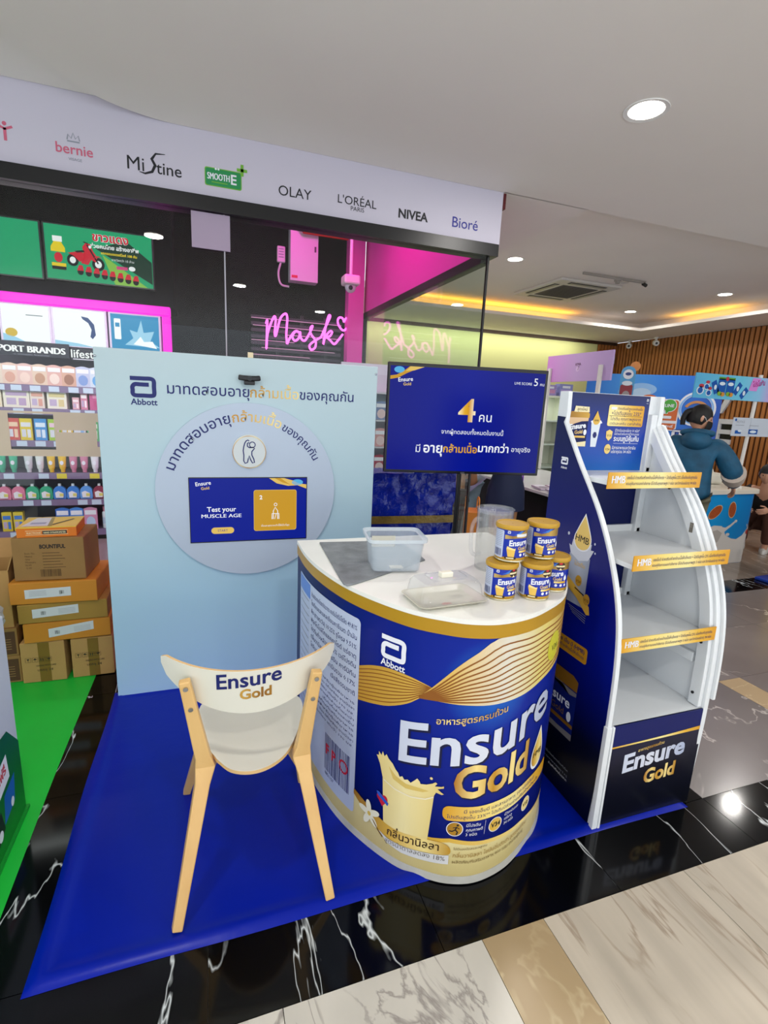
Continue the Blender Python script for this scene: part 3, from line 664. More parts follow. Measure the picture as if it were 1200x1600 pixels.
tc_ = [(0x3fae86, 'mint green'), (0x3fae86, 'mint green'), (0xc9cdd0, 'silver white'), (0xd6d8d6, 'white'), (0xe0b51e, 'yellow'), (0xe0b51e, 'yellow'), (0xc77a98, 'pink'), (0xc77a98, 'pink'), (0xd9d4dc, 'pale lilac'), (0x8fb5d8, 'light blue')]
for i, (c, n) in enumerate(tc_):
    mb, ms_ = tubep(c, c); product(mb, ms_, 'squeeze_tube', f'{n} squeeze tube on its cap, {ORD[i]} from the left on the tube shelf', 'tube', -1.97 + .1 * i + (.03 if i > 1 else 0), .728, 5.99, 'squeeze tubes on the fourth shelf', True)
# fifth row: round-shouldered refill bottles
def refill(c, c2):
    mb = MB(); pts = [(-.055, 0), (.055, 0), (.06, .03)] + [(.058 * math.cos(a), .075 + .062 * math.sin(a)) for a in [PI * i / 10 for i in range(1, 10)]] + [(-.06, .03)]
    mb.prism(pts, -.02, .02, 0, lambda u, v, q: (u, .03 + q, v)); mb.box(-.012, .012, .02, .04, .135, .16, 2)
    mb.prism([(-.035, .015), (.03, .015), (.035, .06), (-.01, .085), (-.04, .07)], .0, .0098, 1, lambda u, v, q: (u, q, v)); mb.box(.0, .035, -.001, .0, .03, .06, 3)
    return mb, [pm(c), pm(c2), WINK, pm(0xd8d070)]
for i, (c, n) in enumerate(((0xd8809c, 'pink'), (0xd8809c, 'pink'), (0x3aa87f, 'green'), (0x3aa87f, 'green'), (0x3f7fd0, 'blue'), (0x3f7fd0, 'blue'), (0x5f9ae0, 'sky blue'), (0x8a2f4a, 'dark red'))):
    mb, ms_ = refill(c, 0xe6e4e8); product(mb, ms_, 'refill_bottle', f'{n} round refill bottle, {ORD[i]} from the left on the fifth shelf', 'bottle', -1.97 + .122 * i, .448, 5.99, 'refill bottles on the fifth shelf')
# bottom row
for i, (x, c1, c2, n) in enumerate(((-1.97, 0xd8c23a, 0x3f78c8, 'yellow and blue'), (-1.87, 0xd8c23a, 0x3f78c8, 'yellow and blue'), (-1.74, 0xb8c4e2, 0x7f98d4, 'pale blue'), (-1.6, 0xa9b6dc, 0x6f88c8, 'periwinkle'))):
    mb, ms_ = carton(.085 if i < 2 else .12, .2 if i < 2 else .13, .06, c1, c2); product(mb, ms_, 'cosmetic_carton', f'{n} carton, {ORD[i]} from the left on the lowest shelf', 'carton', x, .118, 5.99, 'packs on the lowest shelf')
for i, (x, c1, n) in enumerate(((-1.47, 0x3a6fc4, 'deep blue'), (-1.34, 0x4a86d6, 'bright blue'), (-1.21, 0xcf8fb0, 'rose'))):
    mb, ms_ = sachet(.125, .24, c1, 0xb9cfe8); product(mb, ms_, 'sachet_pack', f'{n} sachet pack on the lowest shelf behind the orange box', 'pack', x, .118, 5.99, 'packs on the lowest shelf')
def spray(c, c2):
    return MB().lathe([(.036, 0), (.038, .006), (.038, .17), (.03, .185)], 18, (0, .04, 0), 0).lathe([(.03, .185), (.03, .2), (.03, .235), (.018, .245)], 18, (0, .04, 0), 1).lathe([(.0385, .05), (.0385, .12)], 18, (0, .04, 0), 2, cap=False), [pm(c), pm(c2), pm(0xb8c4dc)]
for i, x in enumerate((-1.07, -.975)):
    mb, ms_ = spray(0xd9dbe4, 0xd4839c); product(mb, ms_, 'spray_can', f'white spray can with pink cap, {["left", "right"][i]} of the two on the lowest shelf', 'spray can', x, .118, 5.99, 'spray cans on the lowest shelf', True)

# neon sign, and its black slat backing
bk = thing('slat_backing', 'black wall slats behind the pink neon word', 'wall panel', (1.15, 6.66, 2.05))
for i in range(7): MB().box(-.62, .5, -.03, -.015, .02 + .075 * i, .058 + .075 * i).build('slat', mat('black_slat', 0x2a2630, .35), bk)
for i, (a_, b_) in enumerate(((-.62, .1), (-.5, .42), (-.62, -.1), (-.2, .5), (-.6, .3), (-.62, .5))): MB().cyl((a_, -.034, .05 + .085 * i), (b_, -.034, .05 + .085 * i), .004, 6).build('white_rod', WHITE, bk)
for x in (-.3, 0, .3): MB().box(x - .02, x + .02, -.015, 0, 0, .55).build('upright', BLACK, bk)
NEON = lit('neon_tube', 0xff58dc, 3.2)
neon = thing('neon_sign', 'pink neon word Mask with a heart, glowing in the shop', 'neon sign', (0, 6.58, 0))
def neon_tube(pts): MB().tube([(p.x, 0, p.y) for p in crom(pts, 7)], .0125, 8).build('neon_letter', NEON, neon, True)
neon_tube([(.70, 2.46), (.715, 2.50), (.71, 2.35), (.705, 2.17), (.72, 2.35), (.79, 2.54), (.815, 2.52), (.805, 2.36), (.82, 2.34), (.87, 2.53), (.93, 2.595), (.955, 2.55), (.945, 2.36), (.955, 2.245)])
neon_tube([(.955, 2.245), (.99, 2.32), (1.05, 2.40), (1.1, 2.395), (1.06, 2.405), (1.02, 2.34), (1.05, 2.29), (1.1, 2.33), (1.115, 2.40), (1.125, 2.33), (1.17, 2.30), (1.22, 2.37), (1.27, 2.48), (1.245, 2.46), (1.25, 2.39), (1.31, 2.31), (1.305, 2.23), (1.255, 2.2), (1.235, 2.25), (1.3, 2.31), (1.38, 2.36)])
neon_tube([(1.38, 2.36), (1.43, 2.48), (1.49, 2.61), (1.47, 2.62), (1.435, 2.48), (1.41, 2.28), (1.43, 2.36), (1.49, 2.44), (1.52, 2.43), (1.49, 2.38), (1.45, 2.37), (1.5, 2.33), (1.55, 2.29), (1.6, 2.34), (1.66, 2.42)])
neon_tube([(1.672, 2.565), (1.65, 2.61), (1.61, 2.615), (1.588, 2.575), (1.61, 2.51), (1.67, 2.465), (1.73, 2.53), (1.748, 2.595), (1.72, 2.625), (1.685, 2.6), (1.672, 2.565)])
# fittings on the shop wall
e = thing('electrical_cabinet', 'white electrical cabinet on the dark shop wall under the red pipe', 'cabinet', (1.143, 6.66, 2.97))
MB().box(-.167, .167, -.16, 0, 0, .66).build('body', mat('cabinet_white', 0xcfc6d0, .4), e, bevel=.006)
MB().box(.12, .14, -.168, -.16, .34, .40).build('lock', BLACK, e); MB().box(-.15, -.08, -.163, -.16, .03, .06).build('label_plate', REDINK, e)
e = thing('wall_phone', 'white intercom handset on the dark shop wall', 'intercom', (.885, 6.66, 3.18))
MB().box(-.048, .048, -.05, 0, 0, .18).build('handset', mat('cabinet_white', 0xcfc6d0, .4), e, bevel=.012)
for i in range(4): MB().box(-.03, .03, -.053, -.05, .05 + .03 * i, .062 + .03 * i).build('speaker_slot', GREY, e)
MB().tube([(p.x, -.02, p.z) for p in crom([(0, 0, .01), (-.03, 0, -.12), (.0, 0, -.24), (.1, 0, -.26)], 6)], .012, 8).build('cable', mat('cabinet_white', 0xcfc6d0, .4), e, True)
rp = tag(MB().tube([(1.14, 6.44, 3.66), (1.09, 6.44, 3.54), (1.12, 6.44, 3.50), (1.66, 6.44, 3.50)], .022, 10).build('sprinkler_pipe', mat('red_pipe', 0xb5261f, .4), smooth=True), 'red fire sprinkler pipe bending along the shop wall', 'pipe')
c = thing('dome_camera', 'white dome camera hanging on a pole inside the shop', 'security camera', (1.535, 5.8, 2.78))
MB().cyl((0, 0, .16), (0, 0, 1.42), .018, 12).build('pole', WHITE, c, True); MB().box(-.09, .09, -.09, .09, .06, .16).build('housing', WHITE, c, bevel=.02)
MB().sphere((0, 0, .045), .062, 20).build('dome', mat('camera_dome', 0xd9d3dc, .15), c, True); MB().sphere((-.01, -.05, .03), .025, 12).build('lens', BLACKP, c, True)
# gondola of pink snack packs seen between board and television
g = thing('pack_rack', 'narrow white rack behind the glass beside the television', 'rack', (1.55, 4.55, 0))
MB().box(-.35, .35, .22, .25, 0, 1.95).build('back_panel', mat('rack_white', 0xc9ccd2, .5), g)
for i in range(6): MB().box(-.35, .35, -.02, .22, .42 + .25 * i, .435 + .25 * i).build('shelf_board', mat('rack_white', 0xc9ccd2, .5), g)
MB().box(-.35, .35, -.02, .22, 0, .4).build('plinth', mat('rack_white', 0xc9ccd2, .5), g)
k = 0
for i in range(5):
    for j in range(5):
        c1, n = ((0xb85a66, 'red'), (0xc98a94, 'dusty pink'), (0xa8485a, 'dark red'), (0xd0a0a0, 'pale pink'), (0x7f8fb0, 'grey blue'))[(i) % 5]
        mb, ms_ = sachet(.12, .17, c1, 0xe0c8c8); product(mb, ms_, 'snack_pack', f'{n} pouch, {ORD[j]} from the left in its row of the narrow rack', 'pack', 1.29 + .125 * j, .437 + .25 * i, 4.56, 'pouches in the narrow rack')

# ------------------------------------------------------------------ floor mats
def sheet(x0, x1, y0, y1, t, nx, ny, seed, amp, mname, edge):
    rnd = random.Random(seed); vs = []; fs = []
    for j in range(ny + 1):
        for i in range(nx + 1):
            u, v = i / nx, j / ny; e = min(u * (x1 - x0), (1 - u) * (x1 - x0), v * (y1 - y0), (1 - v) * (y1 - y0))
            z = t + (edge * math.exp(-((e - .035) / .02) ** 2)) + rnd.random() * amp * .15
            if e < .005: z = .001
            vs.append((x0 + u * (x1 - x0) + (math.sin(v * 9) * .004 if i in (0, nx) else 0), y0 + v * (y1 - y0) + (math.sin(u * 17) * .003 if j in (0, ny) else 0), z))
    for j in range(ny):
        for i in range(nx):
            a = j * (nx + 1) + i; fs.append((a, a + 1, a + nx + 2, a + nx + 1))
    return MB().add(vs, fs)
MATB = mat('blue_mat', 0x011c9a, .3, spec=.22, bump=.12, bscale=14)
bmat = tag(sheet(-.512, 1.862, 1.268, 2.76, .005, 190, 120, 2, .001, 'blue', .007).build('floor_mat', MATB, smooth=True), 'royal blue vinyl floor mat under the chair and counter', 'floor mat')
MATG = mat('green_mat', 0x16b83a, .45, noise=.05, nscale=3)
gmat = tag(sheet(-2.4, -.643, .9, 3.42, .003, 60, 80, 3, .001, 'green', .001).build('floor_mat', MATG, smooth=True), 'bright green floor mat in front of the cardboard boxes', 'floor mat')

# ------------------------------------------------------------------ test board with inset screen
bd = thing('display_board', 'tall pale blue board with a round panel and inset touch screen', 'display board', (.2, 2.71, .0055))
PBL = grad('board_print', [(0, 0xb2d8f4), (.3, 0xa6cce2), (.6, 0xabc7d2), (1, 0xb0c4ca)], 2, .35)  # pale blue print, with the mat's bluish bounce painted into its lower part
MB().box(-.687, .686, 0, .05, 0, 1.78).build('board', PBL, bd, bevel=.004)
MB().box(-.687, -.6, .05, .45, 0, .03).box(.6, .686, .05, .45, 0, .03).build('foot', WHITE, bd)
dm = MB(); dm.prism([(.456 * math.cos(2 * PI * i / 96), 1.102 + .456 * math.sin(2 * PI * i / 96)) for i in range(96)], -.014, 0, 0, lambda u, v, q: (u, q, v))
dm.build('round_panel', mat('disc_lilac', 0xb0bed0, .35), bd, bevel=.002)
PY_ = lambda y: plane((-.2, y, -.0055), (1, 0, 0), (0, 0, 1))   # world x,z on this board
p = Print(); a_logo(p, -.341, 1.567, .112, .098, INK).text('Abbott', -.343, 1.533, INK, w=.117, bold=.02); p.build('emblem', PY_(0), bd)
p = Print(); p.text('มาทดสอบอายุ', -.181, 1.592, INK, w=.385, bold=.008).text('กล้ามเนื้อ', .208, 1.592, GOLDL, w=.247, bold=.006).text('ของคุณกัน', .46, 1.592, INK, w=.293, bold=.008); p.build('title_lettering', PY_(0), bd)
p = Print()
R_ = .385; cx_, cz_ = .198, 1.085
def arc_text(body, a_start, a_end, m):
    vs, ts, a, b = text_tris(body, .008, 3); L = math.radians(a_start - a_end) * R_
    p.text(body, cx_, cz_, m, w=L, bold=.008, path=lambda px, py: ((R_ + py) * math.cos(math.radians(a_start) - px / R_), (R_ + py) * math.sin(math.radians(a_start) - px / R_)))
arc_text('มาทดสอบอายุ', 160, 103, INK); arc_text('กล้ามเนื้อ', 101.5, 66, GOLDL); arc_text('ของคุณกัน', 64.5, 29, INK)
p.build('arched_lettering', PY_(-.014), bd)
bg = MB(); bg.prism([(.085 * math.cos(2 * PI * i / 48), 1.315 + .085 * math.sin(2 * PI * i / 48)) for i in range(48)], -.024, -.014, 0, lambda u, v, q: (u, q, v)); bg.build('stretch_badge', mat('badge_ivory', 0xc8cfd0, .35), bd, bevel=.002)
p = Print(); S_ = lambda pts, w=.0055: p.stroke(pts, w, INK, 1)
p.ring(.2, 1.315, .081, .084, GOLDL, 0)
p.ring(.215, 1.353, .012, .0165, INK, 1)
S_([(.199, 1.372), (.193, 1.377), (.184, 1.372), (.177, 1.36), (.172, 1.342), (.169, 1.322), (.172, 1.3), (.171, 1.27), (.178, 1.257), (.19, 1.262), (.194, 1.28), (.198, 1.297), (.206, 1.275), (.215, 1.259), (.225, 1.262), (.222, 1.278), (.212, 1.3), (.212, 1.318), (.226, 1.335), (.218, 1.34), (.2, 1.338), (.19, 1.345), (.19, 1.36), (.2, 1.364)])
p.build('stretching_figure', PY_(-.024), bd)
# inset screen
sc = MB().box(-.1, .503, -.0165, -.0135, .838, 1.183); so = sc.build('touch_screen', BLACKP, bd); so.location = (-.2, 0, -.0055)
LB = lit('screen_blue', 0x061f9c, .8); LBC = lit('screen_cyan', 0x58b6ea, .9); LWT = lit('screen_ink', 0xeef2f8, 1.0); LGO = lit('screen_gold', 0xd6a12c, .85); LGL = lit('screen_gold_light', 0xe9c566, .9); LDK = lit('screen_deep_blue', 0x05188a, .8)
SCN = PY_(-.0165)
p = Print(); p.rect(-.096, .843, .499, 1.178, LB)
p.poly([(.30, 1.178), (.34, 1.150), (.40, 1.136), (.45, 1.139), (.499, 1.120), (.499, 1.143), (.46, 1.148), (.43, 1.164), (.40, 1.172), (.38, 1.178)], LGL, 1).ell(.45, 1.155, .03, .016, LBC, 1).poly([(.33, 1.178), (.37, 1.155), (.42, 1.14), (.40, 1.15), (.36, 1.178)], LGO, 2)
p.text('Ensure', -.066, 1.138, LWT, w=.075, bold=.015, rot=.12, layer=2).text('Gold', -.04, 1.118, LGL, w=.04, bold=.015, rot=.1, layer=2)
p.text('Test your', -.015, 1.003, LWT, w=.145, bold=.015, layer=2).text('MUSCLE AGE', -.042, .971, LWT, w=.198, h=.027, bold=.02, layer=2)
p.rrect(.004, .884, .118, .918, .017, LGL, 1).text('START', .061, .895, LB, w=.05, layer=2, align='C')
p.rrect(.22, .892, .446, 1.115, .012, LGL, 1).rrect(.222, .894, .444, 1.113, .012, LGO, 2).text('2', .25, 1.065, LWT, h=.03, bold=.03, layer=3)
p.stroke([(.322, .955), (.322, 1.0), (.332, 1.02), (.345, 1.0), (.345, .955)], .004, LWT, 3).ring(.334, 1.035, .006, .009, LWT, 3).stroke([(.315, .955), (.315, .985), (.352, .985), (.352, .955)], .004, LWT, 3).stroke([(.33, .955), (.337, .985)], .003, LWT, 3)
p.text('นั่งและลุกจากเก้าอี้ให้เร็วที่สุด', .333, .915, LWT, w=.15, layer=3, align='C')
p.build('screen_image', SCN, so, step=.0003).matrix_parent_inverse = so.matrix_basis.inverted()
for x in (-.68, .675):
    MB().sphere((x, -.001, 1.74), .006, 10).build('fixing_screw', CHROME, bd)
wc = thing('webcam', 'small black webcam clipped over the board title', 'webcam', (.203, 2.70, 1.652))
b = MB(); b.bar([(-.052, -.02, .035), (-.03, -.028, .032), (0, -.03, .031), (.03, -.028, .032), (.052, -.02, .035)], .022, .026, up=(0, 0, 1)); b.build('body', BLACKP, wc, bevel=.006)
MB().cyl((0, -.036, .031), (0, -.046, .031), .0125, 20).build('lens', mat('lens_glass', 0x05060a, .05), wc, True)
MB().box(-.026, .026, -.036, -.002, .0, .02).box(-.02, .02, -.01, -.001, .02, .03).build('clip', BLACKP, wc, bevel=.004)
tag(MB().box(.2, .226, 2.72, 2.735, 1.7855, 1.812).build('price_card', mat('kraft_tag', 0xd8c9a6, .6)), 'small beige card standing on the top edge of the board', 'card')

# ------------------------------------------------------------------ wooden chair with white curved back
ch = thing('wooden_chair', 'birch chair with curved white back seen from behind, on the blue mat', 'chair', (.11, 1.62, .0058))
BIR = wood('birch', 0xd0a262, 0xdfb878, (9, 9, 1.4), .4); PLY = mat('ply_edge', 0xd9b47c, .5); CHW = mat('chair_white', 0xdedbcd, .35)
def L(x, y, z): return (x - .11, y - 1.62, z - .0058)
for sx, foot, kink, top in ((-1, L(-.128, 1.335, .008), L(-.036, 1.515, .425), L(-.088, 1.500, .743)), (1, L(.338, 1.303, .008), L(.27, 1.487, .425), L(.314, 1.462, .741))):
    F, K, T = Vector(foot), Vector(kink), Vector(top)
    m = MB(); path = [F, K + (F - K) * .12, K, K + (T - K) * .12, T]
    m.bar(path, [.030, .046, .062, .046, .033], [.032, .036, .04, .036, .026], up=(0, 1, .15))
    m.build('rear_leg', BIR, ch, bevel=.004)
    d = (T - K).normalized()
    for q in (.93, .70):
        pt = K + (T - K) * q + Vector((0, -.013, 0)); MB().cyl(pt, pt + Vector((0, -.005, -.001)), .0075, 14).build('bolt', CHROME, ch, True)
for sx, foot, top in ((-1, L(-.12, 1.91, .006), L(-.02, 1.76, .425)), (1, L(.338, 1.85, .006), L(.285, 1.735, .425))):
    m = MB(); m.bar([foot, top], [.028, .042], [.028, .036], up=(0, 1, .15)); m.build('front_leg', BIR, ch, bevel=.004)
for x0, y0, x1, y1 in ((-.03, 1.51, .03, 1.70), (.262, 1.48, .215, 1.68), (-.015, 1.755, .285, 1.73)):
    MB().bar([L(x0, y0, .405), L(x1, y1, .405)], .02, .05).build('apron_rail', BIR, ch, bevel=.002)
# seat: rounded shield, slightly dished
def seat_poly(s):
    P = [(-.105, -.13), (-.06, -.185), (.0, -.205), (.06, -.19), (.115, -.14), (.155, -.05), (.185, .06), (.19, .15), (.15, .195), (0, .205), (-.15, .205), (-.185, .165), (-.18, .06), (-.145, -.05)]
    return [(q.x * s, q.y * s) for q in crom(P + [P[0]], 4)[:-1]]
def seat_disc(z0, z1, m, name):
    b = MB(); out = seat_poly(1.0); n = len(out); rings = [1, .8, .55, .3, .05]; vs = []
    for zz in (z0, z1):
        for r in rings: vs += [(x * r + .005, y * r - .0, zz - .012 * (1 - r * r)) for x, y in out]
    k = len(rings); fs = []
    for s in range(2):
        for j in range(k - 1):
            for i in range(n):
                a = s * k * n + j * n + i; c_ = s * k * n + j * n + (i + 1) % n; fs.append((a, c_, c_ + n, a + n))
        fs.append(tuple(s * k * n + (k - 1) * n + i for i in range(n)))
    fs += [(i, (i + 1) % n, k * n + (i + 1) % n, k * n + i) for i in range(n)]
    o = b.add(vs, fs).build(name, m, ch, True); o.rotation_euler.z = -.08; return o
seat_disc(.432, .444, PLY, 'seat_ply'); seat_disc(.4442, .4455, CHW, 'seat')
# back shell: arc bowed towards the viewer, boat-shaped outline
def back_shell(t0, t1, m, name, grow=0):
    N = 28; b = MB(); vs = []
    for i in range(N + 1):
        u = -1 + 2 * i / N; ang = u * .80; r = .385
        for t in (t0, t1):
            x = (r + t) * math.sin(ang); y = -(r + t) * math.cos(ang) + .2325
            zt = .772 + .025 * u * u - .006; zb = .610 + .125 * u * u - (.0 if abs(u) < .9 else 0)
            if abs(u) > .93: zt -= .012 * (abs(u) - .93) / .07; zb += .02 * (abs(u) - .93) / .07
            tilt = -.10
            for z in (zb - grow, zt + grow): vs.append((x, y + (z - .6) * tilt, z))
    fs = []
    for i in range(N):
        a = i * 4; c_ = a + 4
        fs += [(a, c_, c_ + 1, a + 1), (a + 3, c_ + 3, c_ + 2, a + 2), (a + 1, c_ + 1, c_ + 3, a + 3), (a + 2, c_ + 2, c_, a)]
    fs += [(0, 1, 3, 2), (4 * N + 2, 4 * N + 3, 4 * N + 1, 4 * N)]
    o = b.add(vs, fs).build(name, m, ch, True); o.location = (.010, .005, 0); o.rotation_euler.z = -.08; return o
back_shell(-.009, -.0012, PLY, 'backrest_ply', .0); bs = back_shell(-.0012, 0, CHW, 'backrest', -.0006)
def back_map(x, z, h):
    r = .385; ang = x / r; return ((r + h) * math.sin(ang), -(r + h) * math.cos(ang) + .2325 + (z - .6) * -.10, z)
p = Print(); p.text('Ensure', -.105, .702, INK, w=.2, bold=.02, path=lambda a, b: (a, b * 1.0 + .10 * a)).text('Gold', -.035, .665, grad('bronze_letters', [(0, 0x7a4a12), (.4, 0xc79a45), (.7, 0x8a5a18), (1, 0xb98a35)], 0, .4), w=.098, bold=.03, path=lambda a, b: (a, b + .06 * a))
o = p.build('back_lettering', back_map, bs, maxe=.03, label='navy and gold lettering')

# ------------------------------------------------------------------ round-fronted counter
CP = [(.372, 2.19), (.372, 2.0), (.392, 1.82), (.440, 1.63), (.502, 1.49), (.585, 1.36), (.668, 1.285), (.74, 1.242), (.83, 1.222), (.945, 1.240), (1.055, 1.290), (1.145, 1.345), (1.222, 1.418), (1.287, 1.51), (1.333, 1.62), (1.352, 1.75), (1.35, 1.95), (1.335, 2.19)]
CD = [(q.x, q.y) for q in crom(CP, 10)]
CS = [0.0]
for i in range(1, len(CD)): CS.append(CS[-1] + math.dist(CD[i], CD[i - 1]))
import bisect
def cmap(s, z, h):
    i = max(0, min(len(CD) - 2, bisect.bisect_right(CS, s) - 1)); u = (s - CS[i]) / (CS[i + 1] - CS[i])
    def nrm(k):
        a, b = CD[max(0, k - 1)], CD[min(len(CD) - 1, k + 1)]; t = Vector((b[0] - a[0], b[1] - a[1])).normalized(); return Vector((t.y, -t.x))
    n = nrm(i) * (1 - u) + nrm(i + 1) * u; n.normalize()
    return Vector((CD[i][0] + (CD[i + 1][0] - CD[i][0]) * u + n.x * h, CD[i][1] + (CD[i + 1][1] - CD[i][1]) * u + n.y * h, z))
CZ = .0055
cn = thing('round_counter', 'curved counter printed like a giant blue and gold milk powder tin', 'counter', (0, 0, 0))
def wall(z0, z1, h0, h1, m, name, lab=None, h2=None):
    b = MB(); vs = []; n = len(CD)
    for s in CS: vs += [cmap(s, z0, h0), cmap(s, z1, h0 if h2 is None else h2), cmap(s, z1, h1), cmap(s, z0, h1)]
    fs = [(i * 4 + j, i * 4 + 4 + j, i * 4 + 4 + (j + 1) % 4, i * 4 + (j + 1) % 4) for i in range(n - 1) for j in range(4)] + [(0, 1, 2, 3), (4 * n - 1, 4 * n - 2, 4 * n - 3, 4 * n - 4)]
    return b.add(vs, fs).build(name, m, cn, True, label=lab)
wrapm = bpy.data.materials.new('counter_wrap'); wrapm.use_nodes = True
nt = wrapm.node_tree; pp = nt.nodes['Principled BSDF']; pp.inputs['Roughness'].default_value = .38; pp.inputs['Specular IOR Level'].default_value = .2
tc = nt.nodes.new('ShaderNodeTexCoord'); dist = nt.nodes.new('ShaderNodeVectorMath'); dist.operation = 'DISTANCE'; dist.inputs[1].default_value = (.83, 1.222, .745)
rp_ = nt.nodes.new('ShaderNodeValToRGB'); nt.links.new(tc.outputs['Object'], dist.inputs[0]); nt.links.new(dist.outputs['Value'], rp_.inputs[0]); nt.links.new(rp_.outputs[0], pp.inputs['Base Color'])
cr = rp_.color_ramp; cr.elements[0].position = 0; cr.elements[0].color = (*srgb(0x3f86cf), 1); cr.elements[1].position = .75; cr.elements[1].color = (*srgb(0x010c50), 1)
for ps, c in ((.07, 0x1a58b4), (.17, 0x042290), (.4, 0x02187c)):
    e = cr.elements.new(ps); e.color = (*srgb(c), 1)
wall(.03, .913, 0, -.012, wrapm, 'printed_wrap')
wall(CZ, .031, .006, -.012, mat('kick_strip', 0xb9b7ae, .35, noise=.08, nscale=20), 'kick_strip', 'scuffed whitish bottom strip', .002)
RIM = mat('gold_rim', 0xb58a1c, .35, .15, noise=.06, nscale=2)
wall(.912, .966, .003, -.012, RIM, 'rim_band', 'gold band under the top')
tb = MB(); tb.prism([tuple(cmap(s, 0, .0045))[:2] for s in CS], .957, .972); tb.build('counter_top', MDFW, cn, bevel=.002)
MB().box(.385, 1.325, 2.165, 2.18, CZ, .957).build('back_board', WHITE, cn)
MB().box(.46, 1.30, 1.9, 2.165, .45, .465).build('inner_shelf', WHITE, cn)
CRM = grad('cream_base', [(0, 0xc9b77a), (.6, 0xd8c98e), (1, 0xe4d9a8)], 2, .4)
def cprint(name, fn, label=None):
    p = Print(); fn(p); p.build(name, cmap, cn, maxe=.022, lift=.0008, step=.0005, label=label)
def P1(p):   # cream base with gold swoosh
    xs = [.30, .45, .60, .677, .75, .82, .9, 1.0, 1.06, 1.18, 1.32, 1.46, 1.6, 1.8]; zt = [.17, .175, .183, .183, .158, .14, .15, .16, .172, .155, .14, .125, .12, .12]
    p.band([(a, b) for a, b in zip(xs, zt)], [(a, .0315) for a in xs], CRM, 0)
    p.band([(a, b + .012) for a, b in zip(xs, zt)], [(a, b - .004) for a, b in zip(xs, zt)], GOLDV, 1)
cprint('cream_base_print', P1)
def lerp(a, b, t): return (a[0] + (b[0] - a[0]) * t, a[1] + (b[1] - a[1]) * t)
RIB = grad('ribbon_gold', [(0, 0xb98a28), (.3, 0xe2bd5e), (.5, 0xb07c1c), (.7, 0xd9b052), (1, 0xc4922f)], 0, .35)
RIB2 = grad('ribbon_pale', [(0, 0xc08a28), (.28, 0xd9b45e), (.5, 0xd8d3c4), (.72, 0xdccb74), (1, 0xb98428)], 0, .35)
BRN = mat('brown_ink', 0x8a5212, .5)
def resamp(pts, n):
    q = crom(pts, 12); return [(q[int(i * (len(q) - 1) / (n - 1))].x, q[int(i * (len(q) - 1) / (n - 1))].y) for i in range(n)]
def P2(p):
    N = 26
    lt = resamp([(.672, .698), (.735, .725), (.803, .742), (.878, .744), (.93, .735), (.985, .718)], N); lb = resamp([(.672, .566), (.74, .583), (.812, .606), (.884, .644), (.93, .68), (.985, .717)], N)
    p.band(lt, lb, RIB, 1)
    for k in range(1, 10): p.stroke([lerp(lt[i], lb[i], k / 10) for i in range(N)], .0034, BRN, 2)
    rt = resamp([(.925, .685), (.967, .728), (1.042, .814), (1.10, .865), (1.166, .9115), (1.30, .9115), (1.46, .9115), (1.66, .9115)], N); rb = resamp([(.925, .680), (1.007, .683), (1.096, .684), (1.211, .684), (1.32, .690), (1.42, .70), (1.52, .715), (1.66, .735)], N)
    p.band(rt, rb, RIB2, 3)
    for k in range(1, 11): p.stroke([lerp(rt[i], rb[i], (k / 11) ** .9) for i in range(N)], .005, BRN, 4)
cprint('ribbon_print', P2)
def P3(p):
    p.rrect(.10, .09, .672, .868, .018, PALE, 2); p.rect(.11, .80, .28, .862, mat('label_blue', 0x5f86d2, .4), 3)
    p.stroke([(.285, .12), (.285, .86)], .003, WINK, 3)
    big = ['ส่วนประกอบโดยประมาณ คอร์นไซรัปโซลิด 49.81%', 'โซเดียมและแคลเซียมคาซีเนต น้ำมัน', 'พืช (ทานตะวัน) 10.25% ซูโครส 9.51%', 'ฟรุคโตโอลิโกแซคคาไรด์ แร่ธาตุ', 'โปรตีนถั่วเหลือง 3.55% เวย์โปรตีน', 'กลิ่นวานิลลา คาเซอิน คาร์นิทีน', 'โคลีนคลอไรด์ วิตามินรวม 0.17%', 'เจือสีธรรมชาติ']
    for i, b in enumerate(big): p.text(b, .655, .822 - .036 * i, INK, w=.36 if i < 7 else .16, h=.026, bold=.004, align='R' if i < 7 else 'R', layer=3, res=1)
    sm_ = ['ข้อมูลสำหรับผู้แพ้อาหาร', 'มีนม มีถั่วเหลือง อาจมีปลา', 'วิธีเตรียม เติมน้ำ 190 มล.', 'ชงตามสัดส่วนที่แนะนำ', 'เก็บในที่แห้งและเย็น', 'ผลิตภัณฑ์เสริมอาหาร']
    for i in range(9): p.text(sm_[i % 6], .655, .535 - .022 * i, INK, w=(.33, .25, .30, .28, .22, .31)[i % 6], h=.014, align='R', layer=3, res=1)
    for i in range(18): p.stroke([(.13, .785 - .033 * i), (.26, .785 - .033 * i)], .004, GREY, 3)
    p.rect(.45, .125, .66, .322, PALE, 3); barcode(p, .465, .15, .645, .312, INK, 4, 26, 4); p.text('8851157', .47, .128, INK, h=.02, layer=4)
    p.text('F P', .475, .225, REDINK, h=.062, bold=.03, layer=5).ring(.605, .247, .02, .028, REDINK, 5)
cprint('nutrition_label', P3, 'pale lilac nutrition label with barcode')
def P4(p): a_logo(p, .772, .775, .098, .082, WINK, 3).text('Abbott', .772, .748, WINK, w=.098, bold=.02, layer=3)
cprint('emblem', P4)
SILV = grad('silver_letters', [(0, 0xc9d0e2), (.5, 0xd6dae6), (1, 0xaab4d0)], 0, .35)
up = lambda a, b: (a, b + .195 * a)
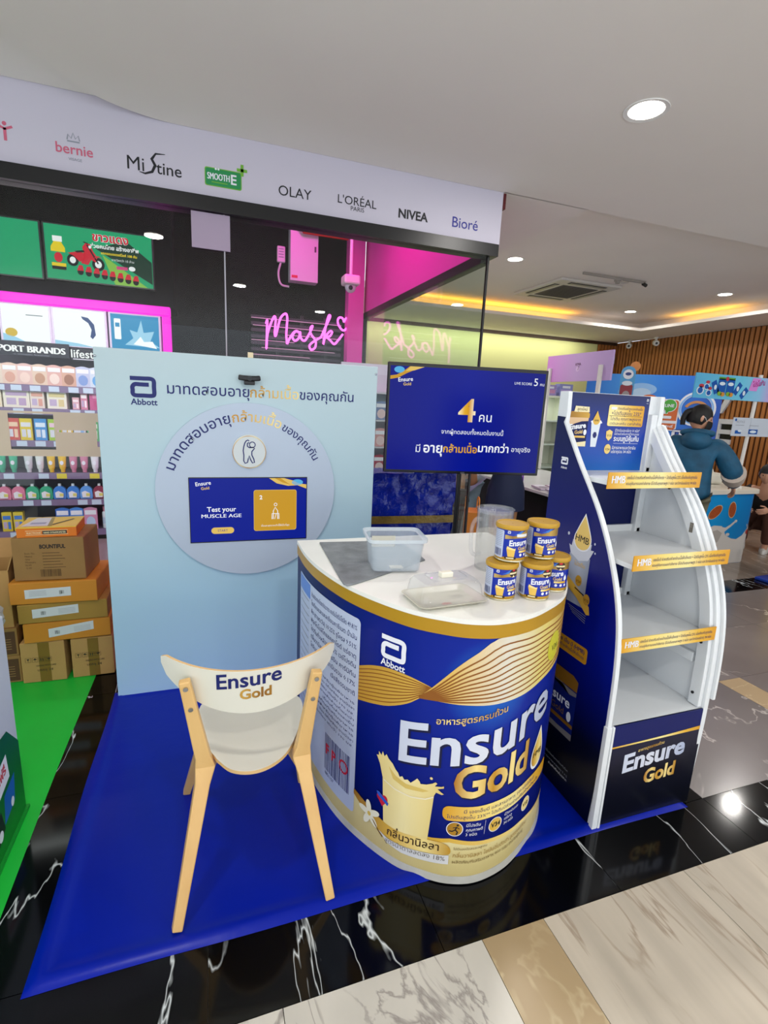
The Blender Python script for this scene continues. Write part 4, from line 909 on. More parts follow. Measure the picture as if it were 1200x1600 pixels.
def P5(p):
    p.text('Ensure', .871, .424, mat('letter_shadow', 0x020a3a, .5), h=.212, w=.615, bold=.025, layer=4, path=up)
    p.text('Ensure', .866, .43, SILV, h=.212, w=.612, bold=.018, layer=5, path=up)
    p.text('อาหารสูตรครบถ้วน', .987, .602, GOLDL, w=.235, bold=.012, layer=5, path=lambda a, b: (a, b + .2 * a))
cprint('brand_lettering', P5, 'silver white lettering')
def P6(p):
    p.text('Gold', 1.061, .338, mat('letter_shadow', 0x020a3a, .5), h=.168, w=.31, bold=.035, layer=4, path=lambda a, b: (a, b + .10 * a))
    p.text('Gold', 1.058, .344, GOLDL, h=.166, w=.306, bold=.03, layer=5, path=lambda a, b: (a, b + .10 * a))
cprint('product_lettering', P6, 'gold lettering')
def P7(p):
    d = [(1.452, .50), (1.425, .455), (1.40, .405), (1.398, .365), (1.415, .338), (1.445, .332), (1.472, .345), (1.485, .38), (1.478, .425)]
    q = [(k.x, k.y) for k in crom(d + [d[0]], 5)[:-1]]; p.poly(q, WINK, 4); p.poly([(1.443 + (x - 1.443) * .86, .405 + (y - .405) * .86) for x, y in q], GOLDV, 5); p.text('HMB', 1.412, .385, BINK, w=.06, bold=.02, layer=6)
cprint('drop_badge', P7, 'gold drop badge')
def P7b(p):
    p.ell(1.475, .80, .05, .055, mat('yellow_badge', 0xc9c432, .4), 5).text('V34', 1.455, .785, BINK, w=.05, layer=6)
cprint('round_badge', P7b, 'yellow round badge')
MILK = grad('vanilla_milk', [(0, 0xe3cd84), (.4, 0xefe0a6), (.7, 0xe9d592), (1, 0xdcc274)], 0, .4); MILK2 = mat('milk_shade', 0xd9bc66, .4)
def P8(p):
    p.poly([(.806, .335), (.998, .338), (.988, .185), (.985, .15), (.82, .13)], MILK, 4)
    sp = [(.806, .33), (.792, .375), (.776, .402), (.786, .405), (.785, .42), (.797, .41), (.802, .428), (.81, .412), (.818, .425), (.828, .412), (.845, .402), (.858, .385), (.868, .378), (.875, .365), (.885, .372), (.893, .362), (.905, .368), (.916, .36), (.93, .375), (.938, .385), (.947, .376), (.95, .368), (.97, .372), (.99, .382), (1.0, .39), (1.006, .386), (.998, .374), (1.02, .378), (1.028, .382), (1.028, .374), (1.008, .366), (1.022, .356), (1.03, .352), (1.022, .348), (1.004, .352), (.998, .338), (.97, .322), (.9, .312), (.84, .318)]
    p.poly(sp, MILK, 5).ell(.985, .40, .005, .005, MILK, 5)
    p.poly([(.83, .385), (.86, .362), (.9, .35), (.95, .352), (.98, .35), (.96, .34), (.9, .332), (.85, .345)], MILK2, 6)
    p.stroke([(.812, .322), (.86, .309), (.92, .307), (.97, .316), (.996, .332)], .004, mat('cream_line', 0xf3ead0, .4), 6)
    p.ell(.80, .245, .014, .014, REDINK, 6).ell(.82, .246, .013, .014, REDINK, 6).poly([(.787, .241), (.833, .243), (.811, .212)], REDINK, 6).poly([(.784, .262), (.795, .264), (.838, .238), (.834, .226), (.79, .248)], mat('heart_blue', 0x2c56c0, .4), 7)
cprint('milk_glass_print', P8, 'glass of vanilla milk with a splash')
def P9(p):
    pts = crom([(.672, .20), (.74, .178), (.80, .158), (.86, .15), (.95, .158), (1.03, .164), (1.06, .152), (1.066, .13), (1.05, .118), (.98, .108), (.9, .1), (.84, .1), (.78, .115), (.72, .15), (.672, .18)], 4)
    p.poly([(k.x, k.y) for k in pts], GOLDV, 6); p.text('กลิ่นวานิลลา', .838, .113, mat('dark_brown_ink', 0x35200c, .5), w=.19, h=.042, bold=.012, layer=7, path=lambda a, b: (a, b + .09 * a))
    p.poly([(.80, .108), (.84, .096), (.9, .098), (.98, .106), (1.062, .118), (1.062, .082), (.98, .074), (.9, .070), (.84, .078)], mat('white_flag', 0xd6d6d6, .4), 6); p.text('สูตรน้ำตาลลดลง 18%', .83, .079, mat('grey_brown_ink', 0x6e675f, .5), w=.22, h=.024, layer=7, path=lambda a, b: (a, b + .07 * a))
    for k in range(5):
        a = math.radians(100 + 72 * k); p.ell(.755 + .026 * math.cos(a), .148 + .028 * math.sin(a), .026, .0125, mat('petal', 0xebe8d2, .4), 8, 16, a)
    p.ell(.755, .148, .008, .009, mat('flower_heart', 0xd8b850, .4), 9).stroke([(.77, .135), (.80, .105), (.82, .09)], .006, mat('vanilla_pod', 0x7a5a1c, .5), 8)
cprint('flavour_flag', P9, 'gold flavour flag with vanilla flower')
def P10(p):
    p.rrect(1.03, .255, 1.56, .311, .022, GOLDB, 4); p.text('มี เอชเอ็มบี และสารอาหาร 100 เปอร์เซ็นต์', 1.10, .287, INK, w=.34, h=.018, layer=5, res=1); p.text('โปรตีนสูงขึ้น 23%** โปรตีนมีส่วนช่วยเสริมสร้างกล้ามเนื้อ', 1.045, .265, INK, w=.43, h=.017, layer=5, res=1)
    for x, z in ((1.074, .224), (1.222, .218), (1.392, .21)): p.ell(x, z, .026, .025, GOLDV, 5).ring(x, z, .0255, .028, WINK, 5)
    p.ell(1.083, .24, .004, .004, BINK, 6).stroke([(1.08, .234), (1.076, .222), (1.084, .213), (1.08, .203)], .005, BINK, 6).stroke([(1.076, .222), (1.066, .215), (1.056, .217)], .004, BINK, 6).stroke([(1.068, .229), (1.08, .232), (1.09, .226)], .003, BINK, 6)
    p.text('V34', 1.203, .21, BINK, w=.04, bold=.03, layer=6).text('V10', 1.374, .202, BINK, w=.035, bold=.03, layer=6)
    for x, ls in ((1.112, ('มีโปรตีน', 'คุณภาพดี', '3 ชนิด')), (1.262, ('มีวิตามินและ', 'แร่ธาตุ', '34 ชนิด'))):
        for i, b in enumerate(ls): p.text(b, x, .234 - .018 * i, WINK, h=.016, layer=5, res=1)
    p.stroke([(1.178, .195), (1.18, .25)], .001, WINK, 5)
    p.text('ไม่มีแลคโตสและกลูเตน', 1.075, .142, mat('brown_text', 0x6a5020, .5), w=.12, h=.012, layer=7, res=1).text('กลิ่นวานิลลา ไขมันอิ่มตัวต่ำ สูตรครบถ้วน', 1.075, .112, mat('amber_text', 0xa07a30, .5), w=.34, h=.022, layer=7, res=1).text('ผลิตภัณฑ์เสริมอาหาร 400 กรัม สำหรับผู้ใหญ่', 1.075, .088, MATS['brown_text'], w=.32, h=.017, layer=7, res=1)
cprint('claims_print', P10, 'gold pill and round icons')

# ------------------------------------------------------------------ things on the counter
TOPZ = .9722
fe = mat('grey_felt', 0x7d8286, .9, noise=.22, nscale=14, bump=.25, bscale=90)
b = MB(); pts = crom([(.457, 2.13), (.56, 2.12), (.74, 2.105), (.80, 2.09), (.82, 2.06), (.83, 1.83), (.80, 1.79), (.62, 1.68), (.46, 1.592), (.435, 1.60), (.432, 1.64), (.445, 1.9)] + [(.457, 2.13)], 3)[:-1]
ftop = [(q.x, q.y) for q in pts]
b.prism(ftop, TOPZ, TOPZ + .006); tag(b.build('felt_mat', fe, bevel=.002), 'dark grey felt cloth lying on the left of the white counter top', 'cloth')
# translucent storage tub
TUB = veil_mat('milky_plastic', 0xc7d3dc, .34, .25)
def rrpts(hx, hy, r, n=5):
    o = []
    for cx, cy, a0 in ((hx - r, hy - r, 0), (-hx + r, hy - r, 90), (-hx + r, -hy + r, 180), (hx - r, -hy + r, 270)):
        o += [(cx + r * math.cos(math.radians(a0 + 90 * i / n)), cy + r * math.sin(math.radians(a0 + 90 * i / n))) for i in range(n + 1)]
    return o
def loft(rings, close0=True, close1=False):
    """rings: lists of points, same count"""
    n = len(rings[0]); vs = [p for r in rings for p in r]; fs = [(j * n + i, j * n + (i + 1) % n, (j + 1) * n + (i + 1) % n, (j + 1) * n + i) for j in range(len(rings) - 1) for i in range(n)]
    if close0: fs.append(tuple(reversed(range(n))))
    if close1: fs.append(tuple(range((len(rings) - 1) * n, len(rings) * n)))
    return MB().add(vs, fs)
t = thing('storage_tub', 'empty translucent plastic tub standing on the grey cloth', 'container', (.668, 1.752, TOPZ + .0062), math.radians(-9))
R3 = lambda hx, hy, r, z: [(x, y, z) for x, y in rrpts(hx, hy, r)]
loft([R3(.085, .072, .02, .0), R3(.09, .077, .022, .004), R3(.103, .088, .026, .118), R3(.100, .085, .025, .118), R3(.087, .074, .02, .006)], True, True).build('tub_body', TUB, t, True)
loft([R3(.104, .089, .027, .116), R3(.113, .098, .03, .117), R3(.114, .099, .03, .130), R3(.111, .096, .029, .130), R3(.109, .094, .028, .121), R3(.1005, .0855, .025, .119), R3(.104, .089, .027, .116)], False).build('tub_rim', veil_mat('milky_rim', 0xd9e3ea, .55, .25), t, True)
b = MB(); b.box(-.075, .02, .074, .0765, .055, .1).box(-.02, .03, -.055, -.02, .0065, .009); b.build('paper_label', mat('paper_label', 0xd9d6c6, .6), t)
# lidded dish
t = thing('lidded_dish', 'low clear plastic dish with a domed lid near the counter front', 'food container', (.722, 1.405, TOPZ + .0005), math.radians(4))
loft([R3(.105, .065, .02, 0), R3(.118, .078, .024, .012), R3(.126, .084, .026, .014), R3(.126, .084, .026, .016), R3(.116, .076, .023, .014), R3(.103, .063, .02, .003)], True, True).build('tray', veil_mat('ivory_plastic', 0xdcd9c8, .62, .3), t, True)
loft([R3(.120, .079, .025, .0165), R3(.112, .072, .024, .024), R3(.106, .067, .024, .062), R3(.096, .058, .022, .076), R3(.06, .036, .018, .079)], False, True).build('lid', CLEAR, t, True)
loft([R3(.062, .038, .018, .0795), R3(.064, .04, .018, .086), R3(.058, .034, .016, .088)], False, False).build('lid_ridge', CLEAR, t, True)
MB().box(-.022, .022, -.013, .013, .0795, .098).build('lid_knob', mat('ivory_knob', 0xe8e4d2, .4), t, bevel=.004)
p = Print().text('เปิด', -.03, -.02, REDINK, w=.03); p.build('red_mark', plane((0, -.03, .0045), (1, 0, 0), (0, 1, 0)), t)
# pitcher
t = thing('water_pitcher', 'clear straight plastic pitcher with a handle behind the tins', 'pitcher', (1.055, 1.672, TOPZ + .0003))
MB().lathe([(.001, 0), (.063, 0), (.065, .004), (.071, .235), (.0735, .243), (.071, .245), (.0685, .236), (.0625, .006), (.001, .006)], 40, cap=False).build('jug_body', CLEAR, t, True)
MB().lathe([(.001, .236), (.067, .236), (.067, .228), (.05, .226), (.001, .226)], 40, cap=False).build('jug_lid', CLEAR, t, True)
MB().tube([(q.x, q.y, q.z) for q in crom([(-.066, -.015, .205), (-.095, -.021, .208), (-.112, -.025, .18), (-.114, -.026, .13), (-.108, -.024, .085), (-.09, -.02, .066), (-.062, -.014, .068)], 6)], .0075, 10).build('jug_handle', CLEAR, t, True)
MB().lathe([(.001, .007), (.0615, .007), (.0655, .15), (.001, .15)], 32, cap=False).build('powder_haze', veil_mat('milky_haze', 0xe6e2cf, .22, .6), t, True)
# tins
TINB = mat('tin_blue', 0x0a2a9e, .28, .0); TING = mat('tin_gold', 0xb98f28, .3, .35); LIDG = mat('lid_gold', 0xba9026, .38, .05); TINS = mat('tin_seam', 0xc8c0a0, .25, .8); BRZ = grad('tin_ribbon', [(0, 0xd9bc78), (.3, 0x8a6a2c), (.6, 0xb8964a), (1, 0x6f5420)], 0, .35); DBR = mat('dark_brown_ink', 0x35200c, .5)
def tin(label, x, y, z, rz, sticker=None, seal=True):
    t = thing('milk_powder_tin', label, 'tin', (x, y, z), rz, 'milk powder tins on the counter')
    r = .0505
    MB().lathe([(r - .003, 0), (r + .0008, .001), (r + .0008, .0045), (r, .006)], 48).build('base_seam', TINS, t, True)
    MB().lathe([(r, .006), (r, .112)], 48, cap=False).build('tin_body', TINB, t, True)
    MB().lathe([(r - .004, .110), (r + .0035, .110), (r + .0045, .112), (r + .0045, .122), (r + .0025, .1255), (r - .0015, .1258), (r - .003, .1235), (.002, .1235)], 48, cap=False).build('tin_lid', LIDG, t, True)
    f = tube_map((0, 0, 0), r); p = Print(); S = r
    p.rect(-.13, .0065, .13, .016, TING, 0)
    p.rrect(-.098, .012, -.050, .106, .004, PALE, 1); barcode(p, -.09, .018, -.056, .042, INK, 2, 14, 3)
    for i in range(9): p.stroke([(-.092, .1 - .006 * i), (-.056, .1 - .006 * i)], .0016, GREY, 2)
    p.poly([(-.046, .092), (-.012, .094), (.03, .109), (.12, .109), (.12, .078), (.05, .082), (.0, .084), (-.046, .078)], BRZ, 1).poly([(-.046, .109), (.014, .109), (-.004, .094), (-.02, .09), (-.046, .093)], TINB, 2)
    p.poly([(-.02, .094), (.002, .096), (.018, .1085), (.008, .1085), (-.01, .097)], mat('sky_ink', 0x2f72c8, .35), 3)
    a_logo(p, -.038, .098, .0095, .009, WINK, 3)
    p.text('Ensure', -.03, .056, WINK, w=.066, h=.027, bold=.03, layer=3, path=lambda a, b: (a, b + .09 * a)); p.text('Gold', .0, .044, GOLDL, w=.032, h=.016, bold=.02, layer=3)
    p.poly([(-.038, .048), (-.034, .054), (-.012, .047), (-.008, .05), (-.012, .012), (-.03, .012)], mat('vanilla_gold', 0xe0b752, .35), 3).poly([(-.036, .046), (-.036, .055), (-.024, .05), (-.008, .046), (-.009, .042), (-.024, .044)], mat('vanilla_light', 0xf0d890, .35), 4)
    p.rrect(-.042, .011, -.004, .019, .003, DBR, 4).rect(-.036, .0125, -.012, .0165, mat('cream_ink', 0xe9dcae, .4), 5)
    p.rrect(.004, .034, .05, .041, .002, GOLDB, 3)
    for i in range(3): p.ell(.012 + .018 * i, .026, .005, .005, WINK, 3)
    p.ell(.045, .052, .006, .009, WINK, 4).poly([(.04, .056), (.05, .056), (.045, .066)], WINK, 4)
    if seal: p.ell(.022, .097, .017, .014, DBR, 5).rect(.006, .093, .038, .099, mat('cream_ink', 0xe9dcae, .4), 6).ell(.022, .106, .006, .004, REDINK, 6).poly([(.016, .082), (.028, .082), (.022, .09)], mat('cream_ink', 0xe9dcae, .4), 6)
    if sticker: p.rrect(-.008, .088, .034, .098, .002, mat('white_sticker', 0xdfe0e0, .5), 6)
    p.build('printed_label', f, t, maxe=.008, lift=.0004, step=.00015)
    return t
tin('lower left tin of the stack, next to the lidded dish', .927, 1.398, TOPZ, math.radians(-8))
tin('lower middle tin of the stack at the counter front', 1.046, 1.372, TOPZ, math.radians(-16))
tin('lower tin half hidden behind the others at the right end of the stack', 1.162, 1.428, TOPZ, math.radians(-36))
tin('upper left tin of the stack, with a blank white sticker', .964, 1.416, TOPZ + .126, math.radians(-5), True, False)
tin('upper right tin of the stack, beside the blue display stand', 1.093, 1.424, TOPZ + .126, math.radians(-16), None, False)

# ------------------------------------------------------------------ display stand with curved sides
st = thing('display_stand', 'empty white and navy display stand with curved sides and gold shelf strips', 'display stand', (1.63, 1.54, 0))
O = Vector((1.63, 1.54, 0)); Z0 = .0062
prof = [(1.300, Z0), (1.289, .25), (1.286, .45), (1.292, .70), (1.320, .89), (1.385, 1.064), (1.483, 1.234), (1.625, 1.41), (1.733, 1.555)]
pc = [(q.x, q.y) for q in crom(prof, 6)]
side_pts = pc + [(1.73, 1.60), (1.735, 1.678), (1.79, 1.678), (1.79, Z0)]
SIDEW = mat('stand_white', 0xdfe3e6, .3, noise=.02, nscale=4)
for x0, x1 in ((1.382, 1.401), (1.868, 1.892)):
    MB().prism(side_pts, x0, x1, 0, lambda u, v, w: (w - O.x, u - O.y, v)).build('side_panel', SIDEW, st, bevel=.003)
# second skin on the right side panel, and inner posts
MB().prism([(y - .012, z) for y, z in pc if z > .45] + [(1.735, 1.56), (1.775, 1.3), (1.775, .45)], 1.8925, 1.906, 0, lambda u, v, w: (w - O.x, u - O.y, v)).build('side_cover', SIDEW, st, bevel=.002)
rail_out = [(y + .012, z) for y, z in pc if .44 < z]; rail_in = [(y + .06, z - .0) for y, z in pc if .44 < z]
MB().prism(rail_out + rail_in[::-1], 1.848, 1.8675, 0, lambda u, v, w: (w - O.x, u - O.y, v)).build('front_rail', SIDEW, st, bevel=.002)
MB().box(1.835 - O.x, 1.8675 - O.x, 1.735 - O.y, 1.765 - O.y, .45, 1.6).build('rear_post', SIDEW, st, bevel=.003)
MB().box(1.848 - O.x, 1.8675 - O.x, 1.36 - O.y, 1.735 - O.y, .62, .66).build('side_brace', SIDEW, st, bevel=.002)
MB().box(1.412 - O.x, 1.868 - O.x, 1.765 - O.y, 1.785 - O.y, .45, 1.33).build('back_panel', NAVY, st)
STG = bpy.data.materials.new('stand_front_print')
def side_print_mat(name, stops):
    m = grad(name, stops, 2, .32); return m
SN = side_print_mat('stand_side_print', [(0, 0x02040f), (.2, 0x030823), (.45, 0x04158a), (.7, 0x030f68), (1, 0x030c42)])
b = MB(); inner = [(y + .012, z) for y, z in pc] + [(1.735, 1.575), (1.785, 1.578), (1.785, Z0 + .006)]
b.prism(inner, 1.3795, 1.3815, 0, lambda u, v, w: (w - O.x, u - O.y, v)).build('side_graphic', SN, st)
SM = lambda y, z, h: (1.3795 - O.x - h, y - O.y, z)       # u = world y (runs towards the right when read from outside, mirrored below)
SMm = plane((1.3795 - O.x, -O.y, 0), (0, -1, 0), (0, 0, 1))   # x here is -world y
def sprint(name, fn, label=None):
    p = Print(); fn(p); p.build(name, SMm, st, lift=.0008, step=.0005, label=label)
sprint('emblem', lambda p: (a_logo(p, -1.727, 1.385, .042, .03, WINK, 1), p.text('Abbott', -1.725, 1.368, WINK, w=.038, bold=.02)))
def S1(p):
    d = [(-1.542, 1.215), (-1.575, 1.15), (-1.592, 1.105), (-1.575, 1.072), (-1.54, 1.062), (-1.505, 1.078), (-1.494, 1.115), (-1.512, 1.16)]
    q = [(k.x, k.y) for k in crom(d + [d[0]], 5)[:-1]]
    SIL = grad('silver_glass', [(0, 0x6f7890), (.5, 0xaab2c2), (1, 0x8a93a8)], 1, .35)
    p.poly([(-1.606, 1.04), (-1.489, 1.045), (-1.492, .842), (-1.59, .842)], SIL, 1)
    p.poly([(-1.60, 1.04), (-1.615, 1.075), (-1.60, 1.07), (-1.595, 1.10), (-1.575, 1.085), (-1.54, 1.07), (-1.51, 1.085), (-1.49, 1.105), (-1.492, 1.08), (-1.475, 1.082), (-1.488, 1.055), (-1.50, 1.035), (-1.55, 1.02)], mat('splash_white', 0xc6cad6, .4), 2)
    p.ell(-1.625, 1.115, .006, .007, MATS['splash_white'], 2).ell(-1.475, 1.11, .004, .005, MATS['splash_white'], 2).ell(-1.468, 1.075, .004, .004, MATS['splash_white'], 2)
    p.poly(q, WINK, 3).poly([(-1.543 + (x + 1.543) * .9, 1.12 + (y - 1.12) * .9) for x, y in q], GOLDV, 4).text('HMB', -1.582, 1.10, BINK, w=.075, bold=.015, layer=5, rot=-.05)
    p.poly([(-1.634, .95), (-1.60, .945), (-1.52, .905), (-1.46, .86), (-1.452, .83), (-1.47, .825), (-1.53, .87), (-1.634, .92)], GOLDV, 5)
    for x, z, s in ((-1.534, .943, 'V34'), (-1.478, .884, 'V10')): p.ell(x, z, .018, .022, GOLDV, 6).text(s, x, z - .008, BINK, w=.026, align='C', layer=7)
    p.text('โปรตีน', -1.57, 1.0, GOLDL, w=.06, layer=5).stroke([(-1.55, .91), (-1.495, .895)], .005, BINK, 6)
    for i in range(4): p.stroke([(-1.58 + .01 * i, .83 - .008 * i), (-1.47, .818 - .01 * i)], .002, GREY, 3)
sprint('milk_glass_print', S1, 'milk glass with a gold drop')
def S2(p):
    p.rrect(-1.74, .626, -1.434, .692, .012, GOLDB, 1).text('เอช เอ็ม บี (HMB)', -1.45, .665, INK, w=.16, h=.024, bold=.02, layer=2, align='R').text('ช่วยเสริมสร้างกล้ามเนื้อให้แข็งแรง', -1.45, .642, INK, w=.2, h=.018, layer=2, align='R', res=1)
sprint('claim_pill', S2)
def S3(p):
    p.rrect(-1.70, .27, -1.458, .50, .02, mat('dull_navy', 0x0d1d6a, .35), 1).poly([(-1.70, .49), (-1.46, .49), (-1.458, .535), (-1.49, .55), (-1.66, .55), (-1.70, .535)], grad('dull_gold', [(0, 0x7a5210), (.6, 0x8f6218), (1, 0x5f3c0c)], 0, .4), 2)
    p.poly([(-1.70, .455), (-1.64, .485), (-1.55, .49), (-1.50, .46), (-1.46, .47), (-1.46, .485), (-1.70, .487)], mat('grey_beige_print', 0x7f7a7a, .4), 3)
    p.text('Ensure', -1.655, .40, WINK, w=.165, h=.06, bold=.02, layer=3).text('Gold', -1.60, .355, mat('dull_gold_text', 0x7a5a24, .4), w=.08, layer=3).rect(-1.70, .322, -1.46, .338, MATS['dull_gold'], 3).poly([(-1.70, .27), (-1.458, .27), (-1.458, .298), (-1.55, .292), (-1.70, .30)], mat('grey_beige_print', 0x7f7a7a, .4), 3).ell(-1.487, .365, .013, .022, WINK, 4)
sprint('tin_print', S3)
def S4(p):
    p.text('ผลิตภัณฑ์นี้ไม่มีผลในการป้องกันโรค', -1.45, .13, GREY, w=.2, h=.014, layer=2, align='R', res=1).text('ควรกินอาหารหลากหลายครบ 5 หมู่', -1.45, .105, GREY, w=.21, h=.014, layer=2, align='R', res=1).text('อ่านคำเตือนในฉลาก', -1.45, .085, WINK, w=.12, h=.014, layer=2, align='R', res=1)
sprint('fine_print', S4)
# base
MB().box(1.412 - O.x, 1.868 - O.x, 1.296 - O.y, 1.775 - O.y, Z0, .43).build('base_box', SIDEW, st)
FR = grad('stand_front_print', [(0, 0x02040f), (.5, 0x03061c), (.78, 0x040a30), (1, 0x05145a)], 2, .3)
MB().box(1.41 - O.x, 1.882 - O.x, 1.288 - O.y, 1.296 - O.y, Z0, .447).build('front_panel', FR, st)
SF = plane((-O.x, 1.288 - O.y, 0), (1, 0, 0), (0, 0, 1))
p = Print(); p.band([(1.41 + .0472 * i, .358 + .014 * (i / 10) ** 2) for i in range(11)], [(1.41 + .0472 * i, .351 + .004 * i / 10) for i in range(11)], GOLDB, 1)
p.poly([(1.41, .356), (1.882, .372), (1.882, .444), (1.41, .444)], mat('front_blue', 0x05145a, .4, spec=.3), 0); p.build('front_stripe', SF, st)
p = Print(); p.text('Ensure', 1.49, .232, SILV, h=.11, w=.315, bold=.035, layer=1, path=lambda a, b: (a, b + .09 * a)).text('อาหารสูตรครบถ้วน', 1.556, .312, GOLDL, w=.13, bold=.012, layer=1, path=lambda a, b: (a, b + .1 * a)); p.build('brand_lettering', SF, st)
p = Print(); p.text('Gold', 1.608, .158, GOLDL, h=.088, w=.162, bold=.035, layer=1, path=lambda a, b: (a, b + .06 * a)); p.build('product_lettering', SF, st)
b = MB(); b.box(1.376 - O.x, 1.400 - O.x, 1.280 - O.y, 1.300 - O.y, Z0, .452).box(1.402 - O.x, 1.412 - O.x, 1.278 - O.y, 1.296 - O.y, Z0, .452); b.build('corner_trim', SIDEW, st, bevel=.002)
# shelves and strips
def stand_shelf(z, yf, yb, strip):
    s = MB().box(1.413 - O.x, 1.867 - O.x, yf - O.y, yb - O.y, z - .018, z).build('shelf_board', SIDEW, st, bevel=.0015)
    MB().box(1.413 - O.x, 1.867 - O.x, yb - .012 - O.y, yb - O.y, z, z + .03).build('rear_lip', SIDEW, s)
    for x in (1.425, 1.855):
        MB().box(x - .008 - O.x, x + .008 - O.x, yb - .03 - O.y, yb - .014 - O.y, z, z + .016).build('corner_bracket', CHROME, s)
    if strip:
        x0, x1, z0, z1 = strip
        MB().box(x0 - O.x, x1 - O.x, yf - .006 - O.y, yf - .002 - O.y, z0, z1).build('shelf_strip', GOLDB, s)
        p = Print(); w = x1 - x0; hh = z1 - z0
        p.text('HMB', x0 + .018, z0 + hh * .34, WINK, w=.062, h=hh * .66, bold=.02, layer=1).text('เอชเอ็มบี ช่วยเสริมสร้างกล้ามเนื้อให้แข็งแรง + โปรตีนสูงขึ้น 23% เมื่อเทียบกับสูตรเดิม', x0 + .088, z0 + hh * .58, INK, w=w - .11, h=hh * .28, layer=1, res=1).text('ควบคู่กับการออกกำลังกาย มีโปรตีนคุณภาพสูง 3 ชนิด และวิตามินแร่ธาตุ 34 ชนิด', x0 + .088, z0 + hh * .22, INK, w=w - .11, h=hh * .26, layer=1, res=1)
        p.build('strip_print', plane((-O.x, yf - .006 - O.y, 0), (1, 0, 0), (0, 0, 1)), s, lift=.0006, step=.0004)
stand_shelf(1.352, 1.487, 1.765, (1.402, 1.868, 1.322, 1.384))
stand_shelf(1.075, 1.316, 1.765, (1.405, 1.872, 1.055, 1.112))
stand_shelf(.765, 1.306, 1.765, (1.398, 1.868, .745, .800))
MB().box(1.413 - O.x, 1.867 - O.x, 1.292 - O.y, 1.765 - O.y, .43, .447).build('shelf_board', SIDEW, st)
for z, y in ((1.30, 1.60), (1.02, 1.42), (.72, 1.335), (.50, 1.33)):
    MB().cyl((1.848 - O.x, y - O.y, z), (1.844 - O.x, y - O.y, z), .006, 10).build('screw_cap', BLACKP, st)
MB().box(1.846 - O.x, 1.848 - O.x, 1.46 - O.y, 1.475 - O.y, 1.14, 1.18).build('worn_sticker', mat('worn_sticker', 0x77736a, .7, noise=.5, nscale=120), st)
# header panel
MB().box(1.4015 - O.x, 1.868 - O.x, 1.755 - O.y, 1.785 - O.y, 1.33, 1.678).build('header_board', SIDEW, st)
HG = grad('header_print', [(0, 0x1166c0), (.22, 0x0a4aa8), (.5, 0x0a2f96), (.8, 0x06206e), (1, 0x051652)], 2, .3)
MB().box(1.4025 - O.x, 1.826 - O.x, 1.751 - O.y, 1.755 - O.y, 1.354, 1.676).build('header_graphic', HG, st)
HM = plane((-O.x, 1.751 - O.y, 0), (1, 0, 0), (0, 0, 1)); p = Print()
p.rrect(1.413, 1.456, 1.508, 1.575, .012, NAVY, 2).poly([(1.408, 1.575), (1.512, 1.575), (1.512, 1.592), (1.50, 1.60), (1.42, 1.60), (1.408, 1.592)], GOLDV, 3).poly([(1.413, 1.535), (1.44, 1.55), (1.475, 1.56), (1.508, 1.562), (1.508, 1.575), (1.413, 1.575)], mat('peach_print', 0xd8b48a, .4), 3).poly([(1.413, 1.456), (1.508, 1.456), (1.508, 1.478), (1.46, 1.472), (1.413, 1.476)], mat('cream_ink', 0xe9dcae, .4), 3)
p.text('Ensure', 1.418, 1.525, WINK, w=.082, bold=.04, layer=4, rot=.12).text('Gold', 1.445, 1.507, GOLDL, w=.04, bold=.03, layer=4, rot=.1).rect(1.42, 1.492, 1.5, 1.5, GOLDB, 4).ell(1.497, 1.515, .008, .012, WINK, 5)
p.poly([(1.43, 1.598), (1.435, 1.622), (1.505, 1.62), (1.508, 1.598)], mat('cream_ink', 0xe9dcae, .4), 5).text('สูตรใหม่', 1.47, 1.604, DBR, w=.05, layer=6, align='C')
p.poly([(1.525, 1.565), (1.575, 1.565), (1.563, 1.455), (1.535, 1.455)], mat('pale_glass', 0xd3dbe2, .35), 2).poly([(1.52, 1.56), (1.53, 1.565), (1.54, 1.575), (1.56, 1.572), (1.575, 1.565), (1.582, 1.556), (1.565, 1.55), (1.535, 1.552)], WINK, 3)
dd = [(k.x, k.y) for k in crom([(1.55, 1.606), (1.54, 1.585), (1.532, 1.567), (1.538, 1.552), (1.55, 1.548), (1.563, 1.553), (1.569, 1.568), (1.56, 1.586), (1.55, 1.606)], 4)[:-1]]
p.poly(dd, GOLDV, 4).text('HMB', 1.55, 1.562, BINK, w=.022, layer=5, align='C').ell(1.55, 1.505, .011, .014, INK, 4, 6)
p.rrect(1.608, 1.545, 1.80, 1.634, .008, GOLDB, 2).rrect(1.62, 1.615, 1.65, 1.625, .003, WINK, 3).text('ช่วยเสริมสร้างมวลกล้ามเนื้อ', 1.655, 1.615, INK, w=.135, h=.014, layer=3, res=1).text('+โปรตีนสูงขึ้น 23%*', 1.625, 1.592, INK, w=.16, h=.022, layer=3).text('โปรตีน คุณภาพสูงจาก', 1.622, 1.570, INK, w=.165, h=.018, layer=3).text('เวย์และเคซีน เวลาสำคัญ', 1.622, 1.551, INK, w=.17, h=.016, layer=3).stroke([(1.615, 1.588), (1.792, 1.588)], .0015, DBR, 3)
p.poly([(1.61, 1.522), (1.627, 1.53), (1.644, 1.522), (1.642, 1.495), (1.627, 1.482), (1.612, 1.495)], GOLDV, 2).text('V10', 1.627, 1.5, BINK, w=.022, layer=3, align='C').ell(1.628, 1.447, .017, .021, GOLDV, 2).text('V34', 1.628, 1.441, BINK, w=.022, layer=3, align='C')
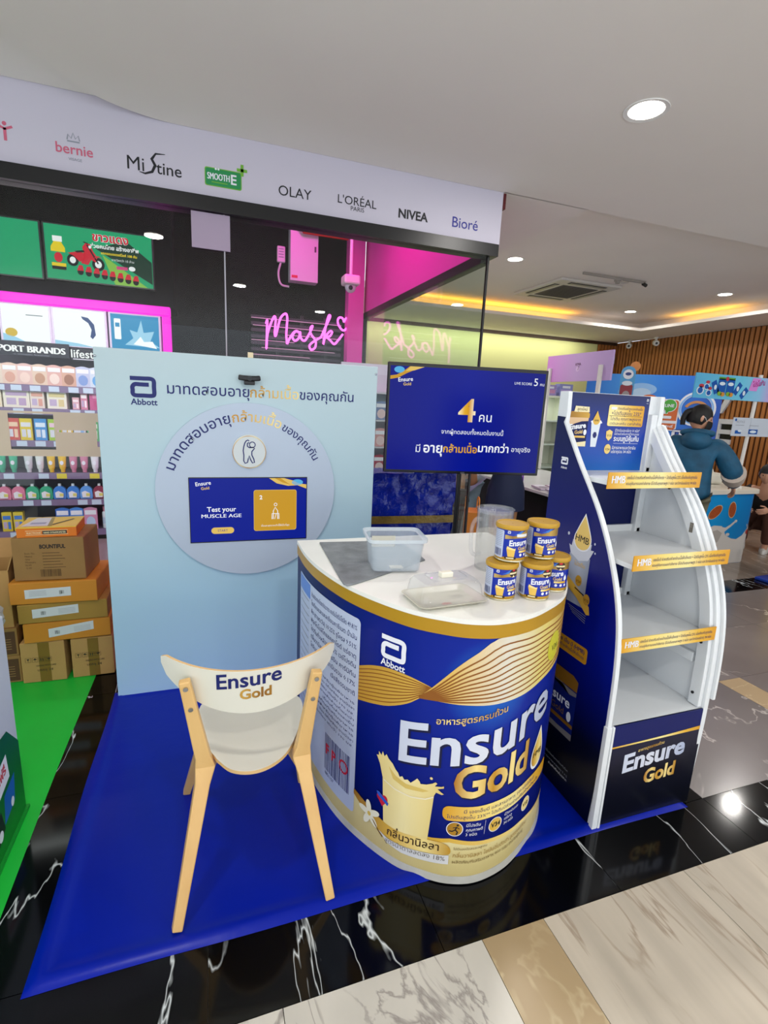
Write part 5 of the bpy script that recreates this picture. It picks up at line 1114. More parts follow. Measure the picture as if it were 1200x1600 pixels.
p.text('มีวิตามินและแร่ธาตุ 10 ชนิด*', 1.656, 1.522, WINK, w=.135, h=.016, layer=2, res=1).text('มีส่วนช่วยในการทำงานของ', 1.655, 1.508, WINK, w=.135, h=.014, layer=2, res=1).text('ระบบภูมิคุ้มกัน', 1.654, 1.482, WINK, w=.138, h=.03, bold=.02, layer=2).text('มีสารอาหารและวิตามิน', 1.652, 1.447, WINK, w=.13, h=.018, bold=.01, layer=2, res=1).text('แร่ธาตุรวม 34 ชนิด', 1.65, 1.430, WINK, w=.11, h=.018, bold=.01, layer=2, res=1).stroke([(1.655, 1.472), (1.79, 1.472)], .001, WINK, 2)
a_logo(p, 1.806, 1.655, .011, .01, WINK, 2); p.text('Abbott', 1.806, 1.645, WINK, w=.012, layer=2)
p.build('header_print', HM, st, lift=.0006, step=.0004)

# ------------------------------------------------------------------ television on a pole
tv = thing('television', 'black framed television showing blue score slide with golden number 4', 'television', (1.45, 2.709, 0), math.radians(-11))
MB().box(-.482, .482, -.0, .035, 1.197, 1.826).build('housing', BLACKP, tv, bevel=.004)
MB().box(-.3, .3, .035, .08, 1.26, 1.7).build('rear_cover', BLACKP, tv, bevel=.015)
MB().cyl((0, .06, .03), (0, .06, 1.3), .014, 16).build('stand_pole', BLACK, tv, True)
MB().box(-.25, .25, -.05, .25, .008, .03).build('stand_base', BLACK, tv, bevel=.004)
MB().box(-.012, .012, -.004, 0, 1.197, 1.207).build('maker_mark', mat('tv_badge', 0x55565a, .3), tv)
TVM = plane((-.482, 0, 0), (1, 0, 0), (0, 0, 1)); p = Print(); TB = lit('tv_blue', 0x0a1fa0, .72)
TVB = grad('tv_blue_glow', [(0, 0x03108a), (.5, 0x05189c), (1, 0x031088)], 0, .25, 0, .8)
p.rect(.014, 1.213, .948, 1.806, TVB, 0)
p.poly([(.014, 1.75), (.05, 1.756), (.09, 1.778), (.125, 1.806), (.20, 1.806), (.16, 1.79), (.11, 1.768), (.06, 1.74), (.014, 1.73)], LGO, 1).poly([(.10, 1.778), (.13, 1.806), (.21, 1.806), (.15, 1.784)], LGL, 2).ell(.065, 1.785, .03, .018, LBC, 1)
p.text('Ensure', .062, 1.718, LWT, w=.085, bold=.015, rot=.1, layer=2).text('Gold', .092, 1.698, LGL, w=.045, bold=.015, rot=.08, layer=2)
p.text('LIVE SCORE', .758, 1.737, LWT, w=.108, layer=2).text('5', .878, 1.735, LWT, h=.062, layer=2).text('คน', .917, 1.736, LWT, w=.026, layer=2)
G4 = grad('tv_gold_four', [(0, 0xfff0c0), (.35, 0xe8b030), (.6, 0xd89a1e), (1, 0xfff4d8)], 0, .3, 0, .95)
p.text('คน', .558, 1.512, LWT, w=.078, bold=.004, layer=2)
p.text('จากผู้ทดสอบทั้งหมดในงานนี้', .334, 1.434, LWT, w=.382, bold=.004, layer=2)
p.text('มี', .186, 1.32, LWT, h=.06, layer=2).text('อายุ', .232, 1.32, LWT, w=.115, bold=.02, layer=2).text('กล้ามเนื้อ', .352, 1.325, G4, w=.21, bold=.02, layer=2).text('มากกว่า', .568, 1.333, LWT, w=.192, bold=.02, layer=2).text('อายุจริง', .778, 1.34, LWT, w=.12, bold=.004, layer=2)
so = p.build('screen_image', TVM, tv, lift=.0008, step=.0005)
p = Print(); p.text('4', .428, 1.51, G4, h=.185, w=.105, bold=.02, layer=3); p.build('number_print', TVM, tv, lift=.0008, step=.0005)

# ------------------------------------------------------------------ tarpaulin wrapped pile
tp = thing('tarpaulin_bundle', 'blue tarpaulin bundle bound with brown tape behind the television', 'wrapped bundle', (1.28, 3.2, 0))
b = MB(); rnd = random.Random(5); NX, NZ = 22, 34; vs = []; fs = []
def tarp_pt(u, z):
    per = [(-.36, -.1), (.34 - .02 * (1 - z / 1.15), -.1), (.36, .16), (-.36, .16)]; L_ = [0, .7, .96, 1.68, 1.94]; q = u * 1.94
    for i in range(4):
        if q <= L_[i + 1] + 1e-9:
            t_ = (q - L_[i]) / (L_[i + 1] - L_[i]); a_, c_ = per[i], per[(i + 1) % 4]; return a_[0] + (c_[0] - a_[0]) * t_, a_[1] + (c_[1] - a_[1]) * t_
    return per[0]
N = 64
for j in range(NZ + 1):
    z = .005 + 1.14 * j / NZ
    for i in range(N):
        x, y = tarp_pt(i / N, z); vs.append((x + rnd.uniform(-.008, .008), y + rnd.uniform(-.012, .012), z + rnd.uniform(-.006, .006)))
for j in range(NZ):
    for i in range(N): fs.append((j * N + i, j * N + (i + 1) % N, (j + 1) * N + (i + 1) % N, (j + 1) * N + i))
fs.append(tuple(range(NZ * N, NZ * N + N))); b.add(vs, fs).build('tarpaulin', mat('tarp_blue', 0x031c86, .18, noise=.15, nscale=6, bump=.8, bscale=16), tp, True)
TAPE = mat('brown_tape', 0x6f5c26, .25, noise=.3, nscale=12, bump=.3, bscale=40)
MB().bar([(-.375, -.118, .835), (0, -.122, .83), (.355, -.118, .825)], .006, .052).build('tape_band', TAPE, tp); MB().box(.335, .352, -.121, -.114, .01, .80).build('tape_band', TAPE, tp)

# ------------------------------------------------------------------ cardboard boxes by the shop window
CARD = mat('brown_card', 0x8f6c3c, .7, noise=.06, nscale=7); CARD2 = mat('pale_card', 0xb08a52, .7, noise=.05, nscale=7); ORC = mat('orange_card', 0xc07f25, .6, noise=.04, nscale=5); OLC = mat('olive_card', 0x9c7b34, .65, noise=.05, nscale=5); TAP = mat('packing_tape', 0x7c5f2c, .25); SLIP = mat('packing_slip', 0xc9cfd4, .5); BRP = mat('brown_print', 0x50331f, .6)
def cbox(name, label, cat, x0, x1, y0, y1, z0, z1, m, rz=0, group=None, art=None, flaps=True):
    cx, cy = (x0 + x1) / 2, (y0 + y1) / 2; t = thing(name, label, cat, (cx, cy, z0), rz, group); w, d, h = (x1 - x0) / 2, (y1 - y0) / 2, z1 - z0
    MB().box(-w, w, -d, d, 0, h).build('carton_body', m, t, bevel=.003)
    if flaps: MB().box(-w + .003, w - .003, -d + .003, -.0015, h, h + .0025).box(-w + .003, w - .003, .0015, d - .003, h, h + .0025).build('top_flap', m, t)
    if art: p = Print(); art(p, w, h); p.build('box_print', plane((0, -d, 0), (1, 0, 0), (0, 0, 1)), t, lift=.0008, step=.0005)
    return t
def care(p, x, z, s):
    p.stroke([(x, z), (x + s, z), (x + s, z + s), (x, z + s)], .0015, BINK, 1, True)
def care_row(p, x, z, s=.026):
    for i in range(4): care(p, x + i * s * 1.25, z, s)
    p.poly([(x + .006, z + .02), (x + .02, z + .02), (x + .013, z + .010)], BINK, 1).stroke([(x + .013, z + .003), (x + .013, z + .012)], .002, BINK, 1)
    x2 = x + s * 1.25; p.poly([(x2 + .003, z + .013), (x2 + .023, z + .013), (x2 + .013, z + .022)], BINK, 1).stroke([(x2 + .013, z + .003), (x2 + .013, z + .014)], .0015, BINK, 1)
    x3 = x + s * 2.5; p.stroke([(x3 + .008, z + .004), (x3 + .008, z + .02)], .004, BINK, 1).stroke([(x3 + .018, z + .004), (x3 + .018, z + .02)], .004, BINK, 1)
    x4 = x + s * 3.75; p.stroke([(x4 + .004, z + .02), (x4 + .013, z + .006), (x4 + .022, z + .02)], .003, BINK, 1).ell(x4 + .013, z + .017, .004, .004, BINK, 1)
def art_small(p, w, h):
    p.rect(-w * .42 * .5, 0.001, w * .42 * .5 + .01, h - .001, TAP, 0); care_row(p, -w + .02, h * .52); p.text('HANDLE WITH CARE', -w * .35, h * .40, BINK, w=w * .9, h=.014, layer=1).text('บรรจุ 24', -w * .3, h * .28, BINK, w=w * .7, h=.02, layer=1)
cbox('cardboard_box', 'small square carton at the bottom left of the stack', 'box', -.985, -.775, 2.97, 3.22, .0045, .238, CARD2, math.radians(-1.5), 'cardboard boxes by the shop window', art_small)
cbox('cardboard_box', 'small square carton on the floor next to the pale board', 'box', -.752, -.545, 2.975, 3.22, .0045, .235, CARD2, math.radians(1), 'cardboard boxes by the shop window', art_small)
def art_slip(sx, sz, tilt, bx):
    def f(p, w, h):
        x0 = -w + sx; p.tri([(x0, sz), (x0 + .215, sz + tilt), (x0 + .215, sz + tilt + .05), (x0, sz + .05)], [(0, 1, 2), (0, 2, 3)], SLIP, 0)
        barcode(p, x0 + bx, sz + tilt * bx / .215 + .014, x0 + bx + .022, sz + tilt * bx / .215 + .034, BINK, 1, 8, 2)
        for i in range(4): p.stroke([(x0 + (.02 if bx > .1 else .12), sz + .012 + .008 * i + tilt * .5), (x0 + (.10 if bx > .1 else .20), sz + .012 + .008 * i + tilt * .7)], .0015, GREY, 1)
    return f
G_ = 'cardboard boxes by the shop window'
cbox('flat_carton', 'lowest of the three flat cartons, orange with a slanted white slip', 'box', -.965, -.552, 2.965, 3.30, .244, .352, ORC, math.radians(2), G_, art_slip(.115, .022, .025, .03))
cbox('flat_carton', 'middle flat carton, olive brown with a white slip', 'box', -.978, -.558, 2.96, 3.30, .358, .462, OLC, math.radians(1.5), G_, art_slip(.065, .028, .012, .04))
cbox('flat_carton', 'uppermost flat carton, orange yellow with a straight white slip', 'box', -.995, -.585, 2.95, 3.30, .468, .586, ORC, math.radians(-2.5), G_, art_slip(.07, .03, .008, .16))
def art_big(p, w, h):
    p.text('BOUNTIFUL', -.04, h - .055, BINK, w=.12, h=.03, bold=.03, layer=1)
    for i, s in enumerate(('Item No.', 'Name', 'Qty', 'Measure', 'N.W', 'G.W')): p.text(s, -.11, h - .085 - .016 * i, mat('faded_ink', 0x5a4020, .6), h=.014, layer=1, res=1); p.stroke([(-.03, h - .08 - .016 * i), (.05 + .012 * (i % 3), h - .08 - .016 * i)], .003, MATS['faded_ink'], 1)
    barcode(p, -.045, .02, .05, .06, mat('faded_ink', 0x5a4020, .6), 1, 22, 9)
cbox('cardboard_box', 'large brown carton with a printed barcode on top of the flat cartons', 'box', -.968, -.635, 2.97, 3.26, .592, .822, CARD, math.radians(-3), G_, art_big)
t = thing('instrument_box', 'flat orange box with a yellow lid lying on the large carton', 'box', (-.815, 3.10, .8255), math.radians(2), None)
ORI = mat('orange_print', 0xd6741c, .4); MB().box(-.135, .135, -.12, .12, 0, .05).build('box_body', ORI, t, bevel=.002)
MB().box(-.135, .135, -.12, .12, .0502, .054).build('box_lid', mat('yellow_lid', 0xd8c034, .35), t)
p = Print(); p.stroke([(-.095, .014), (.095, .014), (.095, .036), (-.095, .036)], .002, mat('cream_ink', 0xe9dcae, .4), 0, True).rect(-.02, .016, .09, .034, BINK, 0).text('ELECTRONIC', -.09, .02, MATS['cream_ink'], w=.065, h=.013, bold=.02, layer=1).text('HAND DYNAMOMETER', -.015, .02, MATS['cream_ink'], w=.1, h=.013, bold=.02, layer=1); p.build('box_lettering', plane((0, -.12, 0), (1, 0, 0), (0, 0, 1)), t)
p = Print(); p.poly([(-.12, -.09), (.0, -.09), (-.02, .10), (-.09, .10)], mat('pale_print', 0xc9d6d6, .4), 0).poly([(-.09, -.05), (-.02, -.05), (-.02, -.01), (-.09, -.01)], mat('grey_print', 0x8fa0b0, .4), 1).poly([(.02, -.08), (.10, .05), (.09, .06), (.015, -.06)], BINK, 1).poly([(0, -.1), (.02, -.1), (-.005, .1), (-.02, .1)], mat('olive_print', 0x8f8a3a, .4), 1); p.build('lid_print', plane((0, 0, .054), (1, 0, 0), (0, 1, 0)), t)
def art_dark(p, w, h):
    p.rect(-w + .01, .01, w - .01, h - .015, BRP, 0).rect(-.03, h - .04, .03, h - .025, mat('tan_ink', 0xb08a58, .5), 1)
    for i in range(5): p.stroke([(-w + .03, h - .06 - .014 * i), (w - .03, h - .06 - .014 * i)], .002, mat('tan_ink', 0xb08a58, .5), 1)
cbox('printed_carton', 'dark brown printed carton on the floor left of the stack', 'box', -1.19, -.998, 3.0, 3.24, .0045, .158, CARD, 0, G_, art_dark)
cbox('printed_carton', 'dark brown printed carton upon another, left of the stack', 'box', -1.20, -1.004, 3.0, 3.24, .162, .318, CARD, .02, G_, art_dark)
t = thing('open_carton', 'open pale carton with raised flaps at the left edge behind the stack', 'box', (-1.17, 3.14, .322), .04)
b = MB(); b.box(-.16, .15, -.13, -.125, 0, .32).box(-.16, .15, .125, .13, 0, .32).box(-.16, -.155, -.125, .125, 0, .32).box(.145, .15, -.125, .125, 0, .32).box(-.155, .145, -.125, .125, 0, .006); b.build('carton_body', CARD2, t)
MB().prism([(-.13, .32), (.13, .32), (.12, .40), (-.12, .40)], .147, .152, 0, lambda u, v, w: (w + (v - .32) * .3, u, v)).build('flap', CARD2, t); MB().prism([(-.155, .32), (.145, .32), (.12, .42), (-.13, .42)], .126, .131, 0, lambda u, v, w: (u, w + (v - .32) * .5, v)).build('flap', CARD2, t)
b = MB(); rnd = random.Random(3)
for i in range(9):
    for j in range(14):
        pass
vs = []; 
for j in range(11):
    a = PI * j / 10
    for i in range(18):
        q = 2 * PI * i / 18; rr = (.85 + .3 * rnd.random()); vs.append((.085 * rr * math.sin(a) * math.cos(q), .07 * rr * math.sin(a) * math.sin(q), .09 - .09 * rr * math.cos(a)))
fs = [(j * 18 + i, j * 18 + (i + 1) % 18, (j + 1) * 18 + (i + 1) % 18, (j + 1) * 18 + i) for j in range(10) for i in range(18)]
o = b.add(vs, fs).build('plastic_bag', veil_mat('bag_plastic', 0xc4ccd2, .55, .15)); o.location = (-1.10, 2.90, .34); tag(o, 'crumpled clear plastic bag hanging on the cartons at the left edge', 'plastic bag')
# promotion booth cut by the left edge
bo = thing('promotion_booth', 'white and green booth corner with printed packs, cut by the left edge', 'booth', (-1.06, 1.78, .0045))
MB().box(-.36, .36, -.42, .21, 0, .80).build('booth_body', mat('booth_white', 0xc6ccd6, .4), bo, bevel=.004)
MB().box(-.36, .355, -.42, .205, .80, .83).build('booth_top', GLOSSW, bo, bevel=.004)
p = Print(); GB = grad('booth_green', [(0, 0x0c7a22), (.5, 0x0d6a28), (1, 0x0c5a30)], 2, .35)
p.poly([(-.42, .012), (.21, .012), (.21, .30), (.12, .40), (-.05, .42), (-.42, .34)], GB, 0)
p.poly([(-.06, .20), (.10, .235), (.09, .33), (-.07, .30)], WINK, 1).text('แจกฟรี', -.05, .245, REDINK, w=.13, h=.05, bold=.03, layer=2, rot=.2).poly([(.02, .10), (.12, .12), (.14, .22), (.04, .2)], mat('booth_blue', 0x1c5fb4, .4), 1).poly([(-.05, .06), (.02, .09), (.0, .17), (-.08, .14)], BINK, 1).ell(-.02, .09, .018, .02, WINK, 2).ell(.10, .13, .014, .018, WINK, 2)
p.build('booth_print', plane((.36, 0, 0), (0, 1, 0), (0, 0, 1)), bo, label='green printed panel with packs')
MB().box(-.37, .37, -.43, .22, 0, .012).build('booth_plinth', mat('plinth_green', 0x0f8a2c, .4), bo)

# ------------------------------------------------------------------ ceiling fittings
ac = thing('air_conditioner', 'square white ceiling cassette air conditioner with dark slots', 'air conditioner', (4.9, 6.5, 3.262))
ACW = mat('ac_white', 0xcfcac3, .4); ACD = mat('ac_dark', 0x2b2a28, .6)
MB().box(-.50, .50, -.56, .56, 0, .0375).build('cassette_panel', ACW, ac, bevel=.01)
g = MB().box(-.29, .29, -.33, .33, -.006, 0).build('intake_grille', mat('grille_grey', 0x6c6760, .6), ac)
for i in range(16): MB().box(-.28, .28, -.31 + .04 * i, -.298 + .04 * i, -.011, -.006).build('grille_bar', mat('grille_grey2', 0x57534d, .6), g)
for x0, x1, y0, y1 in ((-.44, -.36, -.34, .34), (.36, .44, -.34, .34), (-.3, .3, -.5, -.42), (-.3, .3, .42, .5)):
    s = MB().box(x0, x1, y0, y1, -.003, 0).build('air_slot', ACD, ac)
    MB().box(x0 + .012, x1 - .012, y0 + .012, y1 - .012, -.009, -.006).build('louvre', mat('ac_louvre', 0x8f8b84, .4), s)
tr = thing('ceiling_track', 'thin ceiling track rail near the air conditioner', 'track rail', (4.97, 5.62, 3.27))
MB().box(-.5, .5, -.012, .012, 0, .028).build('rail', mat('track_grey', 0x9c958d, .4), tr, bevel=.003)
MB().lathe([(.001, -.045), (.03, -.045), (.03, -.02), (.045, -.018), (.045, 0)], 16, (0.05, 0, 0)).build('sensor_head', mat('track_grey', 0x9c958d, .4), tr, True); MB().cyl((.46, 0, 0), (.52, 0, -.02), .022, 10).build('end_cap', ACD, tr, True)
tag(MB().lathe([(.001, -.02), (.05, -.018), (.055, 0)], 20).build('smoke_detector', ACW, smooth=True), 'flat round smoke detector beyond the air conditioner', 'smoke detector').location = (5.25, 5.75, 3.3)
for (x, y, rz, lab) in ((8.36, 8.78, -2.4, 'white bullet camera under the soffit at the room corner'), (8.38, 8.12, -2.2, 'white bullet camera under the soffit nearer the slatted wall')):
    c = thing('bullet_camera', lab, 'security camera', (x, y, 2.985), rz, None)
    MB().lathe([(.045, .105), (.045, .085), (.022, .075), (.022, .0)], 16).build('mount', WHITE, c, True); MB().tube([(-.07, 0, .012), (-.06, 0, .01), (.06, 0, -.012), (.085, 0, -.016)], [.03, .055, .055, .05], 18).build('camera_body', WHITE, c, True); MB().cyl((.085, 0, -.016), (.09, 0, -.017), .022, 16).build('lens', BLACKP, c, True)

# ------------------------------------------------------------------ cosmetics corner behind the television
ps = thing('counter_sign', 'lilac pink sign board on two white posts over the cosmetics counter', 'sign', (4.0, 4.93, 1.905))
MB().box(-.012, .012, -.54, .54, .028, .335).build('sign_board', grad('sign_lilac', [(0, 0xb99ccb), (.5, 0xc59fd0), (1, 0xcf82cc)], 1, .4), ps)
p = Print(); p.text('KMA', -.02, .20, mat('plum_ink', 0x5c2a4a, .5), w=.09, bold=.04).ell(.02, .165, .03, .03, mat('lilac_dot', 0xd9b8de, .4)).text('7', .02, .15, MATS['plum_ink'], h=.06, layer=1); p.build('sign_lettering', plane((-.012, 0, 0), (0, -1, 0), (0, 0, 1)), ps, lift=.001)
MB().box(-.035, -.013, -.425, -.375, -1.04, .19).build('sign_post', WHITE, ps); MB().box(-.035, -.013, .44, .49, -1.04, .19).build('sign_post', WHITE, ps)
cc = thing('cosmetics_counter', 'white topped counter with black skirt beside the skirted shopper', 'counter', (3.48, 4.3, 0))
MB().box(-.55, .56, -.68, 1.15, .82, .85).build('counter_top', GLOSSW, cc, bevel=.004)
MB().box(-.48, .50, -.62, 1.1, .0, .82).build('black_skirt', mat('black_cloth', 0x0a0a0c, .8), cc)
MB().tube([(-.50, -.66, .80), (-.50, -.66, .4), (-.46, -.66, .02)], .012, 8).build('counter_leg', WHITE, cc, True)
cabm = mat('display_white', 0xd9dccb, .5)
dc = thing('display_cabinet', 'tall pale display cabinet with glass shelves behind the cosmetics counter', 'cabinet', (3.95, 5.72, 0))
MB().box(-1.0, .55, .18, .2, 0, 1.78).build('back_panel', cabm, dc); MB().box(-1.0, -.98, -.18, .18, 0, 1.78).build('side_panel', cabm, dc); MB().box(.53, .55, -.18, .18, 0, 1.78).build('side_panel', cabm, dc)
for z in (.5, .85, 1.15, 1.45, 1.76): MB().box(-.98, .53, -.18, .18, z, z + .02).build('glass_shelf', cabm if z > 1.7 else mat('frosted_shelf', 0xc6d2c4, .2), dc)
MB().box(-.98, .53, -.18, .18, 0, .5).build('plinth', cabm, dc)
area_light('cabinet_lamp', (3.7, 5.6, 1.74), 4, 1.2, (1, 1, .9), (0, 0, 0), 'RECTANGLE', .1)
def small(name, label, cat, x, y, z, w, d, h, c1, c2, rz=0, group=None):
    mb = MB(); mb.box(-w / 2, w / 2, -d / 2, d / 2, 0, h, 0); mb.box(-w * .4, w * .4, -d / 2 - .0015, -d / 2, h * .2, h * .55, 1); mb.box(-w * .3, w * .3, -d / 2 - .0015, -d / 2, h * .65, h * .85, 2)
    o = mb.build(name, [pm(c1), pm(c2), WINK]); o.location = (x, y, z); o.rotation_euler.z = rz; return tag(o, label, cat, group)
small('gift_box', 'blue and white striped box on the cabinet top by the lilac sign', 'box', 3.72, 5.61, 1.782, .13, .1, .17, 0x3f9fc4, 0xd9e6ea)
small('gift_box', 'green box with a red dot on the cabinet top', 'box', 3.92, 5.61, 1.782, .16, .1, .20, 0x1f7a4a, 0xb83a38)
small('gift_box', 'lavender box on the cabinet top, left of the sign bar', 'box', 4.13, 5.61, 1.782, .2, .1, .13, 0x9f8fc6, 0xc98fb4)
small('gift_box', 'lavender and blue box on the cabinet top, right end', 'box', 4.38, 5.61, 1.782, .2, .1, .15, 0x8f93cc, 0xb9a8dc)
small('purple_carton', 'bright purple carton standing on the cosmetics counter', 'carton', 3.02, 4.5, .851, .17, .1, .17, 0x6a1f9a, 0xc9a0d8)
small('purple_carton', 'dark purple carton leaning at the cabinet shelf', 'carton', 3.55, 5.62, 1.171, .16, .08, .2, 0x5a2f86, 0xa86fb0)
for i in range(5):
    small('skincare_pack', f'{("white", "teal", "navy", "pale grey", "black")[i]} skincare pack on a cabinet shelf', 'pack', 3.25 + .13 * i, 5.62, 1.471, .08, .08, .16 - .01 * i, (0xd6dcd8, 0x3f8f98, 0x2a3050, 0xb4bcb8, 0x33373c)[i], (0x9fb8b0, 0xe0e6e4, 0xc0c8d8, 0x8a9890, 0xb0b0b0)[i])
for i in range(6):
    mb, ms_ = sachet(.13, .17, (0xc4b8c8, 0xb89fb0, 0xcfc6d2)[i % 3], 0x8f8898); o = mb.build('foil_sachet', ms_); o.location = (3.02 + .17 * (i % 3), 3.72 + .22 * (i // 3), .862); o.rotation_euler = (math.radians(-86), 0, .12 * (i % 3)); tag(o, f'{ORD[i]} silvery foil sachet from the left, lying on the cosmetics counter', 'sachet', 'foil sachets on the counter')

# ------------------------------------------------------------------ people
def smooth_path(J): return J
def skin_mesh(joints, edges, name, mats, root=0, sub=2, matfn=None):
    me = bpy.data.meshes.new(name); names = list(joints); idx = {k: i for i, k in enumerate(names)}
    me.from_pydata([joints[k][0] for k in names], [(idx[a], idx[b]) for a, b in edges], [])
    o = bpy.data.objects.new(name, me); COL.objects.link(o)
    sk = o.modifiers.new('skin', 'SKIN'); sk.branch_smoothing = .6; sk.use_smooth_shade = True
    for i, k in enumerate(names):
        r = joints[k][1]; me.skin_vertices[0].data[i].radius = r if isinstance(r, tuple) else (r, r); me.skin_vertices[0].data[i].use_root = (i == root)
    o.modifiers.new('sub', 'SUBSURF').levels = sub
    dg = bpy.context.evaluated_depsgraph_get(); m2 = bpy.data.meshes.new_from_object(o.evaluated_get(dg)); bpy.data.objects.remove(o); bpy.data.meshes.remove(me)
    for f in m2.polygons: f.use_smooth = True
    return m2
SKIN = mat('skin', 0xc08f74, .5); SKIN2 = mat('tan_skin', 0xa9764f, .5); HAIR = mat('black_hair', 0x070606, .6, bump=.2, bscale=120); EYE = mat('eye_dark', 0x120c0a, .2)
def head_mesh(c, yaw, pitch, s, b, m=0):
    """head: skull, jaw, brow, nose, lips, ears, added to builder b; face looks along local +y"""
    M = Matrix.Translation(c) @ Matrix.Rotation(yaw, 4, 'Z') @ Matrix.Rotation(pitch, 4, 'X') @ Matrix.Scale(s, 4)
    n, k = 28, 22; vs = []
    for j in range(k + 1):
        ph = PI * j / k; z = -math.cos(ph)
        for i in range(n):
            th = 2 * PI * i / n; x = math.sin(ph) * math.sin(th); y = math.sin(ph) * math.cos(th)
            px = .076 * x; py = .098 * y - .004; pz = .118 * z
            if z < -.1:
                t = min(1, (-z - .1) / .9); px *= 1 - .30 * t; py = py * (1 - .16 * t) + .022 * t
            if y > .3:
                fx_ = abs(px) / .076
                nose = math.exp(-((px / .012) ** 2) - (((pz + .022) / .022) ** 2)); py += .024 * nose
                py += .008 * math.exp(-((px / .010) ** 2) - (((pz - .008) / .026) ** 2))
                py += .006 * math.exp(-(((abs(px) - .028) / .02) ** 2) - (((pz - .026) / .010) ** 2))
                py -= .008 * math.exp(-(((abs(px) - .030) / .013) ** 2) - (((pz - .006) / .011) ** 2))
                py += .006 * math.exp(-((px / .022) ** 2) - (((pz + .058) / .007) ** 2)) + .005 * math.exp(-((px / .020) ** 2) - (((pz + .070) / .006) ** 2))
                py += .008 * math.exp(-((px / .022) ** 2) - (((pz + .098) / .014) ** 2))
            vs.append(M @ Vector((px, py, pz)))
    b.add(vs, [(j * n + i, j * n + (i + 1) % n, (j + 1) * n + (i + 1) % n, (j + 1) * n + i) for j in range(k) for i in range(n)], m)
    for sx in (-1, 1):
        b.sphere((0, 0, 0), 1, 10, m, (.010, .020, .031), M @ Matrix.Translation((sx * .077, -.006, -.004)) @ Matrix.Rotation(sx * .35, 4, 'Z'))
        b.sphere((0, 0, 0), .0115, 10, 1, (1, .7, .75), M @ Matrix.Translation((sx * .030, .078, .006)))
    return M
def hair_cap(M, extra=None, name='hair', par=None, front=.035, low=-.06, bun=True, tail=None):
    b = MB(); n, k = 28, 18; vs = []; fs = []
    for j in range(k + 1):
        ph = PI * (1 - j / k * .72)
        for i in range(n):
            th = 2 * PI * i / n; x, y, z = math.sin(ph) * math.sin(th), math.sin(ph) * math.cos(th), -math.cos(ph)
            zz = .127 * z; lim = low if y < .2 else (low + (front - low) * min(1, (y - .2) / .45))
            zz = max(zz, lim); vs.append(M @ Vector((.084 * x * (1 if z > -.2 else .95), .106 * y - .008, zz)))
    for j in range(k):
        for i in range(n): fs.append((j * n + i, j * n + (i + 1) % n, (j + 1) * n + (i + 1) % n, (j + 1) * n + i))
    b.add(vs, fs)
    if bun: b.sphere((0, 0, 0), 1, 14, 0, (.05, .05, .06), M @ Matrix.Translation((0, -.115, -.01)))
    if tail:
        pts = [M @ Vector(q) for q in tail]; b.tube(crom(pts, 4), [.03 - .0008 * i for i in range(len(crom(pts, 4)))], 10)
    return b.build(name, HAIR, par, True)
def hand(b, w, d, up, s, m=0, curl=.5, side=1):
    """palm with four unequal fingers and a thumb, growing from wrist w along d; up = back of the hand"""
    d = Vector(d).normalized(); up = Vector(up); up = (up - d * up.dot(d)).normalized(); lat = d.cross(up) * side; w = Vector(w)
    b.sphere((0, 0, 0), 1, 12, m, (1, 1, 1), Matrix.Translation(w + d * .045 * s) @ Matrix((( *lat, ), ( *d, ), ( *up, ))).transposed().to_4x4() @ Matrix.Diagonal((.040 * s, .052 * s, .017 * s, 1)))
    for k, (o, L_) in enumerate(((-.028, .072), (-.010, .082), (.009, .077), (.026, .060))):
        p0 = w + d * .078 * s + lat * o * s; p1 = p0 + (d * math.cos(curl * .5) - up * math.sin(curl * .5)) * L_ * .45 * s; p2 = p1 + (d * math.cos(curl * 1.5) - up * math.sin(curl * 1.5)) * L_ * .33 * s; p3 = p2 + (d * math.cos(curl * 2.2) - up * math.sin(curl * 2.2)) * L_ * .25 * s
        b.tube([p0 - d * .02 * s, p0, p1, p2, p3], [.009 * s, .0092 * s, .0086 * s, .0078 * s, .006 * s], 8, m)
    p0 = w + d * .03 * s - lat * .03 * s; b.tube([p0, p0 + (d * .6 - lat * .7 - up * .2) * .035 * s, p0 + (d * .9 - lat * .6 - up * .4) * .065 * s], [.012 * s, .0105 * s, .008 * s], 8, m)
def rotz(p, a, o): c, s = math.cos(a), math.sin(a); return Vector((o[0] + p[0] * c - p[1] * s, o[1] + p[0] * s + p[1] * c, o[2] + p[2]))
BODY_E = [('pel', 'wai'), ('wai', 'che'), ('che', 'nek'), ('nek', 'hed')] + [e for s in 'LR' for e in (('pel', s + 'hip'), (s + 'hip', s + 'kne'), (s + 'kne', s + 'ank'), (s + 'ank', s + 'toe'), ('che', s + 'sho'), (s + 'sho', s + 'elb'), (s + 'elb', s + 'wri'))]
def stand_pose(h=1.66):
    k = h / 1.66; J = dict(pel=((0, 0, .90), .118), wai=((0, 0, 1.04), (.112, .09)), che=((0, -.01, 1.24), (.135, .10)), nek=((0, -.005, 1.40), .05), hed=((0, .01, 1.48), .048))
    for s, x in (('L', -1), ('R', 1)):
        J[s + 'hip'] = ((x * .09, 0, .80), .088); J[s + 'kne'] = ((x * .085, .01, .46), .056); J[s + 'ank'] = ((x * .085, -.01, .09), .036); J[s + 'toe'] = ((x * .10, .13, .035), (.036, .026))
        J[s + 'sho'] = ((x * .165, -.01, 1.34), .052); J[s + 'elb'] = ((x * .22, -.02, 1.07), .038); J[s + 'wri'] = ((x * .22, .07, .84), .026)
    return {a: (tuple(c * k for c in p), tuple(c * k for c in r) if isinstance(r, tuple) else r * k) for a, (p, r) in J.items()}
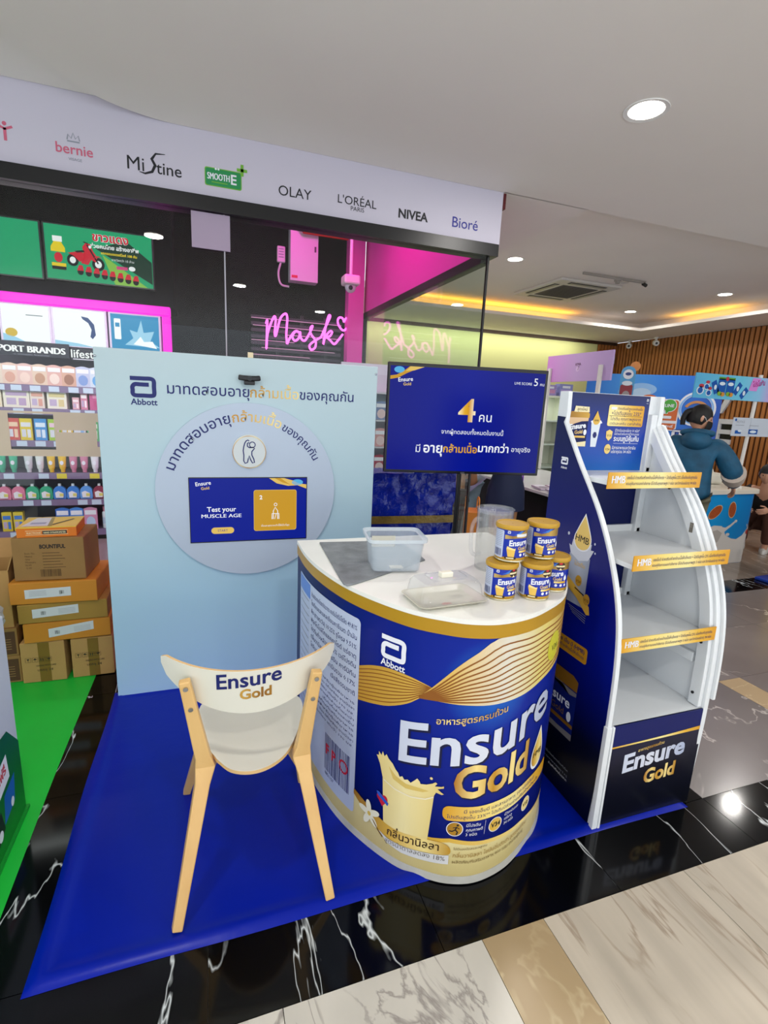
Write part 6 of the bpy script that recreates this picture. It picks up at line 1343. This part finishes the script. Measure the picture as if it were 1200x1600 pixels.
def garment(J, keys, edges, grow, name, m, par, root=0, sub=2):
    JJ = {k: (J[k][0], tuple(c + grow for c in J[k][1]) if isinstance(J[k][1], tuple) else J[k][1] + grow) for k in keys}
    me = skin_mesh(JJ, edges, name, m, root, sub); me.materials.clear(); me.materials.append(m)
    o = bpy.data.objects.new(name, me); COL.objects.link(o); o.parent = par; return o
def body(J, par, skin, yaw, pitch, hs=1.0, hands=(('L', .5), ('R', .5)), headc=None, hd=None):
    me = skin_mesh(J, BODY_E, 'body', skin); b = MB(); vs = [tuple(v.co) for v in me.vertices]; fs = [tuple(f.vertices) for f in me.polygons]; b.add(vs, fs)
    hc = Vector(J['hed'][0]) + Vector(headc or (0, .02, .075)); M = head_mesh(hc, yaw, pitch, hs, b)
    for s, cu in hands:
        w = Vector(J[s + 'wri'][0]); d = (w - Vector(J[s + 'elb'][0])).normalized() if not (hd and s in hd) else Vector(hd[s][0]); upv = Vector(hd[s][1]) if hd and s in hd else Vector((1 if s == 'R' else -1, .0, .2)); hand(b, w, d, upv, .95, 0, cu, 1 if s == 'R' else -1)
    o = b.build('body', [skin, EYE], par, True); return o, M
def shoe(par, toe, ank, m, name='shoe'):
    t, a = Vector(toe), Vector(ank); d = Vector((t.x - a.x, t.y - a.y, 0)).normalized(); lat = Vector((-d.y, d.x, 0)); base = Vector((a.x, a.y, min(t.z, a.z) - .03)); base.z = t.z - .034
    rings = []
    for z, sc_, ln in ((0, 1, 1), (.02, 1.05, 1.0), (.045, .95, .97), (.07, .7, .72)):
        r = []
        for i in range(20):
            q = 2 * PI * i / 20; u = math.cos(q); v = math.sin(q); r.append(base + d * (.06 + u * .13 * ln - (.04 if z > .06 else 0)) + lat * v * .046 * sc_ * (1 - .15 * max(0, u)) + Vector((0, 0, z + (.012 if z > .06 and u < 0 else 0))))
        rings.append(r)
    return loft(rings, True, True).build(name, m, par, True)

# shopper in the teal jacket at the booth: seen from behind, head turned right, right hand on the booth edge
pr = thing('person', 'person in teal hooded jacket and black mask, seen from behind beside the blue booth', 'person', (4.27, 3.50, 0), math.radians(-52))
J = stand_pose(1.70)
J['Rsho'] = ((.175, .0, 1.37), .055); J['Relb'] = ((.33, .03, 1.12), .042); J['Rwri'] = ((.36, .27, .97), .028)
J['Lelb'] = ((-.24, .10, 1.12), .042); J['Lwri'] = ((-.18, .34, 1.0), .028)
body(J, pr, SKIN, math.radians(-70), math.radians(-14), 1.0, (('L', .6), ('R', .5)), (0, .03, .075), {'R': ((.10, .60, -.75), (.9, .2, .2))})
hM = Matrix.Translation(Vector(J['hed'][0]) + Vector((0, .03, .075))) @ Matrix.Rotation(math.radians(-70), 4, 'Z') @ Matrix.Rotation(math.radians(-14), 4, 'X')
hair_cap(hM, par=pr, bun=False, tail=[(0, -.09, .04), (0, -.125, .02), (0, -.135, -.04), (0, -.12, -.10)])
mk = MB(); vs = []; n = 16
for j in range(7):
    for i in range(n + 1):
        th = -1.15 + 2.3 * i / n; z = -.105 + .095 * j / 6; bulge = .018 * math.cos(th * 1.2) * math.sin(PI * (j + .6) / 7.2)
        vs.append(hM @ Vector(((.079 - .012 * (1 - j / 6)) * math.sin(th), (.096 - .004 * (1 - j / 6)) * math.cos(th) + .010 + bulge, z)))
mk.add(vs, [(j * (n + 1) + i, j * (n + 1) + i + 1, (j + 1) * (n + 1) + i + 1, (j + 1) * (n + 1) + i) for j in range(6) for i in range(n)]).build('face_mask', mat('black_mask', 0x08080a, .7), pr, True)
mk = MB()
for sx in (-1, 1): mk.tube([hM @ Vector((sx * .072, .04, -.02)), hM @ Vector((sx * .084, .01, .01)), hM @ Vector((sx * .083, -.02, .015))], .002, 6)
mk.build('ear_loop', mat('white_loop', 0xd9d9dc, .6), pr)
TEAL = mat('teal_jacket', 0x0c4a68, .65, noise=.25, nscale=9, bump=1.0, bscale=11)
Jk = dict(J); Jk['hem'] = ((0, .0, .82), (.20, .165)); Jk['pel'] = ((0, -.0, .94), (.19, .155)); Jk['wai'] = ((0, -.01, 1.08), (.19, .15)); Jk['che'] = ((0, -.02, 1.26), (.195, .135)); Jk['nek'] = ((0, -.02, 1.40), .08)
Jk['Rsho'] = ((.175, .0, 1.36), .095); Jk['Lsho'] = ((-.175, -.01, 1.37), .098); Jk['Relb'] = ((.33, .03, 1.12), .08); Jk['Lelb'] = ((-.24, .10, 1.12), .07); Jk['Rwri'] = ((.357, .25, .985), .055); Jk['Lwri'] = ((-.19, .30, 1.02), .05)
KE = [('hem', 'pel'), ('pel', 'wai'), ('wai', 'che'), ('che', 'nek'), ('che', 'Lsho'), ('che', 'Rsho'), ('Lsho', 'Lelb'), ('Rsho', 'Relb'), ('Lelb', 'Lwri'), ('Relb', 'Rwri')]
garment(Jk, ['hem', 'pel', 'wai', 'che', 'nek', 'Lsho', 'Rsho', 'Lelb', 'Relb', 'Lwri', 'Rwri'], KE, .012, 'jacket', TEAL, pr)
MB().sphere((0, -.095, 1.39), 1, 20, 0, (.125, .075, .085)).tube([(q.x, q.y, q.z) for q in crom([(-.10, .02, 1.45), (-.11, -.06, 1.46), (0, -.10, 1.475), (.11, -.06, 1.46), (.10, .02, 1.45)], 5)], .026, 10).build('hood', TEAL, pr, True)
b = MB(); A_, B_ = Vector(Jk['Relb'][0]), Vector(Jk['Rwri'][0]); b.tube([A_ + (B_ - A_) * .02, A_ + (B_ - A_) * .2, A_ + (B_ - A_) * .5], [.10, .098, .088], 18); b.build('sleeve_panel', mat('cream_sleeve', 0xb6a89c, .7, bump=.2, bscale=30), pr, True, label='cream lower sleeve panel')
KH = mat('khaki_trousers', 0x6f6a55, .8, bump=.15, bscale=25)
LEGE = [('pel', 'Lhip'), ('pel', 'Rhip'), ('Lhip', 'Lkne'), ('Rhip', 'Rkne'), ('Lkne', 'Lank'), ('Rkne', 'Rank')]
LEGK = ['pel', 'Lhip', 'Rhip', 'Lkne', 'Rkne', 'Lank', 'Rank']
garment(J, LEGK, LEGE, .022, 'trousers', KH, pr)
for s in 'LR': shoe(pr, J[s + 'toe'][0], J[s + 'ank'][0], mat('dark_shoe', 0x1c1a1a, .5))

# crouching person at the right edge
cp_ = thing('person', 'person in black shirt and brown trousers crouching beside the booth, cut by the edge', 'person', (6.52, 4.28, 0), math.radians(115))
J = stand_pose(1.62)
J.update(pel=((0, -.18, .34), .125), wai=((0, -.12, .50), (.115, .095)), che=((0, -.02, .68), (.13, .10)), nek=((0, .06, .82), .05), hed=((0, .09, .885), .047))
for s, x in (('L', -1), ('R', 1)):
    J[s + 'hip'] = ((x * .10, -.12, .36), .09); J[s + 'kne'] = ((x * .14, .26, .52), .06); J[s + 'ank'] = ((x * .12, .08, .09), .037); J[s + 'toe'] = ((x * .13, .22, .035), (.036, .026)); J[s + 'sho'] = ((x * .16, .0, .77), .052); J[s + 'elb'] = ((x * .23, .18, .60), .038); J[s + 'wri'] = ((x * .12, .36, .56), .027)
o_, hM = body(J, cp_, SKIN, 0.1, -.25, .98)
hair_cap(hM, par=cp_, bun=False, tail=[(0, -.09, .03), (.02, -.13, -.02), (.02, -.13, -.12), (.01, -.11, -.22)])
garment(J, ['pel', 'wai', 'che', 'Lsho', 'Rsho', 'Lelb', 'Relb'], [('pel', 'wai'), ('wai', 'che'), ('che', 'Lsho'), ('che', 'Rsho'), ('Lsho', 'Lelb'), ('Rsho', 'Relb')], .02, 'shirt', mat('black_shirt', 0x0e0d0e, .8), cp_)
garment(J, LEGK, LEGE, .02, 'trousers', mat('brown_trousers', 0x4a2a1e, .8), cp_)
for s in 'LR': shoe(cp_, J[s + 'toe'][0], J[s + 'ank'][0], mat('white_shoe', 0xcfcdc8, .5))

# shoppers behind the television
def shopper(label, x, y, rz, h, top, legs, skirt=None, shoes=0x1a1a1c, skin=SKIN2, shirt_low=True):
    t = thing('person', label, 'person', (x, y, 0), rz); J = stand_pose(h); k_ = h / 1.66
    for s_, q_ in (('L', -1), ('R', 1)): J[s_ + 'elb'] = ((q_ * .215 * k_, .02, 1.10 * k_), .038); J[s_ + 'wri'] = ((q_ * .10 * k_, .24, 1.20 * k_), .026)
    o_, hM = body(J, t, skin, 0, -.05, h / 1.66); hair_cap(hM, par=t, bun=True)
    garment(J, ['pel', 'wai', 'che', 'nek', 'Lsho', 'Rsho', 'Lelb', 'Relb'] if shirt_low else ['wai', 'che', 'nek', 'Lsho', 'Rsho', 'Lelb', 'Relb'], ([('pel', 'wai')] if shirt_low else []) + [('wai', 'che'), ('che', 'nek'), ('che', 'Lsho'), ('che', 'Rsho'), ('Lsho', 'Lelb'), ('Rsho', 'Relb')], .016, 'shirt', top, t)
    if legs: garment(J, LEGK, LEGE, .022, 'trousers', legs, t)
    if skirt:
        k = h / 1.66; vs = []; n = 36; prf = ((1.05, .135, .105), (.98, .155, .125), (.90, .178, .15), (.80, .192, .155), (.71, .202, .16))
        for z, rx, ry in prf: vs += [(rx * k * math.cos(2 * PI * i / n) * (1 + .012 * math.sin(9 * 2 * PI * i / n)), ry * k * math.sin(2 * PI * i / n), z * k) for i in range(n)]
        MB().add(vs, [(j * n + i, j * n + (i + 1) % n, (j + 1) * n + (i + 1) % n, (j + 1) * n + i) for j in range(4) for i in range(n)]).build('skirt', skirt, t, True)
    for s in 'LR': shoe(t, J[s + 'toe'][0], J[s + 'ank'][0], mat('shoe_%06x' % shoes, shoes, .5))
    return t
shopper('person in short navy skirt standing behind the television', 2.52, 3.86, .3, 1.66, mat('navy_top', 0x14203f, .8), None, mat('navy_skirt', 0x081638, .75, bump=.15, bscale=12))
shopper('person in pale blue jeans and white top behind the television', 2.60, 4.78, -.25, 1.62, mat('white_top', 0xc9c9c4, .8, bump=.2, bscale=10), mat('pale_jeans', 0x8fa6b4, .8, noise=.1, nscale=9, bump=.15, bscale=30), None, 0xb9b6b0)
shopper('person in black trousers between the tarpaulin bundle and the pale jeans', 2.20, 4.22, 1.2, 1.68, mat('black_shirt', 0x0e0d0e, .8), mat('black_trousers', 0x09090a, .85))
t = thing('tote_bag', 'orange paper carrier bag standing between the shoppers', 'bag', (2.10, 3.70, 0), 1.2)
MB().prism([(-.09, .0), (.09, 0), (.11, .34), (-.11, .34)], -.05, .05, 0, lambda u, v, w: (u, w, v + .40)).build('bag_body', mat('orange_bag', 0xc97a2a, .6), t)
MB().box(-.10, .10, -.052, .052, .0, .395).build('stool_box', mat('red_white_box', 0xb0392c, .6), t)
for y in (-.05, .05): MB().tube([(q.x, q.y, q.z) for q in crom([(-.06, y, .73), (-.045, y, .84), (.045, y, .84), (.06, y, .73)], 5)], .006, 6).build('bag_handle', mat('orange_bag', 0xc97a2a, .6), t, True)

# ------------------------------------------------------------------ sampling booth at the right
sb = thing('sampling_booth', 'pale blue and white sampling booth printed with almonds and milk', 'booth', (5.2, 4.25, 0))
BOB = grad('booth_blue_print', [(0, 0x0a78c0), (.5, 0x0c92d6), (1, 0x0a72ba)], 0, .35)
def rr2(hx, hy, r): return rrpts(hx, hy, r, 8)
MB().prism(rr2(.60, .38, .10), .0, .80).build('booth_body', BOB, sb, True)
MB().prism(rr2(.635, .415, .12), .80, .845).build('booth_top', mat('booth_top_ivory', 0xd6d0c2, .35), sb, bevel=.006)
q_ = [(-.62 + .05 * 0, 0)]
def rounded_front(hx, hy, r):
    """path along the front (y=-hy), round the right corner and up the right side"""
    pts = [(-hx, -hy), (hx - r, -hy)] + [(hx - r + r * math.sin(PI / 2 * i / 8), -hy + r - r * math.cos(PI / 2 * i / 8)) for i in range(1, 9)] + [(hx, hy)]
    S = [0]
    for i in range(1, len(pts)): S.append(S[-1] + math.dist(pts[i], pts[i - 1]))
    def f(s, z, h):
        i = max(0, min(len(pts) - 2, bisect.bisect_right(S, s) - 1)); u = (s - S[i]) / (S[i + 1] - S[i]); a, b = Vector(pts[i]), Vector(pts[i + 1]); t = (b - a).normalized()
        if len(pts) - 2 > i > 0:
            an = PI / 2 * (i - 1 + u) / 8; n = Vector((math.sin(an), -math.cos(an)))
        else: n = Vector((t.y, -t.x))
        p = a + (b - a) * u + n * h; return (p.x, p.y, z)
    return f
BF = rounded_front(.60, .38, .10); p = Print()
MW = mat('milk_white', 0xd2cdc8, .4); MSH = mat('milk_grey', 0xb2aca6, .4); ALM = mat('almond', 0xa04a20, .5, noise=.25, nscale=60); ALE = mat('almond_edge', 0xd9b88a, .5)
top = [(0, .30), (.12, .28), (.25, .30), (.38, .35), (.5, .42), (.6, .45), (.72, .44), (.76, .40), (.8, .33), (.9, .29), (.98, .28), (1.06, .32), (1.12, .40), (1.16, .37), (1.22, .33), (1.32, .30), (1.6, .34), (1.9, .36)]
p.band([(x, z) for x, z in top], [(x, .002) for x, z in top], MW, 0)
p.poly([(.72, .43), (.78, .42), (.84, .45), (.9, .49), (.93, .485), (.9, .46), (.86, .43), (.80, .39), (.76, .36)], MW, 1).ell(.92, .49, .022, .016, MW, 2).ell(.83, .34, .03, .018, MW, 2)
p.poly([(.3, .3), (.5, .36), (.66, .40), (.74, .36), (.7, .26), (.5, .22)], MSH, 2)
for x, z, rx, ry, a in ((.58, .60, .10, .055, .6), (.83, .62, .052, .085, .1), (.66, .20, .035, .04, .3), (.2, .66, .08, .05, -.4)):
    p.ell(x, z, rx * 1.1, ry * 1.1, ALE, 3, 24, a).ell(x, z, rx, ry, ALM, 4, 24, a)
p.ell(1.13, .36, .025, .028, mat('cherry_red', 0xb03030, .4), 5).stroke([(1.13, .39), (1.10, .45)], .01, MW, 4).stroke([(1.13, .39), (1.16, .44)], .01, MW, 4)
p.build('almond_milk_print', BF, sb, maxe=.05, lift=.002, step=.0008)
dp = thing('drink_dispenser', 'white plastic drink dispenser on the booth top', 'dispenser', (5.48, 4.35, .8452), -.2)
MB().box(-.19, .19, -.13, .13, 0, .13).build('dispenser_body', mat('dispenser_ivory', 0xd9d4c4, .35), dp, bevel=.03); MB().cyl((0, -.10, .13), (0, .10, .13), .07, 20).build('dispenser_dome', mat('dispenser_ivory', 0xd9d4c4, .35), dp, True); MB().box(-.15, -.05, -.134, -.13, .06, .11).build('control_panel', mat('panel_grey', 0x9fa09a, .4), dp)
bt = thing('sample_bottle', 'small blue bottle with red and white cap by the leaning hand', 'bottle', (5.18, 4.08, .8452))
MB().lathe([(.028, 0), (.03, .01), (.03, .10), (.02, .12)], 16).build('bottle_body', mat('bottle_blue', 0x2c5fb0, .3), bt, True); MB().lathe([(.022, .12), (.022, .15), (.018, .155)], 16).build('bottle_cap', mat('cap_red', 0xb8384a, .35), bt, True); MB().lathe([(.0305, .04), (.0305, .08)], 16, cap=False).build('bottle_label', WINK, bt, True)
# pole sign with banner
pl = thing('pole_sign', 'white pole on the booth with product banner above and paper notice', 'pole sign', (5.53, 3.95, .8452))
MB().box(-.045, .045, -.04, .04, 0, .03).build('pole_foot', WHITE, pl, bevel=.005); MB().cyl((0, 0, .03), (.05, 0, 1.22), .019, 14).build('pole', WHITE, pl, True)
MB().box(-.90, .55, -.03, -.018, .945, 1.19).build('banner_board', grad('banner_print', [(0, 0x5aaed6), (.45, 0x6fc6e2), (.65, 0x8fc4e6), (.82, 0xcf8ad0), (1, 0x5ab4dc)], 0, .4), pl)
p = Print(); BM = plane((0, -.03, 0), (1, 0, 0), (0, 0, 1)); PKB = mat('pouch_blue', 0x1a56a8, .35); PKW = mat('pouch_white', 0xd6e2ea, .35)
for x, z, s, a in ((-.82, 1.02, 1, .2), (-.74, 1.06, .8, -.3), (-.70, 1.0, .8, .4)): p.ell(x, z, .05 * s, .04 * s, PKW, 1).ell(x, z, .035 * s, .03 * s, PKB, 2).ell(x + .01, z + .045, .035 * s, .02 * s, mat('red_patch', 0xb83a48, .4), 1)
for x, z, w, h, a in ((-.62, 1.06, .07, .13, .5), (-.30, 1.06, .06, .13, -.6), (-.20, 1.02, .06, .12, -.7)): p.tri([(x + (cx * math.cos(a) - cz * math.sin(a)), z + (cx * math.sin(a) + cz * math.cos(a))) for cx, cz in ((-w / 2, -h / 2), (w / 2, -h / 2), (w / 2, h / 2), (-w / 2, h / 2))], [(0, 1, 2), (0, 2, 3)], PKB, 1).ell(x, z, .018, .025, PKW, 2)
for x in (-.53, -.41): p.rrect(x - .055, .99, x + .055, 1.15, .012, PKB, 1).ell(x, 1.10, .04, .018, PKW, 2).rect(x - .055, 1.14, x + .055, 1.165, mat('pouch_green', 0x5a9a3a, .4), 1).ell(x - .02, 1.0, .03, .022, mat('fruit_green', 0x7aa83a, .4), 3).ell(x + .025, .995, .03, .022, mat('fruit_orange', 0xc98a3a, .4), 3)
p.ell(-.47, 1.15, .022, .022, mat('red_patch', 0xb83a48, .4), 3).poly([(-.14, 1.05), (-.02, 1.05), (.02, 1.18), (-.10, 1.18)], mat('banner_pink', 0xd68ad4, .4), 1).text('โปรโมชั่น', -.09, 1.09, mat('magenta_ink', 0xb0308a, .4), w=.18, h=.07, bold=.03, layer=2, rot=.15)
p.build('banner_print', BM, pl, lift=.002, step=.0008)
MB().box(-.27, .30, -.03, -.024, .575, .77).build('paper_notice', mat('notice_paper', 0xc3cbd6, .5), pl)
p = Print(); p.rect(-.22, .60, -.13, .635, PKB, 0).ell(-.15, .63, .03, .012, PKW, 1).rect(-.02, .60, .12, .65, PKB, 0).ell(.05, .625, .05, .015, PKW, 1).text('NOTICE', -.22, .715, GREY, w=.12, layer=1).stroke([(-.23, .69), (-.10, .69)], .005, GREY, 0).stroke([(-.02, .69), (.12, .69)], .005, GREY, 0).stroke([(-.01, -.0 + .575), (-.01, .77)], .003, GREY, 0).ell(-.235, .745, .014, .014, PKB, 0); p.build('notice_print', BM, pl, lift=.001)

# blue backdrop board and standee in front of the slatted wall
bb = thing('backdrop_board', 'large blue advert board with an orange speech bubble before the wood wall', 'advert board', (7.6, 5.908, 0), math.atan2(-.664, .747))
SKB = grad('sky_print', [(0, 0x2a74d8), (.35, 0x4a9be8), (.6, 0x2f7ee0), (1, 0x1550b8)], 0, .35)
pts = [(-2.0, 0), (0, 0), (0, 2.1)] + [(-.14 + .14 * math.cos(a), 2.09 + .14 * math.sin(a)) for a in [PI / 2 * i / 6 for i in range(1, 7)]] + [(-2.0, 2.24)]
MB().prism(pts, 0, .06, 0, lambda u, v, w: (u, w, v)).build('board', SKB, bb)
p = Print(); CLO = mat('cloud_print', 0xb6d2ec, .5); ORG = mat('orange_bubble', 0xd2662a, .4)
p.ell(-1.15, 2.0, .22, .10, mat('cloud_soft', 0x8fbcec, .5), 0).ell(-1.3, 1.95, .2, .12, MATS['cloud_soft'], 1).ell(-1.15, 1.95, .14, .07, CLO, 2).ell(-1.35, 1.88, .16, .07, CLO, 3).poly([(-1.6, 1.9), (-.9, 1.85), (-1.1, 1.3), (-1.6, 1.3)], mat('cloud_soft', 0x8fbcec, .5), 0).ell(-1.02, 1.88, .10, .04, ORG, 4)
p.rrect(-1.15, 1.36, -.57, 1.86, .05, WINK, 4).rrect(-1.15, 1.375, -.585, 1.845, .045, ORG, 5).ell(-.71, 1.76, .105, .105, WINK, 6).ell(-.71, 1.76, .095, .095, mat('chat_green', 0x4aa83a, .4), 7).poly([(-.76, 1.68), (-.70, 1.68), (-.745, 1.62)], MATS['chat_green'], 7).text('LINE', -.71, 1.735, WINK, w=.13, bold=.03, layer=8, align='C')
for i, w in enumerate((.28, .30, .36, .45)): p.rrect(-1.02, 1.70 - .075 * i, -1.02 + w, 1.745 - .075 * i, .012, WINK, 6)
p.text('แอดไลน์รับสิทธิ์', -1.02, 1.41, WINK, w=.4, h=.05, bold=.02, layer=6)
p.ring(-.33, 1.72, .21, .27, WINK, 4).ring(-.33, 1.72, .215, .24, mat('ring_blue', 0x7fb4ec, .4), 5).ring(-.33, 1.66, .15, .19, mat('arc_orange', 0xc98a50, .4), 5, 20, (30, 150)).ell(-.36, 1.66, .12, .09, mat('crest_navy', 0x1a2c88, .4), 6)
p.text('นิ', -.62, 1.23, mat('crest_navy', 0x1a2c88, .4), w=.16, h=.2, bold=.09, layer=5).text('นิ', -.62, 1.235, WINK, w=.15, h=.19, bold=.03, layer=6)
p.poly([(-1.1, 0.2), (-.92, .2), (-.85, 1.33), (-1.05, 1.33)], mat('light_strip_print', 0x6fb4e6, .4), 3)
p.build('board_print', plane((0, 0, 0), (1, 0, 0), (0, 0, 1)), bb, lift=.003, step=.0012)
MB().box(-1.9, -1.8, .06, .5, 0, .04).box(-.2, -.1, .06, .5, 0, .04).build('board_foot', WHITE, bb)
lt = thing('wall_letter', 'white raised capital letter E on the slatted wood wall', 'letter', (8.5, 6.44, 1.157))
LM = mat('letter_white', 0xd9d9dc, .4)
b = MB(); b.box(-.045, 0, .09, .13, 0, .43).box(-.045, 0, -.13, .09, 0, .085).box(-.045, 0, -.11, .09, .175, .25).box(-.045, 0, -.13, .09, .345, .43); b.build('letter_face', LM, lt, bevel=.003)
MB().box(.0, .001, -.12, .12, .01, .42).build('mount', BLACK, lt)
tag(MB().prism([(6.62, 1.70), (6.55, 1.68), (6.42, 1.93), (6.40, 1.90), (6.36, 1.95), (6.49, 2.02)], 8.455, 8.5, 0, lambda u, v, w: (w, u, v)).build('wall_letter', LM), 'white slanting letter stroke above the letter E', 'letter')
tag(MB().prism([(6.80, 1.12), (6.72, 1.12), (6.74, 1.30), (6.70, 1.55), (6.80, 1.57)], 8.455, 8.5, 0, lambda u, v, w: (w, u, v)).build('wall_letter', LM), 'white letter half hidden by the blue board, left of the E', 'letter')
# raised Thai words on the far wall
def raised(body_, x, z, h, label):
    vs, ts, a, b_ = text_tris(body_, .03, 3); m = MB(); V = []; F = []; n = len(vs)
    V = [(x + (vx - a) * h, 9.262, z + vy * h) for vx, vy in vs]; F = [t[::-1] for t in ts]
    edges = {}
    for t in ts:
        for i in range(3):
            e = (t[i], t[(i + 1) % 3]); edges[e] = edges.get(e, 0) + 1
    V2 = [(v[0], 9.222, v[2]) for v in V]; side = [(e[0], e[1], e[1] + n, e[0] + n) for e in edges if (e[1], e[0]) not in edges]
    m.add(V + V2, F + [tuple(i + n for i in t) for t in ts] + side); tag(m.build('wall_letter', LM), label, 'letter')
raised('จุด', 8.07, 2.66, .34, 'white raised Thai word on the corner wall, upper line')
raised('ได้ร', 7.98, 2.22, .34, 'white raised Thai word on the corner wall, lower line')
sd = thing('standee', 'small cut-out standee, blue above and red below, left of the blue board', 'standee', (5.10, 5.3, .13), math.radians(-42))
MB().prism(rr2(.085, .26, .08), -.012, .0, 0, lambda u, v, w: (u, w, v + 1.80)).build('cutout_board', mat('standee_blue', 0x4f9fd4, .4), sd)
p = Print(); p.rrect(-.075, 1.56, .07, 1.83, .02, mat('lolly_red', 0x8a2430, .4), 1).ell(0, 1.70, .045, .055, mat('lolly_grey', 0x9a8f90, .4), 2).ell(0, 1.96, .06, .06, WINK, 1).ell(.0, 1.965, .035, .02, mat('standee_navy', 0x2a3c80, .4), 2).ell(0, 1.85, .06, .03, mat('pouch_white', 0xd6e2ea, .35), 2).ell(0, 1.59, .03, .02, WINK, 2); p.build('cutout_print', plane((0, -.012, 0), (1, 0, 0), (0, 0, 1)), sd, lift=.002, step=.001)
MB().cyl((0, .015, 0.02), (0, .015, 1.7), .012, 10).build('standee_pole', WHITE, sd, True); MB().box(-.2, .2, -.15, .15, -.13, .02).build('standee_base', WHITE, sd)
MB().prism([(.06 * math.cos(2 * PI * i / 24), .06 * math.sin(2 * PI * i / 24)) for i in range(24)], .001, .012, 0, lambda u, v, w: (u + .07, w, v + 2.06)).build('orange_disc', mat('disc_orange', 0xd98a44, .4), sd)
ys = thing('barrier_stand', 'yellow panel with a blue foot cut by the right edge', 'floor stand', (5.50, 3.28, 0), .1)
MB().box(-.14, .14, -.02, .02, .03, .8).build('stand_panel', mat('stand_yellow', 0xd9a81e, .4), ys, bevel=.01); MB().box(-.22, .22, -.13, .13, 0, .03).build('stand_foot', mat('stand_blue', 0x1c3c9a, .4), ys, bevel=.008)
